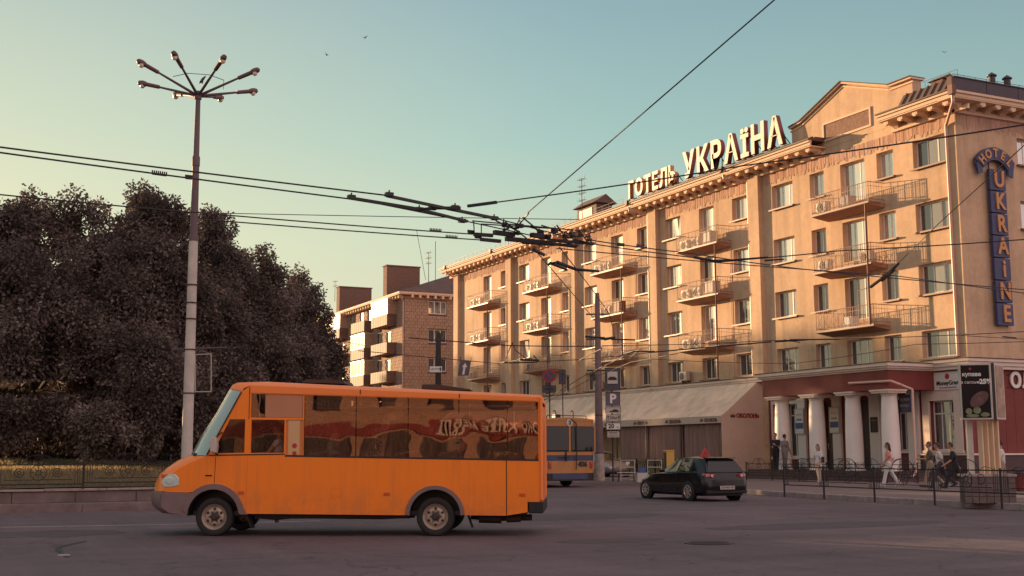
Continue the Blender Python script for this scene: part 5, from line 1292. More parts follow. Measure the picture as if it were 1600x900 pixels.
    for s in (1,-1):
        b = MB(); b.add([(-.86,s*.40,.80),(-.84,s*.72,.80),(-.70,s*.80,.86),(-.70,s*.78,.94),(-.83,s*.66,.93),(-.88,s*.42,.90)],[(0,1,2,3,4,5)]); b.v = [(v[0]-.02,v[1]*1.01,v[2]) for v in b.v]+[(v[0]+.05,v[1]*.98,v[2]) for v in b.v]; b.f = [(0,1,2,3,4,5)]+[(i,(i+1)%6,6+(i+1)%6,6+i) for i in range(6)]; o = b.build('tail_light', 'tail_red', car, world=False)
        c = MB(); c.lathe([(.055,-.01),(.05,.0),(.02,.006)], axis='X', c=(-.90,s*.55,.855), n=14); c.build('lens', 'alloy', o, world=False)
        c = MB(); c.lathe([(.045,-.01),(.04,.0)], axis='X', c=(-.84,s*.69,.87), n=12); c.build('lens', 'alloy', o, world=False)
        b = MB(); b.add([(3.40,s*.42,.60),(3.20,s*.70,.62),(2.95,s*.78,.70),(3.02,s*.70,.76),(3.28,s*.50,.70)],[(0,1,2,3,4)]); b.v = [(v[0]+.03,v[1]*1.02,v[2]) for v in b.v]+[(v[0]-.05,v[1]*.96,v[2]-.01) for v in b.v]; b.f = [(0,1,2,3,4)]+[(i,(i+1)%5,5+(i+1)%5,5+i) for i in range(5)]; b.build('headlight', 'headlamp', car, world=False)
    b = MB(); b.box(-.925,-.865,-.27,.27,.40,.52); o = b.build('number_plate', 'plate_white', car, world=False)
    me = text_mesh('СВ 4081 АК', .085, .004).copy(); me.transform(FM((-.928,0,.46),(0,-1,0))); place('lettering', me, 'black', o, world=False)
    b = MB(); b.box(-.905,-.60,-.74,.74,.26,.38); b.build('lower_bumper', 'rubber', car, world=False, bevel=.03)
    for x in (0, 2.64):
        for s in (1,-1):
            b = MB(); b.lathe([(.375,-.02),(.375,.008)], axis='Y', c=(x,s*.875,.315), n=26); b.v = [v for v in b.v]; b.build('wheel_arch', 'black', car, world=False)
            wheel(car, x, s*.80, .318, .20, s, 'alloy', 'wheel_dark', spokes=7, rimr=.68)
    b = MB(); b.box(-.7,3.2,-.7,.7,.18,.3); b.build('floor', 'black', car, world=False)
    b = MB(); b.cb((0.55,0,.80),(2.4,1.3,.2)); b.build('interior', 'black', car, world=False)
    if roof_sign:
        b = MB(); b.prism([(-.17,1.49),(.17,1.49),(0,1.80)], lambda a,z:(.30,a,z), lambda a,z:(.36,a,z)); o = b.build('roof_triangle', 'red', car, world=False)
        b = MB(); b.prism([(-.09,1.53),(.09,1.53),(0,1.70)], lambda a,z:(.296,a,z), lambda a,z:(.299,a,z)); b.build('triangle_field', 'logo_red', o, world=False)
    return car
p = gd(1092, 783, 38.6); rp = gz(1092, 783.0)
fw_dir = Vector((0.035, 1, 0)).normalized(); lf = Vector((-fw_dir.y, fw_dir.x, 0))
cs = .95
rp = rp-(RM@Vector((1,0,0)))*.34
o_ = rp-lf*(.90*cs); rzc = math.atan2(fw_dir.y, fw_dir.x)
hatch('hatchback_car', 'shiny black hatchback with a red triangle on its roof, pulling away along the kerb', (o_.x, o_.y, 0), rzc, 'car_black', cs, True)
sp_ = gz(953, 750, .0); 
hatch('parked_car', 'silver parked car mostly hidden behind the concrete pole and trolleybus', (34.6, 60.6, .148), rad(-97), 'car_silver')

# ---------------------------------------------------------------- trolleybus
tb = thing('trolleybus', 'yellow and blue trolleybus number 406 seen from behind, half hidden by the minibus', 'trolleybus', (25.1, 46, 0), 0)
X0, X1, YR, YF, Z0, Z1 = 23.83, 26.37, 46.0, 56.5, .30, 2.86
cx = (X0+X1)/2
def tsec(z0, z1, m, nm, inset=0.0, out=0.0):
    b = MB(); r = .28; w = (X1-X0)/2+out
    pts = []
    for (sx, a0) in ((1,-90),(1,0),(-1,90),(-1,180)):
        pass
    P = [(-w,YF),(-w,YR+r)]+[(-w+r-r*math.cos(rad(t)),YR+r-r*math.sin(rad(t))-out) for t in (20,45,70,90)]+[(w-r+r*math.sin(rad(t)),YR+r-r*math.cos(rad(t))-out) for t in (0,20,45,70)]+[(w,YR+r),(w,YF)]
    b.prism(P, lambda x,y:(cx+x,y,z0), lambda x,y:(cx+x,y,z1)); o = b.build(nm, m, tb); smooth_by(o, 40); return o
tsec(.28,.60,'iron_black','skirt'); tsec(.602,1.12,'trolley_yellow','body_lower'); tsec(1.122,1.36,'trolley_blue','blue_band'); tsec(1.362,1.50,'trolley_yellow','body_waist')
b = MB(); b.box(X0+.42,X1-.42,YR-.03,YR+.1,.33,.60); b.build('rear_bumper', 'trolley_blue', tb, bevel=.01)
tsec(1.502,2.58,'iron_black','window_zone',out=-.015)
tsec(2.58,2.80,'trolley_yellow','body_upper'); 
b = MB(); w = (X1-X0)/2; n_ = 9
prof = [(-w,2.80),(-w+.1,2.88),(-w*.5,2.94),(0,2.96),(w*.5,2.94),(w-.1,2.88),(w,2.80)]
b.prism(prof, lambda x,z:(cx+x,YR+.03,z+.001), lambda x,z:(cx+x,YF,z+.001)); b.build('roof', 'trolley_yellow', tb, bevel=.02)
for a, c in ((X0+.08,cx-.06),(cx+.06,X1-.08)):
    b = MB(); b.box(a,c,YR-.03,YR-.0,1.55,2.56); b.v = [(v[0],v[1],v[2]) for v in b.v]; o = b.build('rear_window', 'car_glass', tb, bevel=.05)
for a in (X0+.05, cx-.05, X1-.09):
    b = MB(); b.box(a,a+.08 if a != cx-.05 else a+.10,YR-.026,YR+.05,1.50,2.62); b.build('window_pillar', 'trolley_yellow', tb, bevel=.01)
for k, y in enumerate(np.arange(YR+.4, YF-.5, 1.25)):
    for x, s in ((X0,-1),(X1,1)):
        b = MB(); b.box(x+s*.0-.012,x+s*.0+.012,y,y+1.15,1.55,2.5); b.build('side_window', 'car_glass', tb)
for x in (X0+.30, X1-.24):
    b = MB(); b.box(x-.06,x+.06,YR-.04,YR+.03,.80,1.08); o = b.build('rear_lamp', 'tail_red', tb, bevel=.01)
    b = MB(); b.cb((x,YR-.045,1.02),(.07,.02,.05)); b.build('lens', 'amber', o, world=False)
text('406', .30, 'black', 'fleet_number', tb, (X1-.66, YR-.012, .97), (1,0,0), depth=.01, fat=.016)
b = MB(); b.lathe([(.16,-.02),(.16,.0)], axis='Y', c=(cx,YR-.01,2.74), n=20); o = b.build('route_disc', 'offwhite', tb)
text('2', .22, 'black', 'route_number', tb, (cx, YR-.045, 2.73), (1,0,0), depth=.008, fat=.008)
text('ТРОЛЕЙБУС', .10, 'black', 'lettering', tb, (cx-.3, YR-.008, 1.24), (1,0,0), depth=.006)
b = MB(); b.path([(cx+.05,YR-.05,2.9),(cx+.28,YR-.09,2.7),(cx+.30,YR-.09,1.6),(cx+.26,YR-.08,.75)],.022,6); b.path([(cx-.20,YR-.04,1.5),(cx-.20,YR-.06,1.1)],.03,6); b.build('pole_rope', 'black', tb)
b = MB(); b.path([(X0+.25,YR+.2,2.85),(X0+.3,YR+.2,3.05),(X1-.35,YR+.2,3.03),(X1-.3,YR+.2,2.8)],.018,5); b.cb((cx-.45,YR+.35,3.02),(.26,.3,.14))
for x in (cx-.5, cx+.35): b.path([(x,YR+.3,2.9),(x,YR+.3,3.2),(x-.06,YR+.3,3.26),(x-.12,YR+.3,3.2)],.02,5)
b.build('roof_gear', 'iron_black', tb)
for y in (YR+2.2, YF-2.0):
    for x in (X0+.28, X1-.28):
        b = MB(); b.lathe([(.45,-.12),(.46,0),(.45,.12)], axis='X', c=(x,y,.46), n=20); b.build('wheel', 'rubber', tb)
b = MB(); b.box(X0+.3,X1-.3,YR+1.2,YF-.5,.25,.45); b.build('chassis', 'black', tb)

# ================================================================= STREET FURNITURE
# ---- tall eight-armed street lamp
lp = gd(309.5, 150, 34.6); LX, LY = lp.x, lp.y; LZ = lp.z
lamp = thing('street_lamp', 'tall concrete street lamp with eight arms at the edge of the park', 'street lamp', (LX, LY, .5))
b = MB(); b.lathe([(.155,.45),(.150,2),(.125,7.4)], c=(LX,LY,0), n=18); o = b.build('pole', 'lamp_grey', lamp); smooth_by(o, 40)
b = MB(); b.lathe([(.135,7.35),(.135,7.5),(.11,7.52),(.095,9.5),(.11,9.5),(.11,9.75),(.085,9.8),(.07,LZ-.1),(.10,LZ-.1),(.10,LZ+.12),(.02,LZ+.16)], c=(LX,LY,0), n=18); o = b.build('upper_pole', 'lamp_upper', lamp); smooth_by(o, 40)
b = MB()
for z in (3.1,4.3,5.15,5.6,6.1): b.lathe([(.16,z),(.16,z+.035)], c=(LX,LY,0), n=16)
b.build('strap', 'iron', lamp)
cr_v = RM @ Vector((1,0,0)); cr_v.z = 0; cr_v.normalize(); cf_v = Vector((-cr_v.y, cr_v.x, 0)); cf_v = cf_v if cf_v.dot(FWD) > 0 else -cf_v
la = rad(14.5); lr_v = cr_v*math.cos(la)+cf_v*math.sin(la); lf_v = cf_v*math.cos(la)-cr_v*math.sin(la)
tips = []
for k in range(8):
    ph = rad(22.5+45*k); d = lr_v*math.cos(ph)+lf_v*math.sin(ph); rise = .62 if math.sin(ph) < 0 else .42
    p0 = Vector((LX,LY,LZ)); p1 = p0+d*1.25+Vector((0,0,rise*.80)); p2 = p0+d*1.58+Vector((0,0,rise*1.0))
    b = MB(); b.tube(p0, p1, .045, .030, n=8); a_ = b.build('lamp_arm', 'lamp_upper', lamp)
    ax_ = (p2-p1).normalized()
    b = MB(); q = p1-ax_*.08; b.tube(q, q+ax_*.36, .055, .06, n=10); b.build('lamp_housing', 'lamp_head', a_, world=False)
    c = q+ax_*.36
    b = MB(); prof = [(.05,0),(.08,.08),(.09,.17),(.07,.27),(.02,.31)]
    sd = ax_.orthogonal().normalized(); sb_ = ax_.cross(sd)
    n = 12; vs = [c+ax_*h+sd*r*math.cos(2*math.pi*i/n)+sb_*r*math.sin(2*math.pi*i/n) for r,h in prof for i in range(n)]
    b.add(vs, [(j*n+i, j*n+(i+1)%n, (j+1)*n+(i+1)%n, (j+1)*n+i) for j in range(4) for i in range(n)]+[tuple(range(4*n,5*n))]); hd = b.build('lamp_head', 'lamp_head', a_, world=False)
    b = MB(); g = c+ax_*.16-Vector((0,0,.05)); b.lathe([(.02,-.09),(.05,-.075),(.072,-.035),(.08,.01)], c=tuple(g), n=12); o = b.build('lamp_glass', 'lamp_glass', a_, world=False); smooth_by(o,60)
    tips.append(p0+d*.75+Vector((0,0,rise*.5+.12)))
b = MB(); b.path(tips[4:8]+[tips[0]], .010, 4); b.build('tie_wire', 'wire', lamp)
pA, pB = gd(304, 556, 34.4), gd(330, 612, 34.4)
b = MB(); q = [gd(305,554,34.4), gd(330,553,34.4), gd(330,612,34.4), gd(305,612,34.4)]
for i in range(4): b.bar(q[i], q[(i+1)%4], .025, .025)
b.build('banner_frame', 'lamp_grey', lamp)
b = MB(); b.tube(gd(268,546,34.4), gd(354,543,34.6), .02, n=6); b.build('banner_arm', 'lamp_upper', lamp)

# ---- concrete pole by the trolley stop
mp_ = gd(937, 752, 57.5); MX, MY = mp_.x, mp_.y
mpole = thing('concrete_pole', 'tapered concrete wire pole with white painted foot beside the trolleybus', 'utility pole', (MX, MY, .15))
ztop = 1.45+(706-453)/1905*57.5
b = MB(); b.lathe([(.235,.14),(.21,1.5),(.205,1.52),(.115,ztop-.25),(.09,ztop)], c=(MX,MY,0), n=16); o = b.build('pole', 'pole_dark', mpole); smooth_by(o, 50)
b = MB(); b.lathe([(.25,.15),(.228,1.42)], c=(MX,MY,0), n=16, cap=False); b.build('white_foot', 'concrete_white', mpole)
b = MB()
for z in (1.0,1.42,3.2,5.3,6.9,8.0): b.lathe([(.235-.014*z,z),(.235-.014*z,z+.05)], c=(MX,MY,0), n=16)
b.build('strap', 'iron', mpole)
b = MB()
for z in (5.35, 6.85, 8.05): b.bar(Vector((MX,MY,z))-cr_v*.55, Vector((MX,MY,z))+cr_v*.55, .05,.07)
b.build('cross_arm', 'iron_black', mpole)
# ---- far dark pole with a small plate
dp = gd(684, 700, 76)
dpl = thing('far_pole', 'dark pole with a small pale arrow plate in front of the brown apartment block', 'pole', (dp.x, dp.y, 0))
b = MB(); b.lathe([(.24,0),(.17,gd(684,518,76).z)], c=(dp.x,dp.y,0), n=14); b.build('pole', 'iron_black', dpl)
c = gd(681, 577, 75.5); b = MB(); b.prism([(-.38,-.18),(.38,-.18),(.38,.18),(-.38,.18)], lambda a,z: c+cr_v*a+Vector((0,0,z)), lambda a,z: c+cr_v*a+Vector((0,0,z))+cf_v*.05); b.build('plate', 'white', dpl)
text('ЦЕНТР', .16, 'black', 'lettering', dpl, c-cf_v*.01-cr_v*.06, cr_v, depth=.006)
b = MB(); c2 = c-cf_v*.012+cr_v*.28; b.prism([(-.04,-.12),(.04,-.12),(.04,.04),(.09,.04),(0,.14),(-.09,.04),(-.04,.04)], lambda a,z: c2+cr_v*a+Vector((0,0,z)), lambda a,z: c2+cr_v*a+Vector((0,0,z))+cf_v*.008); b.build('arrow', 'black', dpl)

# ---- traffic signs facing the camera side
UPV = Vector((0,0,1))
def board(par, c, w, h, m, nm, d=.03, back=0.0, rim=None, rt=None):
    rt = rt or cr_v; fn = Vector((-rt.y, rt.x, 0)); fn = fn if fn.dot(FWD) > 0 else -fn
    b = MB(); b.prism([(-w/2,-h/2),(w/2,-h/2),(w/2,h/2),(-w/2,h/2)], lambda a,z: c+rt*a+UPV*z+fn*back, lambda a,z: c+rt*a+UPV*z+fn*(d+back)); o = b.build(nm, m, par)
    if rim:
        k = MB(); q = .022
        for (a0_,a1_,z0_,z1_) in ((-w/2,w/2,-h/2,-h/2+q),(-w/2,w/2,h/2-q,h/2),(-w/2,-w/2+q,-h/2+q,h/2-q),(w/2-q,w/2,-h/2+q,h/2-q)):
            k.prism([(a0_,z0_),(a1_,z0_),(a1_,z1_),(a0_,z1_)], lambda a,z: c+rt*a+UPV*z-fn*.012, lambda a,z: c+rt*a+UPV*z-fn*.001)
        k.build('rim', rim, o, world=False)
    return o
def shape(par, c, poly, m, nm, off=.01, s=1.0, rt=None):
    rt = rt or cr_v; fn = Vector((-rt.y, rt.x, 0)); fn = fn if fn.dot(FWD) > 0 else -fn
    b = MB(); b.prism([(a*s,z*s) for a,z in poly], lambda a,z: c+rt*a+UPV*z-fn*off, lambda a,z: c+rt*a+UPV*z-fn*(off-.006)); return b.build(nm, m, par)
def disc(n=24, r=1.0): return [(r*math.cos(2*math.pi*i/n), r*math.sin(2*math.pi*i/n)) for i in range(n)]
mat('sign_grey_blue', (0.11,0.09,0.12), 0.5); mat('sign_navy', (0.055,0.05,0.07), 0.5)
DS = 56.0; sp0 = gd(958, 750, DS+.25)
st = thing('sign_post', 'post with a stop sign, a parking sign and four small white plates', 'sign post', (sp0.x, sp0.y, .15))
b = MB(); b.tube((sp0.x,sp0.y,.14),(sp0.x,sp0.y,gd(957,575,DS).z+.05),.035,n=10); b.build('post', 'iron', st)
W1 = 24/1905*DS
board(st, gd(957,592,DS), W1, 35/1905*DS, 'sign_navy', 'stop_sign', rim='iron'); board(st, gd(957,590,DS-.04), W1*.66, 19/1905*DS, 'offwhite', 'stop_sign_field', d=.01)
shape(st, gd(957,592,DS-.06), [(-.2,-.05),(.2,-.05),(.2,.02),(.1,.10),(-.12,.10),(-.2,.02)], 'black', 'vehicle_pictogram')
board(st, gd(957.5,623,DS), W1*.95, 22/1905*DS, 'sign_grey_blue', 'parking_sign', rim='iron'); text('P', .58, 'white', 'lettering', st, gd(957.5,623.5,DS)-cf_v*.02, cr_v, depth=.01, fat=.02)
board(st, gd(958,640.5,DS), W1, 11/1905*DS, 'offwhite', 'towing_plate', rim='black'); shape(st, gd(960,641.5,DS), [(-.22,-.07),(.2,-.07),(.2,0),(.08,.06),(-.05,.05),(-.1,0),(-.22,-.02)], 'black', 'tow_pictogram')
board(st, gd(958.5,653,DS), W1*.97, 11.5/1905*DS, 'offwhite', 'distance_plate', rim='black'); text('20м', .20, 'black', 'lettering', st, gd(958.5,653,DS)-cf_v*.01, cr_v, depth=.008)
for dx in (-8.3, 8.5): shape(st, gd(958.5+dx,653,DS), [(-.015,-.12),(.015,-.12),(.015,.03),(.05,.03),(0,.12),(-.05,.03),(-.015,.03)], 'black', 'arrow')
board(st, gd(958.5,666,DS), W1*.95, 11/1905*DS, 'white', 'time_plate', rim='black'); text('20', .27, 'black', 'lettering', st, gd(955,666,DS)-cf_v*.01, cr_v, depth=.008, fat=.008); text('хв', .11, 'black', 'lettering', st, gd(965,667.5,DS)-cf_v*.01, cr_v, depth=.008)
board(st, gd(958.5,678.5,DS), W1*.85, 11/1905*DS, 'offwhite', 'text_plate', rim='iron'); text('працює', .10, 'black', 'lettering', st, gd(958.5,676,DS)-cf_v*.01, cr_v, depth=.006); text('евакуатор', .09, 'black', 'lettering', st, gd(958.5,681,DS)-cf_v*.01, cr_v, depth=.006)
DN = 66.0; np_ = gd(858, 700, DN+.1)
ns = thing('no_stopping_sign', 'round blue and red no stopping sign with arrow plate, just behind the minibus tail', 'traffic sign', (np_.x, np_.y, .15))
c = gd(858.5, 587, DN); b = MB(); b.tube((c.x+cf_v.x*.08,c.y+cf_v.y*.08,.14),(c.x+cf_v.x*.08,c.y+cf_v.y*.08,c.z+.3),.035,n=8); b.build('post', 'iron', ns)
shape(ns, c, disc(28,.37), 'logo_red', 'sign_ring', .0); shape(ns, c, disc(28,.27), 'trolley_blue', 'sign_field', .012); shape(ns, c, [(-.25,.17),(-.19,.23),(.23,-.19),(.19,-.24)], 'logo_red', 'slash', .024)
board(ns, gd(858,608,DN), .74, .40, 'sign_navy', 'arrow_plate', rim='iron'); shape(ns, gd(858,608,DN), [(-.28,0),(-.14,.10),(-.14,.035),(.14,.035),(.14,.10),(.28,0),(.14,-.10),(.14,-.035),(-.14,-.035),(-.14,-.10)], 'black', 'double_arrow', .014)
c = gd(879, 590, 70)
ws = thing('narrow_sign', 'narrow dark upright plate with an arrow right of the round no stopping sign', 'traffic sign', (c.x, c.y, .15))
b = MB(); b.tube((c.x+cf_v.x*.06,c.y+cf_v.y*.06,.14),(c.x+cf_v.x*.06,c.y+cf_v.y*.06,c.z+.5),.03,n=8); b.build('post', 'iron', ws)
board(ws, gd(878.5,589,70), .40, .84, 'sign_navy', 'plate', rim='iron'); shape(ws, gd(878.5,589,70), [(-.03,-.28),(.03,-.28),(.03,.1),(.11,.1),(0,.3),(-.11,.1),(-.03,.1)], 'black', 'arrow', .014)
# hanging direction sign
DH = 58.0; P4 = [gd(719,564,DH), gd(736,564,DH), gd(732,587,DH), gd(715,587,DH)]
hsn = thing('hanging_direction_sign', 'slanting blue sign with a pale upward arrow hanging from a wire above the minibus roof', 'traffic sign', tuple(P4[0]))
b = MB(); b.add(P4+[p+cf_v*.03 for p in P4], [(0,1,2,3),(7,6,5,4),(0,4,5,1),(1,5,6,2),(2,6,7,3),(3,7,4,0)]); b.build('board', 'sign_grey_blue', hsn)
e1 = (P4[1]-P4[0]).normalized(); e2 = (P4[0]-P4[3]).normalized(); c = sum(P4, Vector())/4
b = MB(); b.prism([(-.05,-.30),(.05,-.30),(.05,.06),(.13,.06),(0,.26),(-.13,.06),(-.05,.06)], lambda a,z: c+e1*a+e2*z-cf_v*.012, lambda a,z: c+e1*a+e2*z-cf_v*.002); b.build('arrow', 'white', hsn)
b = MB(); b.tube(P4[1], P4[1]+Vector((0,0,.2)), .015, n=5); b.tube(P4[0], P4[0]+Vector((0,0,.2)), .015, n=5); b.build('hook', 'iron_black', hsn)

# ---- advertising box on its pedestal
DBB = 31.5; base = gd(1545, 785, DBB)
bbx = thing('advertising_box', 'tall black and grey advertising light box on a squared stone base near the corner', 'advertising box', (base.x, base.y, .15))
def qbox(par, x0, x1, y0, y1, dep, th, m, nm, skew=0.0, bevel=0.0):
    P = [gd(x0,y1,dep), gd(x1,y1,dep+skew), gd(x1,y0,dep+skew), gd(x0,y0,dep)]
    P[3] = Vector((P[0].x,P[0].y,P[3].z)); P[2] = Vector((P[1].x,P[1].y,P[2].z)); e = (P[1]-P[0]); e.z = 0; e.normalize(); fn = Vector((-e.y,e.x,0)); fn = fn if fn.dot(FWD) > 0 else -fn
    zc0 = P[0].z; 
    for q in (1,): P[q].z = zc0
    P[2].z = P[3].z
    b = MB(); b.add(P+[p+fn*th for p in P], [(0,1,2,3),(7,6,5,4),(0,4,5,1),(1,5,6,2),(2,6,7,3),(3,7,4,0)]); return b.build(nm, m, par, bevel=bevel), P, e, fn
mat('ad_dark', (0.014,0.007,0.010), 0.6, var=0.3, vscale=2, spec=.2)
cas, P, e, fn = qbox(bbx, 1502.5, 1553, 567, 656, DBB, .22, 'lamp_grey', 'casing', skew=-.15, bevel=.012)
A_ = lambda u, v, off: P[0]+(P[1]-P[0])*u+Vector((0,0,(P[3].z-P[0].z)*v))-fn*off
b = MB(); b.prism([(.05,.035),(.93,.035),(.93,.965),(.05,.965)], lambda u,v: A_(u,v,.012), lambda u,v: A_(u,v,.002)); b.build('poster', 'ad_dark', bbx)
Lw = (P[1]-P[0]).length; Lh = P[3].z-P[0].z
def ap(s, size, u, v, m='white', fat=0, sx=1.0): text(s, size, m, 'poster_lettering', bbx, A_(u,v,.018), e, depth=.006, fat=fat, sx=sx)
ap('купава', .14, .38, .80, fat=.004); ap('в салоне', .105, .32, .66); ap('-25%', .17, .76, .67, fat=.008)
def aell(u, v, ru, rv, m, nm, rot=0): 
    pts = [(u+ru*math.cos(t)*math.cos(rot)-rv*math.sin(t)*math.sin(rot)*Lh/Lw, v+(ru*math.cos(t)*math.sin(rot)*Lw/Lh+rv*math.sin(t)*math.cos(rot))) for t in [2*math.pi*i/18 for i in range(18)]]
    b = MB(); b.prism(pts, lambda a,c_: A_(a,c_,.017), lambda a,c_: A_(a,c_,.013)); b.build(nm, m, bbx)
mat('ad_brown', (0.10,0.045,0.045), 0.5, var=.5, vscale=6, coords='World'); mat('ad_green', (0.16,0.18,0.10), 0.5, var=.3, vscale=9, coords='World')
aell(.58,.36,.34,.11,'ad_brown','printed_shape',.7); aell(.24,.15,.10,.055,'ad_green','printed_shape'); aell(.50,.165,.12,.06,'ad_green','printed_shape'); aell(.74,.09,.14,.04,'ad_green','printed_shape'); aell(.35,.07,.2,.03,'ad_green','printed_shape'); aell(.34,.90,.04,.025,'logo_red','printed_shape')
qbox(bbx, 1553.5, 1557.5, 566, 656, DBB-.12, .5, 'black', 'dark_side')
c2, P2, e2_, f2 = qbox(bbx, 1558, 1572, 566, 655, DBB-.05, .14, 'lamp_grey', 'second_casing', skew=.5)
B_ = lambda u, v, off: P2[0]+(P2[1]-P2[0])*u+Vector((0,0,(P2[3].z-P2[0].z)*v))-f2*off
mat('ad_tan', (0.30,0.18,0.12), 0.5, var=.5, vscale=4, coords='World')
b = MB(); b.prism([(.1,.04),(.9,.04),(.9,.96),(.1,.96)], lambda u,v: B_(u,v,.012), lambda u,v: B_(u,v,.002)); b.build('second_poster', 'ad_tan', bbx)
qbox(bbx, 1515, 1524, 656, 748, DBB+.1, .12, 'lamp_grey', 'leg')
for x0 in (1533,1541.5,1550,1558):
    p_ = gd(x0, 700, DBB+.12); zt1 = gd(x0, 657, DBB+.12).z; b = MB(); b.box(p_.x-.02,p_.x+.02,p_.y-.075,p_.y+.075,.15+.6,zt1); b.build('upright_panel', 'cream', bbx)
zt_ = .15; 
bb0 = gd(1507, 770, DBB-.6); ee = e.copy()
bh = 1.45+(706-745)/1905*(DBB-.6)-.15
wb = 76/1905*(DBB-.6)
b = MB(); b.prism([(0,0),(wb,0),(wb,.7),(0,.7)], lambda a,d: Vector((bb0.x,bb0.y,.14))+ee*a+fn*d, lambda a,d: Vector((bb0.x,bb0.y,.15+bh))+ee*a+fn*d); b.build('pedestal', 'mortar', bbx)
mat('pedestal_stone', (0.15,0.11,0.11), 0.85, var=.25, vscale=5, coords='World', bump=.4, bscale=25)
nr, nc = 4, 7; tbx = MB(); sw, sh = wb/nc, bh/nr; tbx.box(.008, sw-.008, -.02, .0, .008, sh-.008); tme = tbx.mesh('stone_block'); tme.materials.append(MATS['pedestal_stone'])
for i in range(nc):
    for j in range(nr):
        p = Vector((bb0.x,bb0.y,.15+j*sh))+ee*(i*sw)-fn*random.uniform(.001,.010); o = place('stone_block', tme, None, bbx, tuple(p)); o.rotation_euler = (0,0,math.atan2(ee.y,ee.x))
b = MB(); b.prism([(-.04,-.05),(wb+.04,-.05),(wb+.04,.74),(-.04,.74)], lambda a,d: Vector((bb0.x,bb0.y,.151+bh))+ee*a+fn*d, lambda a,d: Vector((bb0.x,bb0.y,.21+bh))+ee*a+fn*d); b.build('pedestal_cap', 'kerb_stone', bbx)

# ---- ornamental fences
def fpanel(L):
    """one ornamental length: rails, bar clusters, rings, arch; runs along +x from 0 to L"""
    r = MB(); z0, z1, z2 = .14, .26, .66
    r.bar((0,0,z0),(L,0,z0),.018,.03); r.bar((0,0,z2),(L,0,z2),.018,.03); r.bar((.28,0,z1),(L-.28,0,z1),.012,.02)
    for x in (.10,.16,.22,L-.22,L-.16,L-.10): r.bar((x,0,z0),(x,0,z2+(.06 if x in (.16,L-.16) else 0)),.012,.012,up=(1,0,0))
    c = MB(); X,Zv = (1,0,0),(0,0,1); m = L/2
    c.ring((m,0,.45),.20,.011,X,Zv,22,5); c.ring((m,0,.45),.065,.010,X,Zv,12,4)
    for k in range(8): a = k*math.pi/4; c.tube((m+.065*math.cos(a),0,.45+.065*math.sin(a)),(m+.2*math.cos(a),0,.45+.2*math.sin(a)),.008,n=4)
    for s in (-1,1): c.ring((m+s*.48,0,.45),.115,.010,X,Zv,16,4); c.ring((m+s*.48,0,.45),.05,.009,X,Zv,10,4)
    a_ = MB(); pts = [(m+.42*math.cos(t),0,z2+.26*math.sin(t)) for t in [math.pi*i/12 for i in range(13)]]; a_.path(pts,.011,5)
    for k in (-2,-1,0,1,2): a_.bar((m+k*.05,0,z2),(m+k*.05,0,z2+.245-abs(k)*.008),.008,.010,up=(1,0,0))
    for s in (-1,1): a_.path([(m+s*.42,0,z2),(m+s*.62,0,z2+.09),(m+s*.8,0,z2+.06),(m+s*.92,0,z2)],.008,4)
    return r, c, a_
def fence(name, label, P, zf, hpost, lift, m, group=None):
    t = thing(name, label, 'fence', (P[0].x, P[0].y, zf(P[0])))
    cache = {}
    for i, p in enumerate(P):
        z = zf(p); b = MB(); b.tube((p.x,p.y,z-.02),(p.x,p.y,z+hpost),.028,n=10); b.lathe([(.045,z+hpost),(.045,z+hpost+.02),(.01,z+hpost+.06)], c=(p.x,p.y,0), n=10); b.build('post', m, t)
        if i+1 < len(P):
            q = P[i+1]; L_ = round((q-p).length, 1)
            if L_ not in cache:
                cache[L_] = [x.mesh(n_) for x, n_ in zip(fpanel(L_), ('fence_panel','ring_ornament','arch_ornament'))]
                for me in cache[L_]: me.materials.append(MATS[m])
            d = q-p; rz = math.atan2(d.y,d.x)
            o = place('fence_panel', cache[L_][0], None, t, (p.x,p.y,z+lift)); o.rotation_euler = (0,0,rz); o.scale = (d.length/L_,1,1)
            place('ring_ornament', cache[L_][1], None, o, (0,0,0), world=False); place('arch_ornament', cache[L_][2], None, o, (0,0,0), world=False)
fp0 = gd(130, 758, 33.0)
fence('ornamental_fence', 'low black iron fence with rings and arches along the park lawn', [Vector((fp0.x+2.3*k, fp0.y)) for k in range(-5, 5)], lambda p: lawn_z(p.x,p.y)-.02, .86, .0, 'iron_black')
fp = [Vector(p) for p in ((22.55,17.0),(22.75,18.95),(22.9,20.96),(22.95,23.06),(23.05,25.36),(23.3,27.48),(23.7,29.69),(25.9,34.4),(27.2,38.3))]
fp = [Vector((p.x+ (1.05 if p.y > 30 else .0), p.y)) for p in fp]
P1 = [Vector((24.15,14.9)),Vector((24.5,17.0))]
fpr = [gz(x, y, .148).to_2d() for x, y in ((1700,802),(1566,794),(1461,788.5),(1367,783.5),(1288,779),(1226,775.5))]
fence('ornamental_fence', 'low black iron fence with rings and arches along the hotel pavement kerb', fpr, lambda p: .148, .86, .20, 'iron_black')
f2 = [Vector(p) for p in ((36.2,52.9),(35.3,49.9),(34.4,46.9),(33.4,44.0),(32.6,41.0),(31.9,38.1),(31.3,35.2),(30.9,32.5))]
f2 = [gd(x, 700, dd).to_2d() for x, dd in ((1165,58),(1205,56.5),(1247,55.5),(1290,54),(1335,53),(1384,51.5),(1432,50.5))]
fence('ornamental_fence', 'farther low iron fence with rings in front of the hotel porch steps', f2, lambda p: .148, .80, .10, 'iron_black')

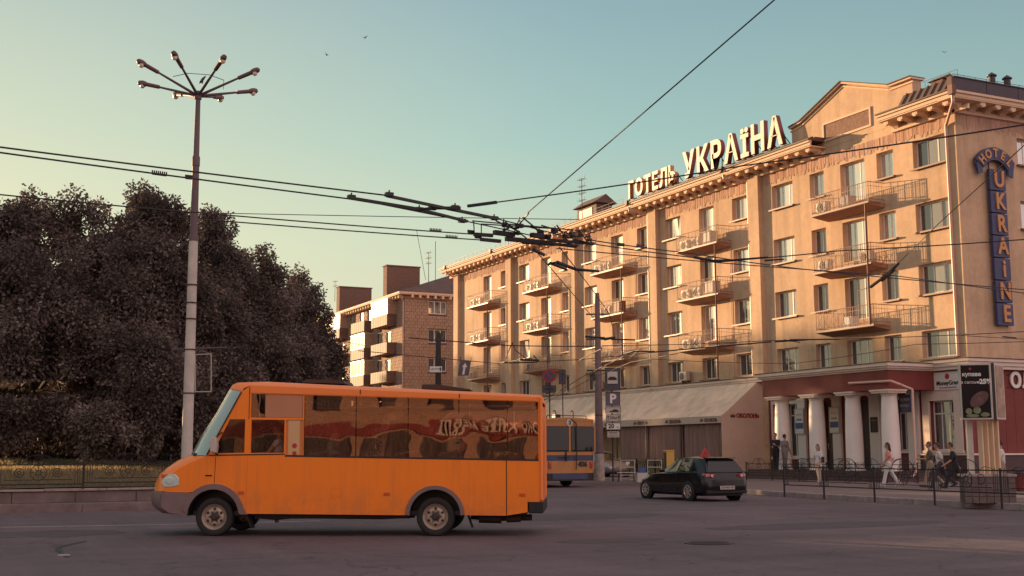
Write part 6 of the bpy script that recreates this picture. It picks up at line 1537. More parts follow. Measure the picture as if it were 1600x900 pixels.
# ---- small things on the pavement by the cafe
def rack(x, y, label):
    c = gd(x, y, 58); t = thing('metal_rack', label, 'rack', (c.x, c.y, .15), math.atan2(cr_v.y, cr_v.x), group='white tube racks in front of the cafe')
    b = MB()
    for z in (.25,.62,.95): b.bar((-.33,0,z),(.33,0,z),.03,.035)
    b.build('rail', 'offwhite', t, world=False)
    for s in (-1,1): b = MB(); b.bar((s*.33,0,0),(s*.33,0,.97),.035,.035,up=(1,0,0)); b.bar((s*.33,-.22,.02),(s*.33,.22,.02),.03,.03); b.build('leg', 'offwhite', t, world=False)
    return t
rk = rack(981, 742, 'white tube rack with a small emblem, between the silver car and the blue crate')
b = MB(); b.prism([(0,-.10),(.11,.03),(.05,.09),(0,.05),(-.05,.09),(-.11,.03)], lambda a,z:(a,-.02,z+.80), lambda a,z:(a,-.01,z+.80)); b.build('emblem', 'white', rk, world=False)
rack(1023, 742, 'white tube rack just left of the black hatchback bonnet')
c = gd(979, 748, 55); t = thing('folding_table', 'low folding table with pale top near the concrete pole', 'table', (c.x, c.y, .15), math.atan2(cr_v.y, cr_v.x))
b = MB(); b.box(-.42,.42,-.25,.25,.40,.43); b.build('table_top', 'offwhite', t, world=False)
for x in (-.36,.36):
    for y in (-.2,.2): b = MB(); b.tube((x,y,0),(x*.9,y,.40),.014,n=5); b.build('leg', 'iron', t, world=False)
c = gd(1046, 712, 60); t = thing('yellow_bin', 'tall yellow box standing behind the black hatchback bonnet', 'bin', (c.x, c.y, .15), math.atan2(cr_v.y, cr_v.x))
mat('yellow', (0.62,0.36,0.08), 0.5)
b = MB(); b.box(-.18,.22,-.2,.2,0,1.38); b.build('box_body', 'yellow', t, world=False, bevel=.02); b = MB(); b.box(-.28,-.181,-.18,.18,0,1.3); b.build('dark_side', 'iron_black', t, world=False); b = MB(); b.box(-.30,.24,-.22,.22,1.382,1.43); b.build('lid', 'yellow', t, world=False)
c = gd(1003, 750, 54); t = thing('ice_crate', 'blue topped pale crate standing in front of the white racks', 'crate', (c.x, c.y, .15), math.atan2(cr_v.y, cr_v.x))
b = MB(); b.box(-.22,.22,-.2,.2,0,.42); b.build('box_body', 'offwhite', t, world=False, bevel=.01); b = MB(); b.box(-.16,.16,-.18,.18,.425,.62); b.build('blue_top', 'blue', t, world=False, bevel=.01)
mat('bin_red', (0.16,0.025,0.02), 0.6)
c = gd(1594, 752, 40); t = thing('litter_bin', 'red litter bin at the right edge of the pavement', 'litter bin', (c.x, c.y, .15))
b = MB(); b.lathe([(.13,0),(.15,.1),(.18,.5),(.20,.52),(.20,.56)], n=20); b.build('bin_body', 'bin_red', t, world=False); b = MB(); b.lathe([(.21,.56),(.21,.59),(.10,.68)], n=20); b.build('bin_lid', 'iron_black', t, world=False)

# ================================================================= OVERHEAD WIRES
def wire(pts, label, r=.014, z=6.0, grp=None, name='overhead_wire'):
    P = []
    for p in pts: P.append(gz(p[0],p[1],p[2] if len(p) > 2 else z) if (len(p) < 4) else gd(p[0],p[1],p[3]))
    b = MB(); b.path(P, r, 6); o = b.build(name, 'wire'); return tag(o, label, 'wire', grp)
G_ = 'overhead trolley wires'
# the two contact wires crossing from the left, hung at 6 m
def sagpx(x0, y0, x1, y1, n=6, s=2.0): return [(x0+(x1-x0)*i/n, y0+(y1-y0)*i/n+s*4*(i/n)*(1-i/n)) for i in range(n+1)]
wire(sagpx(-60,222,610,306,s=1), 'upper of the two long wires crossing from the left above the trees', grp=G_)
wire(sagpx(-60,230,548,311,s=1), 'lower of the two long wires crossing from the left above the trees', grp=G_)
wire(sagpx(340,333,905,343,s=.5), 'thinnest nearly level wire right of the street lamp', .008, 6.4, G_)
wire(sagpx(-40,300,318,333,s=1)+sagpx(330,334,740,366,s=1)[1:], 'upper wire of the pair passing level with the tree tops', .013, 6, G_)
wire(sagpx(322,343,752,375,s=1), 'lower wire of the pair passing level with the tree tops', .013, 6, G_)
wire([(825,332,6.0),(1015,168,6.9),(1212,-2,8.0),(1300,-80,8.6)], 'steep wire rising from the wire junction to the top edge', .012, grp=G_)
wire(sagpx(776,316,985,287,4,.5)+sagpx(985,287,1160,259,4,.5)[1:]+sagpx(1160,259,1600,195,6,1.5)[1:]+[(1680,184)], 'wire running from the junction across the rooftop letters to the right edge', .012, 6, G_)
wire(sagpx(545,309,730,346,2,0)+sagpx(730,346,905,384,3,0)[1:], 'wire continuing along the long left switch bar into the junction', .012, 6, G_)
wire(sagpx(605,306,778,342,2,0)+sagpx(778,342,915,378,3,0)[1:], 'wire continuing along the upper switch bar into the junction', .012, 6, G_)
wire(sagpx(925,381,1130,408,4,1)+sagpx(1130,408,1310,392,4,1)[1:]+sagpx(1310,392,1700,366,4,2)[1:], 'wire from the junction to the right edge passing the middle balconies', .013, 6, G_)
wire(sagpx(915,374,1080,396,4,1)+sagpx(1080,396,1250,420,4,1)[1:]+sagpx(1250,420,1700,460,4,2)[1:], 'wire falling gently from the junction towards the lower right', .013, 6, G_)
wire(sagpx(870,388,1400,431,6,2)+sagpx(1400,431,1700,470,3,1)[1:], 'lowest wire from the junction falling towards the right edge', .012, 5.9, G_)
wire([(1365,445),(1410,405),(1466,350),(1545,278),(1640,190)], 'slanting wire rising past the blue vertical hotel sign', .010, 6.2, G_)
wire(sagpx(834,388,930,500,3,0), 'left slanting span wire down to the concrete pole', .012, 6.1, G_)
wire([(874,386),(925,452),(952,490),(962,532)], 'right slanting span wire passing the concrete pole', .012, 6.1, G_)
wire(sagpx(640,528,795,540,3,0)+sagpx(795,540,930,541,3,.5)[1:], 'level wire ending at the concrete pole over the far balconies', .02, 5.6, G_)
wire(sagpx(560,548,778,568,3,0)+sagpx(778,568,905,562,3,0)[1:]+sagpx(905,562,1080,545,3,0)[1:], 'wire carrying the arched hanger left of the concrete pole', .016, 5.5, G_)
wire([(849,626),(915,586),(990,549),(1023,550),(1205,534)], 'upper of two dark slanting wires rising behind the minibus tail', .022, 5.0, G_)
wire([(848,632),(915,596),(985,566),(1060,552)], 'lower of two dark slanting wires rising behind the minibus tail', .018, 5.0, G_)
wire(sagpx(940,540,1205,532,4,2)+sagpx(1310,530,1700,512,4,2), 'wire passing the feet of the lowest balcony above the porch', .013, 5.6, G_)
wire(sagpx(950,556,1240,568,4,3)+sagpx(1240,568,1430,538,4,2)[1:]+sagpx(1430,538,1700,530,3,1)[1:], 'wire crossing just above the porch cornice', .012, 5.4, G_)
wire(sagpx(1500,524,1700,534,3,1), 'short wire at the right edge under the blue vertical sign', .011, 5.5, G_)
wire(sagpx(340,486,570,540,4,3), 'faint wire in front of the dark trees right of the street lamp', .010, 5.5, G_)
# switch and crossing hardware
jn = thing('wire_junction', 'black trolley wire switch and crossing hardware hanging above the street', 'wire junction', tuple(gz(800,370,6)))
def jb(nm, x0, y0, x1, y1, w, h, z=5.97, m='iron_black'):
    b = MB(); b.bar(gz(x0,y0,z), gz(x1,y1,z), w, h); return b.build(nm, m, jn)
def comb(x0, y0, x1, y1, z=6.0, n=7):
    a, c = gz(x0,y0,z), gz(x1,y1,z); b = MB(); b.bar(a, c, .03, .035)
    for i in range(n+1): p = a+(c-a)*i/n; b.tube(p, p+Vector((0,0,.055)), .012, n=5)
    return b.build('insulator', 'iron_black', jn)
for q in ((545,309,655,327,.05,.055),(655,327,730,346,.06,.045),(605,306,700,326,.05,.05),(700,326,778,342,.06,.05)): jb('switch_bar', *q)
b = MB()
for x,y in ((549,308),(608,304),(655,327),(676,325),(711,324),(722,345),(772,341)): p = gz(x,y,6); b.cb(tuple(p),(.14,.10,.07)); b.tube(p,p+Vector((0,0,.08)),.015,n=5)
b.build('clamp', 'iron_black', jn)
for q in ((650,328,676,325,.05,.04),(676,325,720,325,.06,.05),(731,322,776,316,.05,.05),(740,366,770,368,.07,.07),(751,374,782,377,.07,.07),(772,363,803,367,.10,.09),(790,373,862,380,.08,.09),(816,379,902,384,.07,.05),(830,367,858,371,.10,.09),(858,375,927,381,.06,.06),(860,380,900,386,.05,.05)): jb('switch_bar', *q)
for q in ((737,345,915,361),(752,350,880,358),(740,345,741,363),(752,350,752,372),(810,352,826,333),(817,340,844,362),(775,345,812,362),(812,340,800,372),(790,347,830,378),(830,352,860,376),(846,352,905,370),(905,360,918,378),(870,352,890,380),(918,372,928,382)): jb('thin_rod', *q, .022,.022, 6.03)
for q in ((672,360.5,689,361.8),(697,370.8,714,372.2),(731,363,740,364),(742,371,751,372),(238,271,260,274),(290,278,300,279)): comb(*q)
r = random.Random(9)
for i in range(26):
    x = r.uniform(775,925); y = 352+(x-775)*.16+r.uniform(-6,8); p = gz(x,y,6+r.uniform(-.03,.05))
    b = MB(); b.cb((0,0,0),(r.uniform(.06,.16),r.uniform(.04,.09),r.uniform(.03,.08))); a = r.uniform(0,3); b.v = [tuple(Matrix.Rotation(a,3,'Z')@Vector(v)+p) for v in b.v]
    b.tube(p, p+Vector((r.uniform(-.05,.05),r.uniform(-.05,.05),.10)), .012, n=5); b.build('clamp', 'iron_black', jn)
comb(995,385,1010,387); comb(965,383,975,384)
def hard(label, bars, z, name='wire_hanger'):
    t = thing(name, label, 'wire hanger', tuple(gz(bars[0][0],bars[0][1],z)))
    for q in bars:
        b = MB(); zz = z if len(q) < 6 else q[5]; a, c = gz(q[0],q[1],zz), gz(q[2],q[3],zz); b.tube(a, c, q[4], q[4]*.8, n=6); b.build('rod', 'iron_black', t)
    return t
hard('dark spindle insulator on the slanting wire between the right hand balconies', [(1361,448,1385,430,.05),(1378,437,1396,422,.065),(1392,424,1404,412,.04),(1340,455,1361,448,.012)], 6.2)
hard('pair of dark bars in front of the lowest window left of the porch balconies', [(1211,534,1262,531,.03),(1234,531,1312,530,.028),(1225,531,1250,535,.02)], 5.6)
hard('long dark hanger over the far balconies left of the concrete pole', [(871,410,900,421,.05),(900,421,936,424,.04),(834,390,850,398,.05),(860,411,885,421,.04),(857,413,873,409,.03)], 6.1)
hard('row of dark clamps on the wire beside the concrete pole', [(778,568,812,562,.035),(812,562,842,563,.05),(796,567,840,566,.03),(788,566,795,548,.02),(795,548,800,535,.02),(800,535,806,548,.02),(806,548,822,560,.02),(834,556,840,563,.03)], 5.5)
hard('dark rods crossing the concrete pole at balcony height', [(915,526,945,528,.04),(945,530,960,527,.05),(955,530,992,531,.03),(905,563,925,552,.03),(925,552,940,545,.035),(975,552,1000,546,.04),(984,560,996,549,.03),(1000,549,1023,549,.03)], 5.4)
hard('small dark clamps on the wire right of the hotel drain pipe', [(1494,524,1510,522,.03),(1567,526,1588,528,.025)], 5.5)
hard('long dark clamps on the wire in front of the middle balconies', [(1085,402,1118,408,.035),(1118,408,1140,407,.04),(1140,407,1200,402,.028),(1195,407,1225,405,.02)], 6.0)

# ================================================================= BIRDS
def bird(c, s, label, fly=True, yaw=0.0):
    t = thing('bird', label, 'bird', tuple(c), yaw)
    b = MB(); b.lathe([(.005,-.16),(.03,-.10),(.045,0),(.035,.08),(.03,.11),(.022,.15),(.004,.19)], axis='X', n=10); b.v = [(v[0]*s,v[1]*s,v[2]*s) for v in b.v]
    if not fly: b.v = [tuple(Matrix.Rotation(rad(-55),3,'Y')@Vector(v)) for v in b.v]
    o = b.build('body', 'iron_black', t, world=False, smooth=True)
    for sd in (-1,1):
        w = MB()
        if fly: w.prism([(.07,0),(.03,.16),(-.02,.34),(-.05,.34),(-.06,.16),(-.07,0)], lambda x,y:(x*s,sd*y*s,(.015+y*.35)*s), lambda x,y:(x*s,sd*y*s,(.003+y*.35)*s))
        else: w.prism([(.07,0),(-.02,.03),(-.16,.01),(-.10,-.02),(.05,-.03)], lambda x,z:(z*s,sd*.045*s,x*s), lambda x,z:(z*s,sd*.035*s,x*s))
        w.build('wing', 'iron_black', t, world=False)
bird(gd(570,59,60), .55, 'small dark bird flying highest above the middle of the street', yaw=.6)
bird(gd(511,86,60), .5, 'small dark bird flying left of the highest one', yaw=2.2)
bird(gd(1476,82,60), .45, 'small dark bird flying above the hotel chimney', yaw=1.2)
bird(gd(316,125,34.3), .9, 'dark bird perched on the tie wire of the street lamp', fly=False)

# ================================================================= TREES
def foliage_mat(name, c1, c2):
    m = bpy.data.materials.new(name); m.use_nodes = True; MATS[name] = m; t = m.node_tree; n = t.nodes; l = t.links; p = n['Principled BSDF']
    g = n.new('ShaderNodeNewGeometry'); rp = n.new('ShaderNodeMix'); rp.data_type = 'RGBA'; l.new(g.outputs['Random Per Island'], rp.inputs[0]); rp.inputs[6].default_value = tuple(c1)+(1,); rp.inputs[7].default_value = tuple(c2)+(1,)
    tx = n.new('ShaderNodeTexNoise'); tx.inputs['Scale'].default_value = .55; l.new(g.outputs['Position'], tx.inputs['Vector'])
    mr = n.new('ShaderNodeMapRange'); mr.inputs[1].default_value = .35; mr.inputs[2].default_value = .65; mr.inputs[3].default_value = .6; mr.inputs[4].default_value = 1.45; l.new(tx.outputs[0], mr.inputs[0])
    vs = n.new('ShaderNodeVectorMath'); vs.operation = 'SCALE'; l.new(rp.outputs[2], vs.inputs[0]); l.new(mr.outputs[0], vs.inputs[3]); l.new(vs.outputs[0], p.inputs['Base Color'])
    p.inputs['Roughness'].default_value = .7; p.inputs['Specular IOR Level'].default_value = .12
    tr = n.new('ShaderNodeBsdfTranslucent'); l.new(vs.outputs[0], tr.inputs[0]); ms = n.new('ShaderNodeMixShader'); ms.inputs[0].default_value = .22; o = n['Material Output']
    l.new(p.outputs[0], ms.inputs[1]); l.new(tr.outputs[0], ms.inputs[2]); l.new(ms.outputs[0], o.inputs[0]); return m
foliage_mat('foliage', (0.100,0.074,0.076), (0.180,0.145,0.122))
foliage_mat('foliage_far', (0.08,0.055,0.05), (0.12,0.09,0.07))
def leaves(cent, nrm_bias, n, rs, size, spread):
    """n kite-shaped drooping leaves round each clump centre. cent: (k,3)"""
    k = len(cent); idx = rs.randint(0, k, n); d = rs.normal(size=(n,3)); d /= np.linalg.norm(d, axis=1)[:,None]
    rad_ = spread[idx]*(rs.rand(n)**.45); P = cent[idx]+d*rad_[:,None]; P[:,2] -= np.abs(rs.normal(size=n))*spread[idx]*.25
    out = d+rs.normal(size=(n,3))*.6; out[:,2] -= .55; out /= np.linalg.norm(out, axis=1)[:,None]
    sd = np.cross(out, rs.normal(size=(n,3))); sd /= np.linalg.norm(sd, axis=1)[:,None]
    L_ = size*rs.uniform(.6,1.25,n)[:,None]; Wd = L_*.30
    V = np.empty((n,4,3)); V[:,0] = P; V[:,1] = P+out*L_*.55+sd*Wd; V[:,2] = P+out*L_; V[:,3] = P+out*L_*.55-sd*Wd
    return V.reshape(-1,3)
def leafmesh(name, V):
    n = len(V)//4; me = bpy.data.meshes.new(name); me.vertices.add(n*4); me.vertices.foreach_set('co', V.astype(np.float32).ravel())
    me.loops.add(n*4); me.loops.foreach_set('vertex_index', np.arange(n*4, dtype=np.int32)); me.polygons.add(n)
    me.polygons.foreach_set('loop_start', np.arange(0, n*4, 4, dtype=np.int32)); me.polygons.foreach_set('loop_total', np.full(n, 4, dtype=np.int32)); me.update(calc_edges=True); return me
def tree(name, label, lobes, n, seed, fm='foliage', leaf=.145, trunk=None, group='trees of the park', zbase=None, tr=.28):
    """lobes: (centre, (rx, ry, rz)) metres; crown of leaves gathered in clumps over the lobes"""
    rs = np.random.RandomState(seed); area = np.array([r[0]*r[2] for c, r in lobes]); area /= area.sum()
    cents, spr = [], []
    for (c, r), a in zip(lobes, area):
        k = max(10, int(130*a*len(lobes)**.5)); d = rs.normal(size=(k,3)); d /= np.linalg.norm(d,axis=1)[:,None]
        f = rs.uniform(.55,1.0,k)[:,None]; cents.append(np.array(c)+d*f*np.array(r)*.92); spr.append(rs.uniform(.35,.85,k)*min(1.2, .35*min(r)+.25))
    cents = np.vstack(cents); spr = np.hstack(spr); 
    zb = trunk[2] if trunk else 0; keep = cents[:,2] > zb+.4; cents = cents[keep]; spr = spr[keep]
    # leaf share follows clump volume
    w = spr**2; w /= w.sum(); rep = rs.choice(len(cents), size=n, p=w)
    V = leaves(cents[rep], None, n, rs, leaf, spr[rep])
    V = light_gap(V)
    # (clump index is already chosen, so identity mapping)
    t = thing(name, label, 'tree', tuple(trunk), group=group)
    me = leafmesh('crown', V-0); me.materials.append(MATS[fm]); place('crown', me, None, t)
    b = MB(); T = Vector(trunk); top = Vector(lobes[0][0]); mid = T+(top-T)*.45; b.tube(T-Vector((0,0,.2)), mid, tr, tr*.6, n=10); b.tube(mid, top, tr*.6, tr*.2, n=8); b.build('trunk', 'bark', t)
    for c, r in lobes[1:]:
        l = MB(); c = Vector(c); st_ = T+(mid-T)*rs.uniform(.5,.95); kn = (st_+c)/2+Vector((0,0,.5)); l.tube(st_, kn, tr*.38, tr*.24, n=7); l.tube(kn, c, tr*.24, tr*.08, n=6)
        for q in range(5):
            e_ = c+Vector(rs.normal(size=3))*np.mean(r)*.45; l.tube(kn+(c-kn)*rs.uniform(.3,1), e_, tr*.10, tr*.03, n=5)
        l.build('limb', 'bark', t)
    return t
def leaves(cents, _, n, rs, size, spr):
    d = rs.normal(size=(n,3)); d /= np.linalg.norm(d, axis=1)[:,None]
    P = cents+d*(spr*rs.rand(n)**.35)[:,None]; P[:,2] -= np.abs(rs.normal(size=n))*spr*.45
    out = d+rs.normal(size=(n,3))*.6; out[:,2] -= .55; out /= np.linalg.norm(out, axis=1)[:,None]
    sd = np.cross(out, rs.normal(size=(n,3))); sd /= np.linalg.norm(sd, axis=1)[:,None]
    L_ = size*rs.uniform(.6,1.25,n)[:,None]; Wd = L_*.30; V = np.empty((n,4,3)); V[:,0] = P; V[:,1] = P+out*L_*.55+sd*Wd; V[:,2] = P+out*L_; V[:,3] = P+out*L_*.55-sd*Wd
    return V.reshape(-1,3)
def light_gap(V):
    """cuts leaves away along aimed sun paths to light the lawn, road and porch"""
    C_ = V.reshape(-1,4,3).mean(axis=1); sx, cx_ = math.sin(SUN_AZ), math.cos(SUN_AZ); s = C_[:,0]*cx_+C_[:,1]*sx; te = math.tan(SUN_EL)
    t1 = (C_[:,1]-14.3)/cx_; z1 = t1*te
    g1 = (s > 17.0) & (s < 20.4) & (np.abs(C_[:,2]-z1) < .24) & (C_[:,1] > 30)
    t2 = (C_[:,1]-43.0)/cx_; z2 = .95+t2*te
    g2 = (s > 15.0) & (s < 21.5) & (np.abs(C_[:,2]-z2) < .32) & (C_[:,1] > 42.5)
    g = g1 | g2; u = C_[:,1]*cx_-C_[:,0]*sx
    for (tx, ty, hw, z0, z1_) in ((39.3,50.0,.5,2.0,3.7),(39.3,47.3,.45,2.7,3.6),(39.3,62.3,.5,1.1,2.5),(41.6,54.7,.30,1.6,3.2),(24.6,22.2,.5,.75,2.1),(35.0,41.9,.35,.1,.9),(38,74,.8,3.9,4.8)):
        s0 = tx*cx_+ty*sx; u0 = ty*cx_-tx*sx; zz = C_[:,2]-(u-u0)*te; g |= (np.abs(s-s0) < hw) & (zz > z0) & (zz < z1_) & (u > u0+4)
    return V.reshape(-1,4,3)[~g].reshape(-1,3)  # drops the leaves standing in the aimed sunbeams
def LB(px, py, dep, rx, ry, rd=None):
    c = gd(px, py, dep); k = dep/1905; r = rx*k; return (tuple(c), (r, rd or r, ry*k))
def tbase(px, dep): p = gd(px, 720, dep); return (p.x, p.y, lawn_z(p.x, p.y))
tree('chestnut_tree', 'broad dark tree at the left edge with a knobbly three-humped top', [LB(58,350,46,60,62),(LB(2,385,45,75,85)),LB(125,358,46,55,62),LB(150,430,45,50,80),LB(60,470,43,95,100),LB(-50,500,44,90,110),LB(20,610,42,110,95),LB(100,600,43,80,110),LB(-60,640,42,80,80)], 180000, 1, trunk=tbase(55,46.5))
tree('chestnut_tree', 'tall rounded dark tree just left of the street lamp', [LB(242,345,47,58,55),LB(200,390,46,45,60),LB(285,385,47,42,70),LB(225,450,44,75,85),LB(275,500,45,65,100),LB(180,540,43,80,100),LB(245,610,42,85,95),LB(180,665,41,80,50),LB(290,650,43,60,70)], 180000, 2, trunk=tbase(235,47.5))
tree('chestnut_tree', 'narrow dark tree rising right behind the street lamp', [LB(335,352,53,30,44),LB(330,410,53,45,60),LB(352,440,52,48,70),LB(335,520,50,60,90),LB(345,620,48,70,95)], 100000, 3, trunk=tbase(335,53))
tree('chestnut_tree', 'dark leafy tree stepping down between the lamp and the apartment block', [LB(398,415,55,34,36),(LB(385,445,55,40,50)),LB(430,450,55,38,42),LB(400,510,53,65,70),LB(430,590,51,75,85),LB(380,650,50,70,70)], 115000, 4, trunk=tbase(400,55))
tree('chestnut_tree', 'lowest dark tree touching the brown apartment block', [LB(470,455,58,30,34),LB(452,490,57,42,45),LB(490,505,57,30,45),LB(480,560,56,55,60),LB(508,580,56,32,55),LB(490,650,54,60,70),LB(430,640,54,60,70)], 108000, 5, trunk=tbase(478,57.5))
# park undergrowth closing the view under the crowns
def bush(label, px, dep, w, h, n, seed):
    c = gd(px, 700, dep); z = lawn_z(c.x, c.y); rs = np.random.RandomState(seed); k = 26
    cents = np.array([(c.x+rs.uniform(-w,w)*.8, c.y+rs.uniform(-1,1), z+rs.uniform(.2,h)) for _ in range(k)]); rep = rs.randint(0,k,n)
    V = light_gap(leaves(cents[rep], None, n, rs, .20, rs.uniform(.5,.9,k)[rep])); t = thing('bush', label, 'bush', (c.x,c.y,z), group='bushes under the park trees')
    me = leafmesh('foliage', V); me.materials.append(MATS['foliage']); place('foliage', me, None, t)
    b = MB()
    for q in range(6): b.tube((c.x+rs.uniform(-.3,.3),c.y,z-.1),(c.x+rs.uniform(-w,w)*.7,c.y+rs.uniform(-.6,.6),z+h*.8),.04,.012,n=5)
    b.build('stem', 'bark', t)
for i, (px, dep, lb) in enumerate(((-10,52,'dark bush under the leftmost tree'),(95,53,'dark bush between the two leftmost trees'),(190,52,'dark bush left of the lamp pole, under the tall rounded tree'),(300,54,'dark bush directly behind the lamp pole'),(385,58,'dark bush behind the front of the minibus roof'),(500,62,'dark bush low behind the middle of the minibus roof'))):
    bush(lb, px, dep, 3.4, 2.6, 9000, 30+i)
# trees beyond the left edge of the view and the tall row on the far side of the park: they shade the street
def simple_tree(name, label, x, y, h, r, n, seed, group, z=None, leaf=.42):
    z = lawn_z(x,y) if z is None else z
    rs = np.random.RandomState(seed); lob = [((x,y,z+h-r*.8),(r*.8,r*.8,r*.85))]
    for q in range(6): a = q*1.05+rs.rand(); lob.append(((x+math.cos(a)*r*.55, y+math.sin(a)*r*.55, z+h*rs.uniform(.3,.72)),(r*.62,r*.62,h*.24)))
    lob.append(((x,y,z+h*.22),(r*.9,r*.9,h*.2)))
    tree(name, label, lob, n, seed, 'foliage_far', leaf, (x,y,z), group, tr=.35)
for i, (x, y, h, r) in enumerate(((-3.5,47,11.5,3.6),(-9.5,50,12,4.2),(-16,55,12,4.2),(-8,64,12,4),(-24,58,12,4.5))):
    simple_tree('park_tree', ['leafy park tree just outside the left edge','leafy park tree further outside the left edge','leafy park tree far outside the left edge','leafy park tree behind the others outside the left edge','leafy park tree farthest outside the left edge'][i], x, y, h, r, 12000, 50+i, 'trees beyond the left edge')
for i in range(11):
    y = 97+i*8.2; simple_tree('tall_park_tree', 'tall tree number hidden in the far row' if False else ('nearest' if i == 0 else 'farthest' if i == 10 else ('second','third','fourth','fifth','sixth','seventh','eighth','ninth','tenth')[i-1])+' tall tree of the row on the far side of the park', 12.0+1.5*math.sin(i*2.1), y, 14.9+.43*i+.9*math.sin(i*1.7), 4.3, 9000, 80+i, 'tall tree row on the far side of the park', leaf=.6)

# ================================================================= BUILDING BEHIND THE CAMERA (seen in the minibus windows)
mat('opp_wall', (0.30,0.19,0.14), 0.9, var=.1, vscale=1)
ob = thing('shop_building', 'tan corner building with a red shop band across the junction, mirrored in the minibus windows', 'building', tuple(BO+Vector((BN.x,BN.y,0))*52), BRZ)
holes = [(-22+i*3.4, -22+i*3.4+1.5, z, z+1.7) for i in range(14) for z in (4.1,7.6)]
b = MB(); wall_grid(b, (-24, 26), (0, 12), holes, lambda u,z,d: (u, d, z), .3, None); b.build('facade', 'opp_wall', ob, world=False, fix=False)
b = MB(); b.box(-24,26,.35,12,0,12); b.box(-24.4,26.4,-.5,12,12.01,12.5); b.build('mass', 'opp_wall', ob, world=False)
for h in holes: p = MB(); p.box(h[0],h[1],.2,.24,h[2],h[3]); p.build('window', 'pane_dark', ob, world=False)
b = MB(); b.box(-24,26,-.3,-.01,2.5,3.3); b.build('shop_band', mat('band_red', (0.17,0.022,0.025), 0.7), ob, world=False)
for i in range(14): p = MB(); p.box(-23.5+i*3.5,-20.8+i*3.5,-.05,-.01,.3,2.3); p.build('shop_window', 'pane_dark', ob, world=False)
me = text_mesh('МОЛОКО ХЛІБ МЕБЛІ', .75, .1, .02).copy(); me.transform(FM((2,-.36,2.9),(1,0,0))); place('lettering', me, 'offwhite', ob, world=False)

# ================================================================= PEOPLE
mat('skin', (0.42,0.22,0.155), 0.55); mat('hair_dark', (0.035,0.02,0.02), 0.6); mat('hair_brown', (0.10,0.055,0.04), 0.6)
mat('cloth_black', (0.02,0.017,0.02), 0.85); mat('cloth_white', (0.60,0.56,0.55), 0.8); mat('cloth_pink', (0.60,0.24,0.20), 0.8); mat('cloth_cream', (0.52,0.43,0.38), 0.8)
mat('cloth_jeans', (0.06,0.055,0.085), 0.85); mat('cloth_olive', (0.10,0.075,0.055), 0.85, var=.5, vscale=9); mat('cloth_grey', (0.20,0.16,0.15), 0.85, var=.2, vscale=6); mat('cloth_sand', (0.34,0.26,0.20), 0.85)
mat('shoe', (0.05,0.035,0.035), 0.6); mat('shoe_white', (0.5,0.45,0.42), 0.6)
def cap(b, p0, p1, r0, r1, n=10):
    b.tube(p0, p1, r0, r1, n=n)
    for p, r in ((p0,r0),(p1,r1)):
        p = Vector(p); b.lathe([(r*math.sin(t), -r*math.cos(t)) for t in (0.3,.8,1.3,1.84,2.34,2.84)], c=tuple(p), n=n)
def ell(b, c, r, n=12):
    prof = [(math.sin(t), -math.cos(t)) for t in (0.15,.5,.9,1.3,1.57,1.9,2.3,2.7,3.0)]
    o = len(b.v); b.lathe(prof, n=n)
    for i in range(o, len(b.v)): v = b.v[i]; b.v[i] = (c[0]+v[0]*r[0], c[1]+v[1]*r[1], c[2]+v[2]*r[2])
def remesh(o, vox):
    m = o.modifiers.new('remesh', 'REMESH'); m.mode = 'VOXEL'; m.voxel_size = vox; m.use_smooth_shade = True
    s = o.modifiers.new('smooth', 'SMOOTH'); s.factor = .5; s.iterations = 2
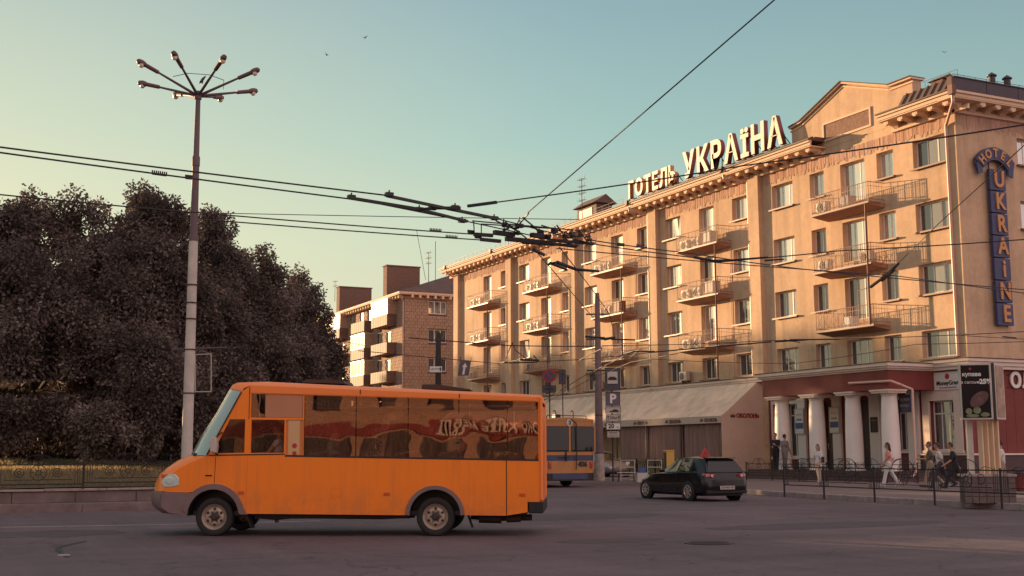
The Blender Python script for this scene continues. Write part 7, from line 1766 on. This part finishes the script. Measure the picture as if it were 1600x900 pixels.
def person(label, at, yaw, h=1.7, shirt='cloth_white', pants='cloth_jeans', hair='hair_dark', legs=(22,-20), knees=(8,28), arms=((18,25),(-22,15)), long_hair=False, fem=False, sleeves=.5, lean=0, bald=False, sit=False, wide=0.0, shoes='shoe', extra=None, cat='person', group='people on the pavement'):
    k = h/1.75; t = thing('person', label, cat, tuple(at), yaw, group); Rm = lambda a: Matrix.Rotation(rad(a), 3, 'Y')
    hip = Vector((0,0,.93))*k; sw = (.175 if fem else .20)*k; hw = .095*k
    J = {}
    for i, s in enumerate((1,-1)):
        hp = hip+Vector((0,s*hw,0)); a = legs[i]; kn = hp+Rm(-a)@Vector((0,0,-.44*k)); an = kn+Rm(-(a-knees[i]))@Vector((0,0,-.42*k)); J[s] = (hp,kn,an,a-knees[i])
    if not sit:
        low = min(J[s][2].z for s in (1,-1))-.075*k; dz = -low
        for s in (1,-1): J[s] = tuple(v+Vector((0,0,dz)) for v in J[s][:3])+(J[s][3],)
        hip = hip+Vector((0,0,dz))
    LM = Rm(lean); up = lambda z, x=0, y=0: hip+LM@(Vector((x,y,z))*k)
    b = MB()
    cap(b, up(.0), up(.10), .125*k, .125*k); cap(b, up(.10), up(.30), .12*k, (.13 if not fem else .115)*k); cap(b, up(.33,0,-.09), up(.33,0,.09), .115*k, .115*k)
    cap(b, up(.43,0,-.10), up(.43,0,.10), .085*k, .085*k); cap(b, up(.46), up(.60,.02), .058*k, .052*k)
    hc = up(.715,.03); ell(b, hc, (.095*k,.075*k,.118*k)); cap(b, hc+LM@Vector((.03*k,0,-.07*k)), hc+LM@Vector((.055*k,0,-.085*k)), .045*k, .035*k)
    cap(b, hc+LM@Vector((.085*k,0,.005*k)), hc+LM@Vector((.108*k,0,-.022*k)), .012*k, .016*k, 6)
    for s in (1,-1): ell(b, hc+LM@Vector((-.01*k,s*.078*k,-.005*k)), (.018*k,.012*k,.03*k), 8)
    hands = []
    A = {}
    for i, s in enumerate((1,-1)):
        sh = up(.45,0,s*sw/k); a0, a1 = arms[i]; el = sh+LM@Rm(-a0)@Vector((0,s*(.03+wide),-.29))*k; wr = el+LM@Rm(-(a0+a1))@Vector((0,-s*wide*.8,-.255))*k; d = (wr-el).normalized()
        A[s] = (sh,el,wr); cap(b, sh, el, .050*k, .040*k); cap(b, el, wr, .039*k, .027*k)
        pm = wr+d*.05*k; sd_ = d.cross(Vector((0,1,0))).normalized(); cap(b, wr+d*.02*k, wr+d*.075*k, .030*k, .032*k)
        for f, (off, ln) in enumerate(((-.026,.070),(-.009,.082),(.009,.076),(.026,.060))):
            p0 = wr+d*.085*k+sd_*off*k; m1 = p0+d*ln*.55*k; m2 = m1+(d*.8+Vector((0,-s*.6,0))).normalized()*ln*.5*k; cap(b, p0, m1, .010*k, .0095*k, 6); cap(b, m1, m2, .0095*k, .008*k, 6)
        th = wr+d*.035*k-sd_*.028*k; cap(b, th, th+(d*.7-sd_*.6).normalized()*.055*k, .012*k, .010*k, 6)
    for s in (1,-1):
        hp,kn,an,fa = J[s]; cap(b, hp, kn, .080*k, .056*k); cap(b, kn, an, .054*k, .036*k); f = Rm(-max(-25,min(15,fa)) if not sit else 0)
        cap(b, an+f@Vector((-.03,0,-.045))*k, an+f@Vector((.15,0,-.055))*k, .032*k, .026*k)
    body = b.build('body', 'skin', t, world=False); remesh(body, .0095)
    c = MB(); g = .014*k
    cap(c, up(-.02), up(.10), .135*k, .130*k); cap(c, up(.10), up(.30), .130*k, (.142 if not fem else .125)*k); cap(c, up(.33,0,-.09), up(.33,0,.09), .127*k, .127*k); cap(c, up(.425,0,-.115), up(.425,0,.115), .094*k, .094*k)
    for s in (1,-1):
        sh,el,wr = A[s]; cap(c, sh, sh+(el-sh)*min(1,sleeves*1.6), .066*k, .058*k)
        if sleeves > .8: cap(c, el, wr+(el-wr)*.1, .056*k, .042*k)
    o = c.build('shirt', shirt, t, world=False); remesh(o, .013)
    c = MB(); cap(c, up(.02), up(-.06), .134*k, .13*k)
    for s in (1,-1):
        hp,kn,an,fa = J[s]; q = .115 if not fem else .105; cap(c, hp+Vector((0,0,.02)), kn, q*k, .075*k); cap(c, kn, an+(kn-an)*.02, .074*k, (.062 if not fem else .078)*k)
    o = c.build('trousers', pants, t, world=False); remesh(o, .013)
    for s in (1,-1):
        hp,kn,an,fa = J[s]; f = Rm(-max(-25,min(15,fa))); c = MB(); cap(c, an+f@Vector((-.045,0,-.038))*k, an+f@Vector((.16,0,-.052))*k, .043*k, .036*k, 8); c.build('shoe', shoes, t, world=False, smooth=True)
    if not bald:
        c = MB(); ell(c, hc+LM@Vector((-.018,0,.022))*k, (.10*k,.084*k,.112*k))
        if long_hair: cap(c, hc+LM@Vector((-.06,0,.0))*k, hc+LM@Vector((-.10,0,-.22))*k, .075*k, .05*k)
        # cut the face free
        o = c.build('hair', hair, t, world=False, smooth=True)
        bm = bmesh.new(); bm.from_mesh(o.data); inv = LM.inverted()
        dl = [v for v in bm.verts if ((inv@(v.co-hc)).x > .045*k and (inv@(v.co-hc)).z < .055*k)]
        bmesh.ops.delete(bm, geom=dl, context='VERTS'); bm.to_mesh(o.data); bm.free()
    if extra:
        for nm, m, fn_ in extra: c = MB(); fn_(c, up, A, k); c.build(nm, m, t, world=False, bevel=.01)
    return t
def yawdir(x, y): return math.atan2(y, x)
LW = yawdir(-.72,.69)
def foot(px, dep, z=.148): p = gd(px, 740, dep); return (p.x, p.y, z)
q = gx(1213, 735, 38.75)
person('man in a black T-shirt standing at the left end of the porch', (q.x,q.y,.588), yawdir(-.9,-.3), 1.80, 'cloth_black','cloth_black', legs=(3,-2), knees=(0,2), arms=((10,95),(10,95)), bald=False, hair='hair_dark', extra=[('shirt_print','offwhite',lambda c,up,A,k: c.cb(tuple(up(.30,.135)),(.03,.12,.05)))])
q = gx(1227, 735, 38.6)
person('person in a loose grey shirt beside the man in black on the porch', (q.x,q.y,.588), yawdir(.9,.1), 1.72, 'cloth_grey','cloth_grey', legs=(3,-3), knees=(2,2), arms=((12,60),(8,20)), sleeves=.95, hair='hair_dark')
person('woman with a dark shoulder bag and light trousers standing in front of the porch columns', foot(1279,52.5), yawdir(-.9,-.2), 1.62, 'cloth_white','cloth_cream', legs=(6,-10), knees=(2,10), arms=((8,15),(-4,10)), fem=True, long_hair=True, shoes='shoe_white', extra=[('shoulder_bag','cloth_black',lambda c,up,A,k: c.cb(tuple(up(.12,-.04,.20)),(.20,.10,.26))),('strap','cloth_black',lambda c,up,A,k: c.path([up(.30,0,.20),up(.47,.0,.14),up(.30,-.10,.10)],.014,5))])
person('long haired woman in a pink top and wide white trousers walking left', foot(1389,46), LW, 1.66, 'cloth_pink','cloth_white', legs=(17,-17), knees=(4,16), arms=((16,22),(-14,12)), fem=True, long_hair=True, sleeves=.25, hair='hair_dark', shoes='shoe_white', extra=[('hand_bag','offwhite',lambda c,up,A,k: c.cb(tuple(up(.12,-.10,-.24)),(.24,.09,.20)))])
person('man in a dark patterned shirt and sand trousers walking left, first of three', foot(1454,45), LW, 1.68, 'cloth_olive','cloth_sand', legs=(18,-20), knees=(4,22), arms=((20,70),(-12,30)), sleeves=.6, hair='hair_brown')
person('man in a white T-shirt and dark jeans walking left, middle of three', foot(1470,44), LW, 1.68, 'cloth_white','cloth_jeans', legs=(26,-24), knees=(6,24), arms=((-18,10),(14,28)), hair='hair_dark', lean=6)
person('man in a black T-shirt leaning forward as he walks, last of three', foot(1493,43.5), LW, 1.70, 'cloth_black','cloth_black', legs=(30,-22), knees=(10,18), arms=((24,40),(-16,8)), hair='hair_dark', lean=9)
person('man in a white shirt standing behind the advertising box', foot(1566,43.5), yawdir(-.6,.8), 1.68, 'cloth_white','cloth_sand', legs=(8,-8), knees=(2,8), arms=((6,12),(-6,12)), hair='hair_dark')
# two people inside the minibus
def busp(x, y, z): return BO+BD*x+Vector((BN.x,BN.y,0))*(y)+Vector((0,0,z))
pz = busp(2.98,.52,1.22-.93*.98)
person('passenger in a white sleeveless top behind the open side window of the minibus', tuple(busp(2.93,.62,.30)), BRZ, 1.72, 'cloth_white','cloth_jeans', legs=(85,85), knees=(80,80), arms=((38,45),(42,50)), hair='hair_dark', sleeves=.12, sit=True, lean=-2, group='people in the minibus')
person('driver with light hair seated at the minibus steering wheel', tuple(busp(3.42,.30,.34)), BRZ, 1.72, 'cloth_grey','cloth_jeans', legs=(80,80), knees=(80,80), arms=((45,30),(50,35)), hair='hair_brown', sit=True, lean=4, sleeves=.9, group='people in the minibus')
for bx_, by_, nm_, sh_ in ((1.86,.66,'passenger in a pale shirt in the second window bay of the minibus','cloth_cream'),(.26,.66,'passenger in a dark shirt in the middle window bay of the minibus','cloth_olive'),(-.54,.66,'passenger in a pink shirt near the rear wheel of the minibus','cloth_pink')):
    person(nm_, tuple(busp(bx_, by_, .42)), BRZ, 1.70, sh_, 'cloth_jeans', legs=(85,85), knees=(80,80), arms=((20,60),(20,60)), sit=True, group='people in the minibus')
bpy.context.view_layer.update()
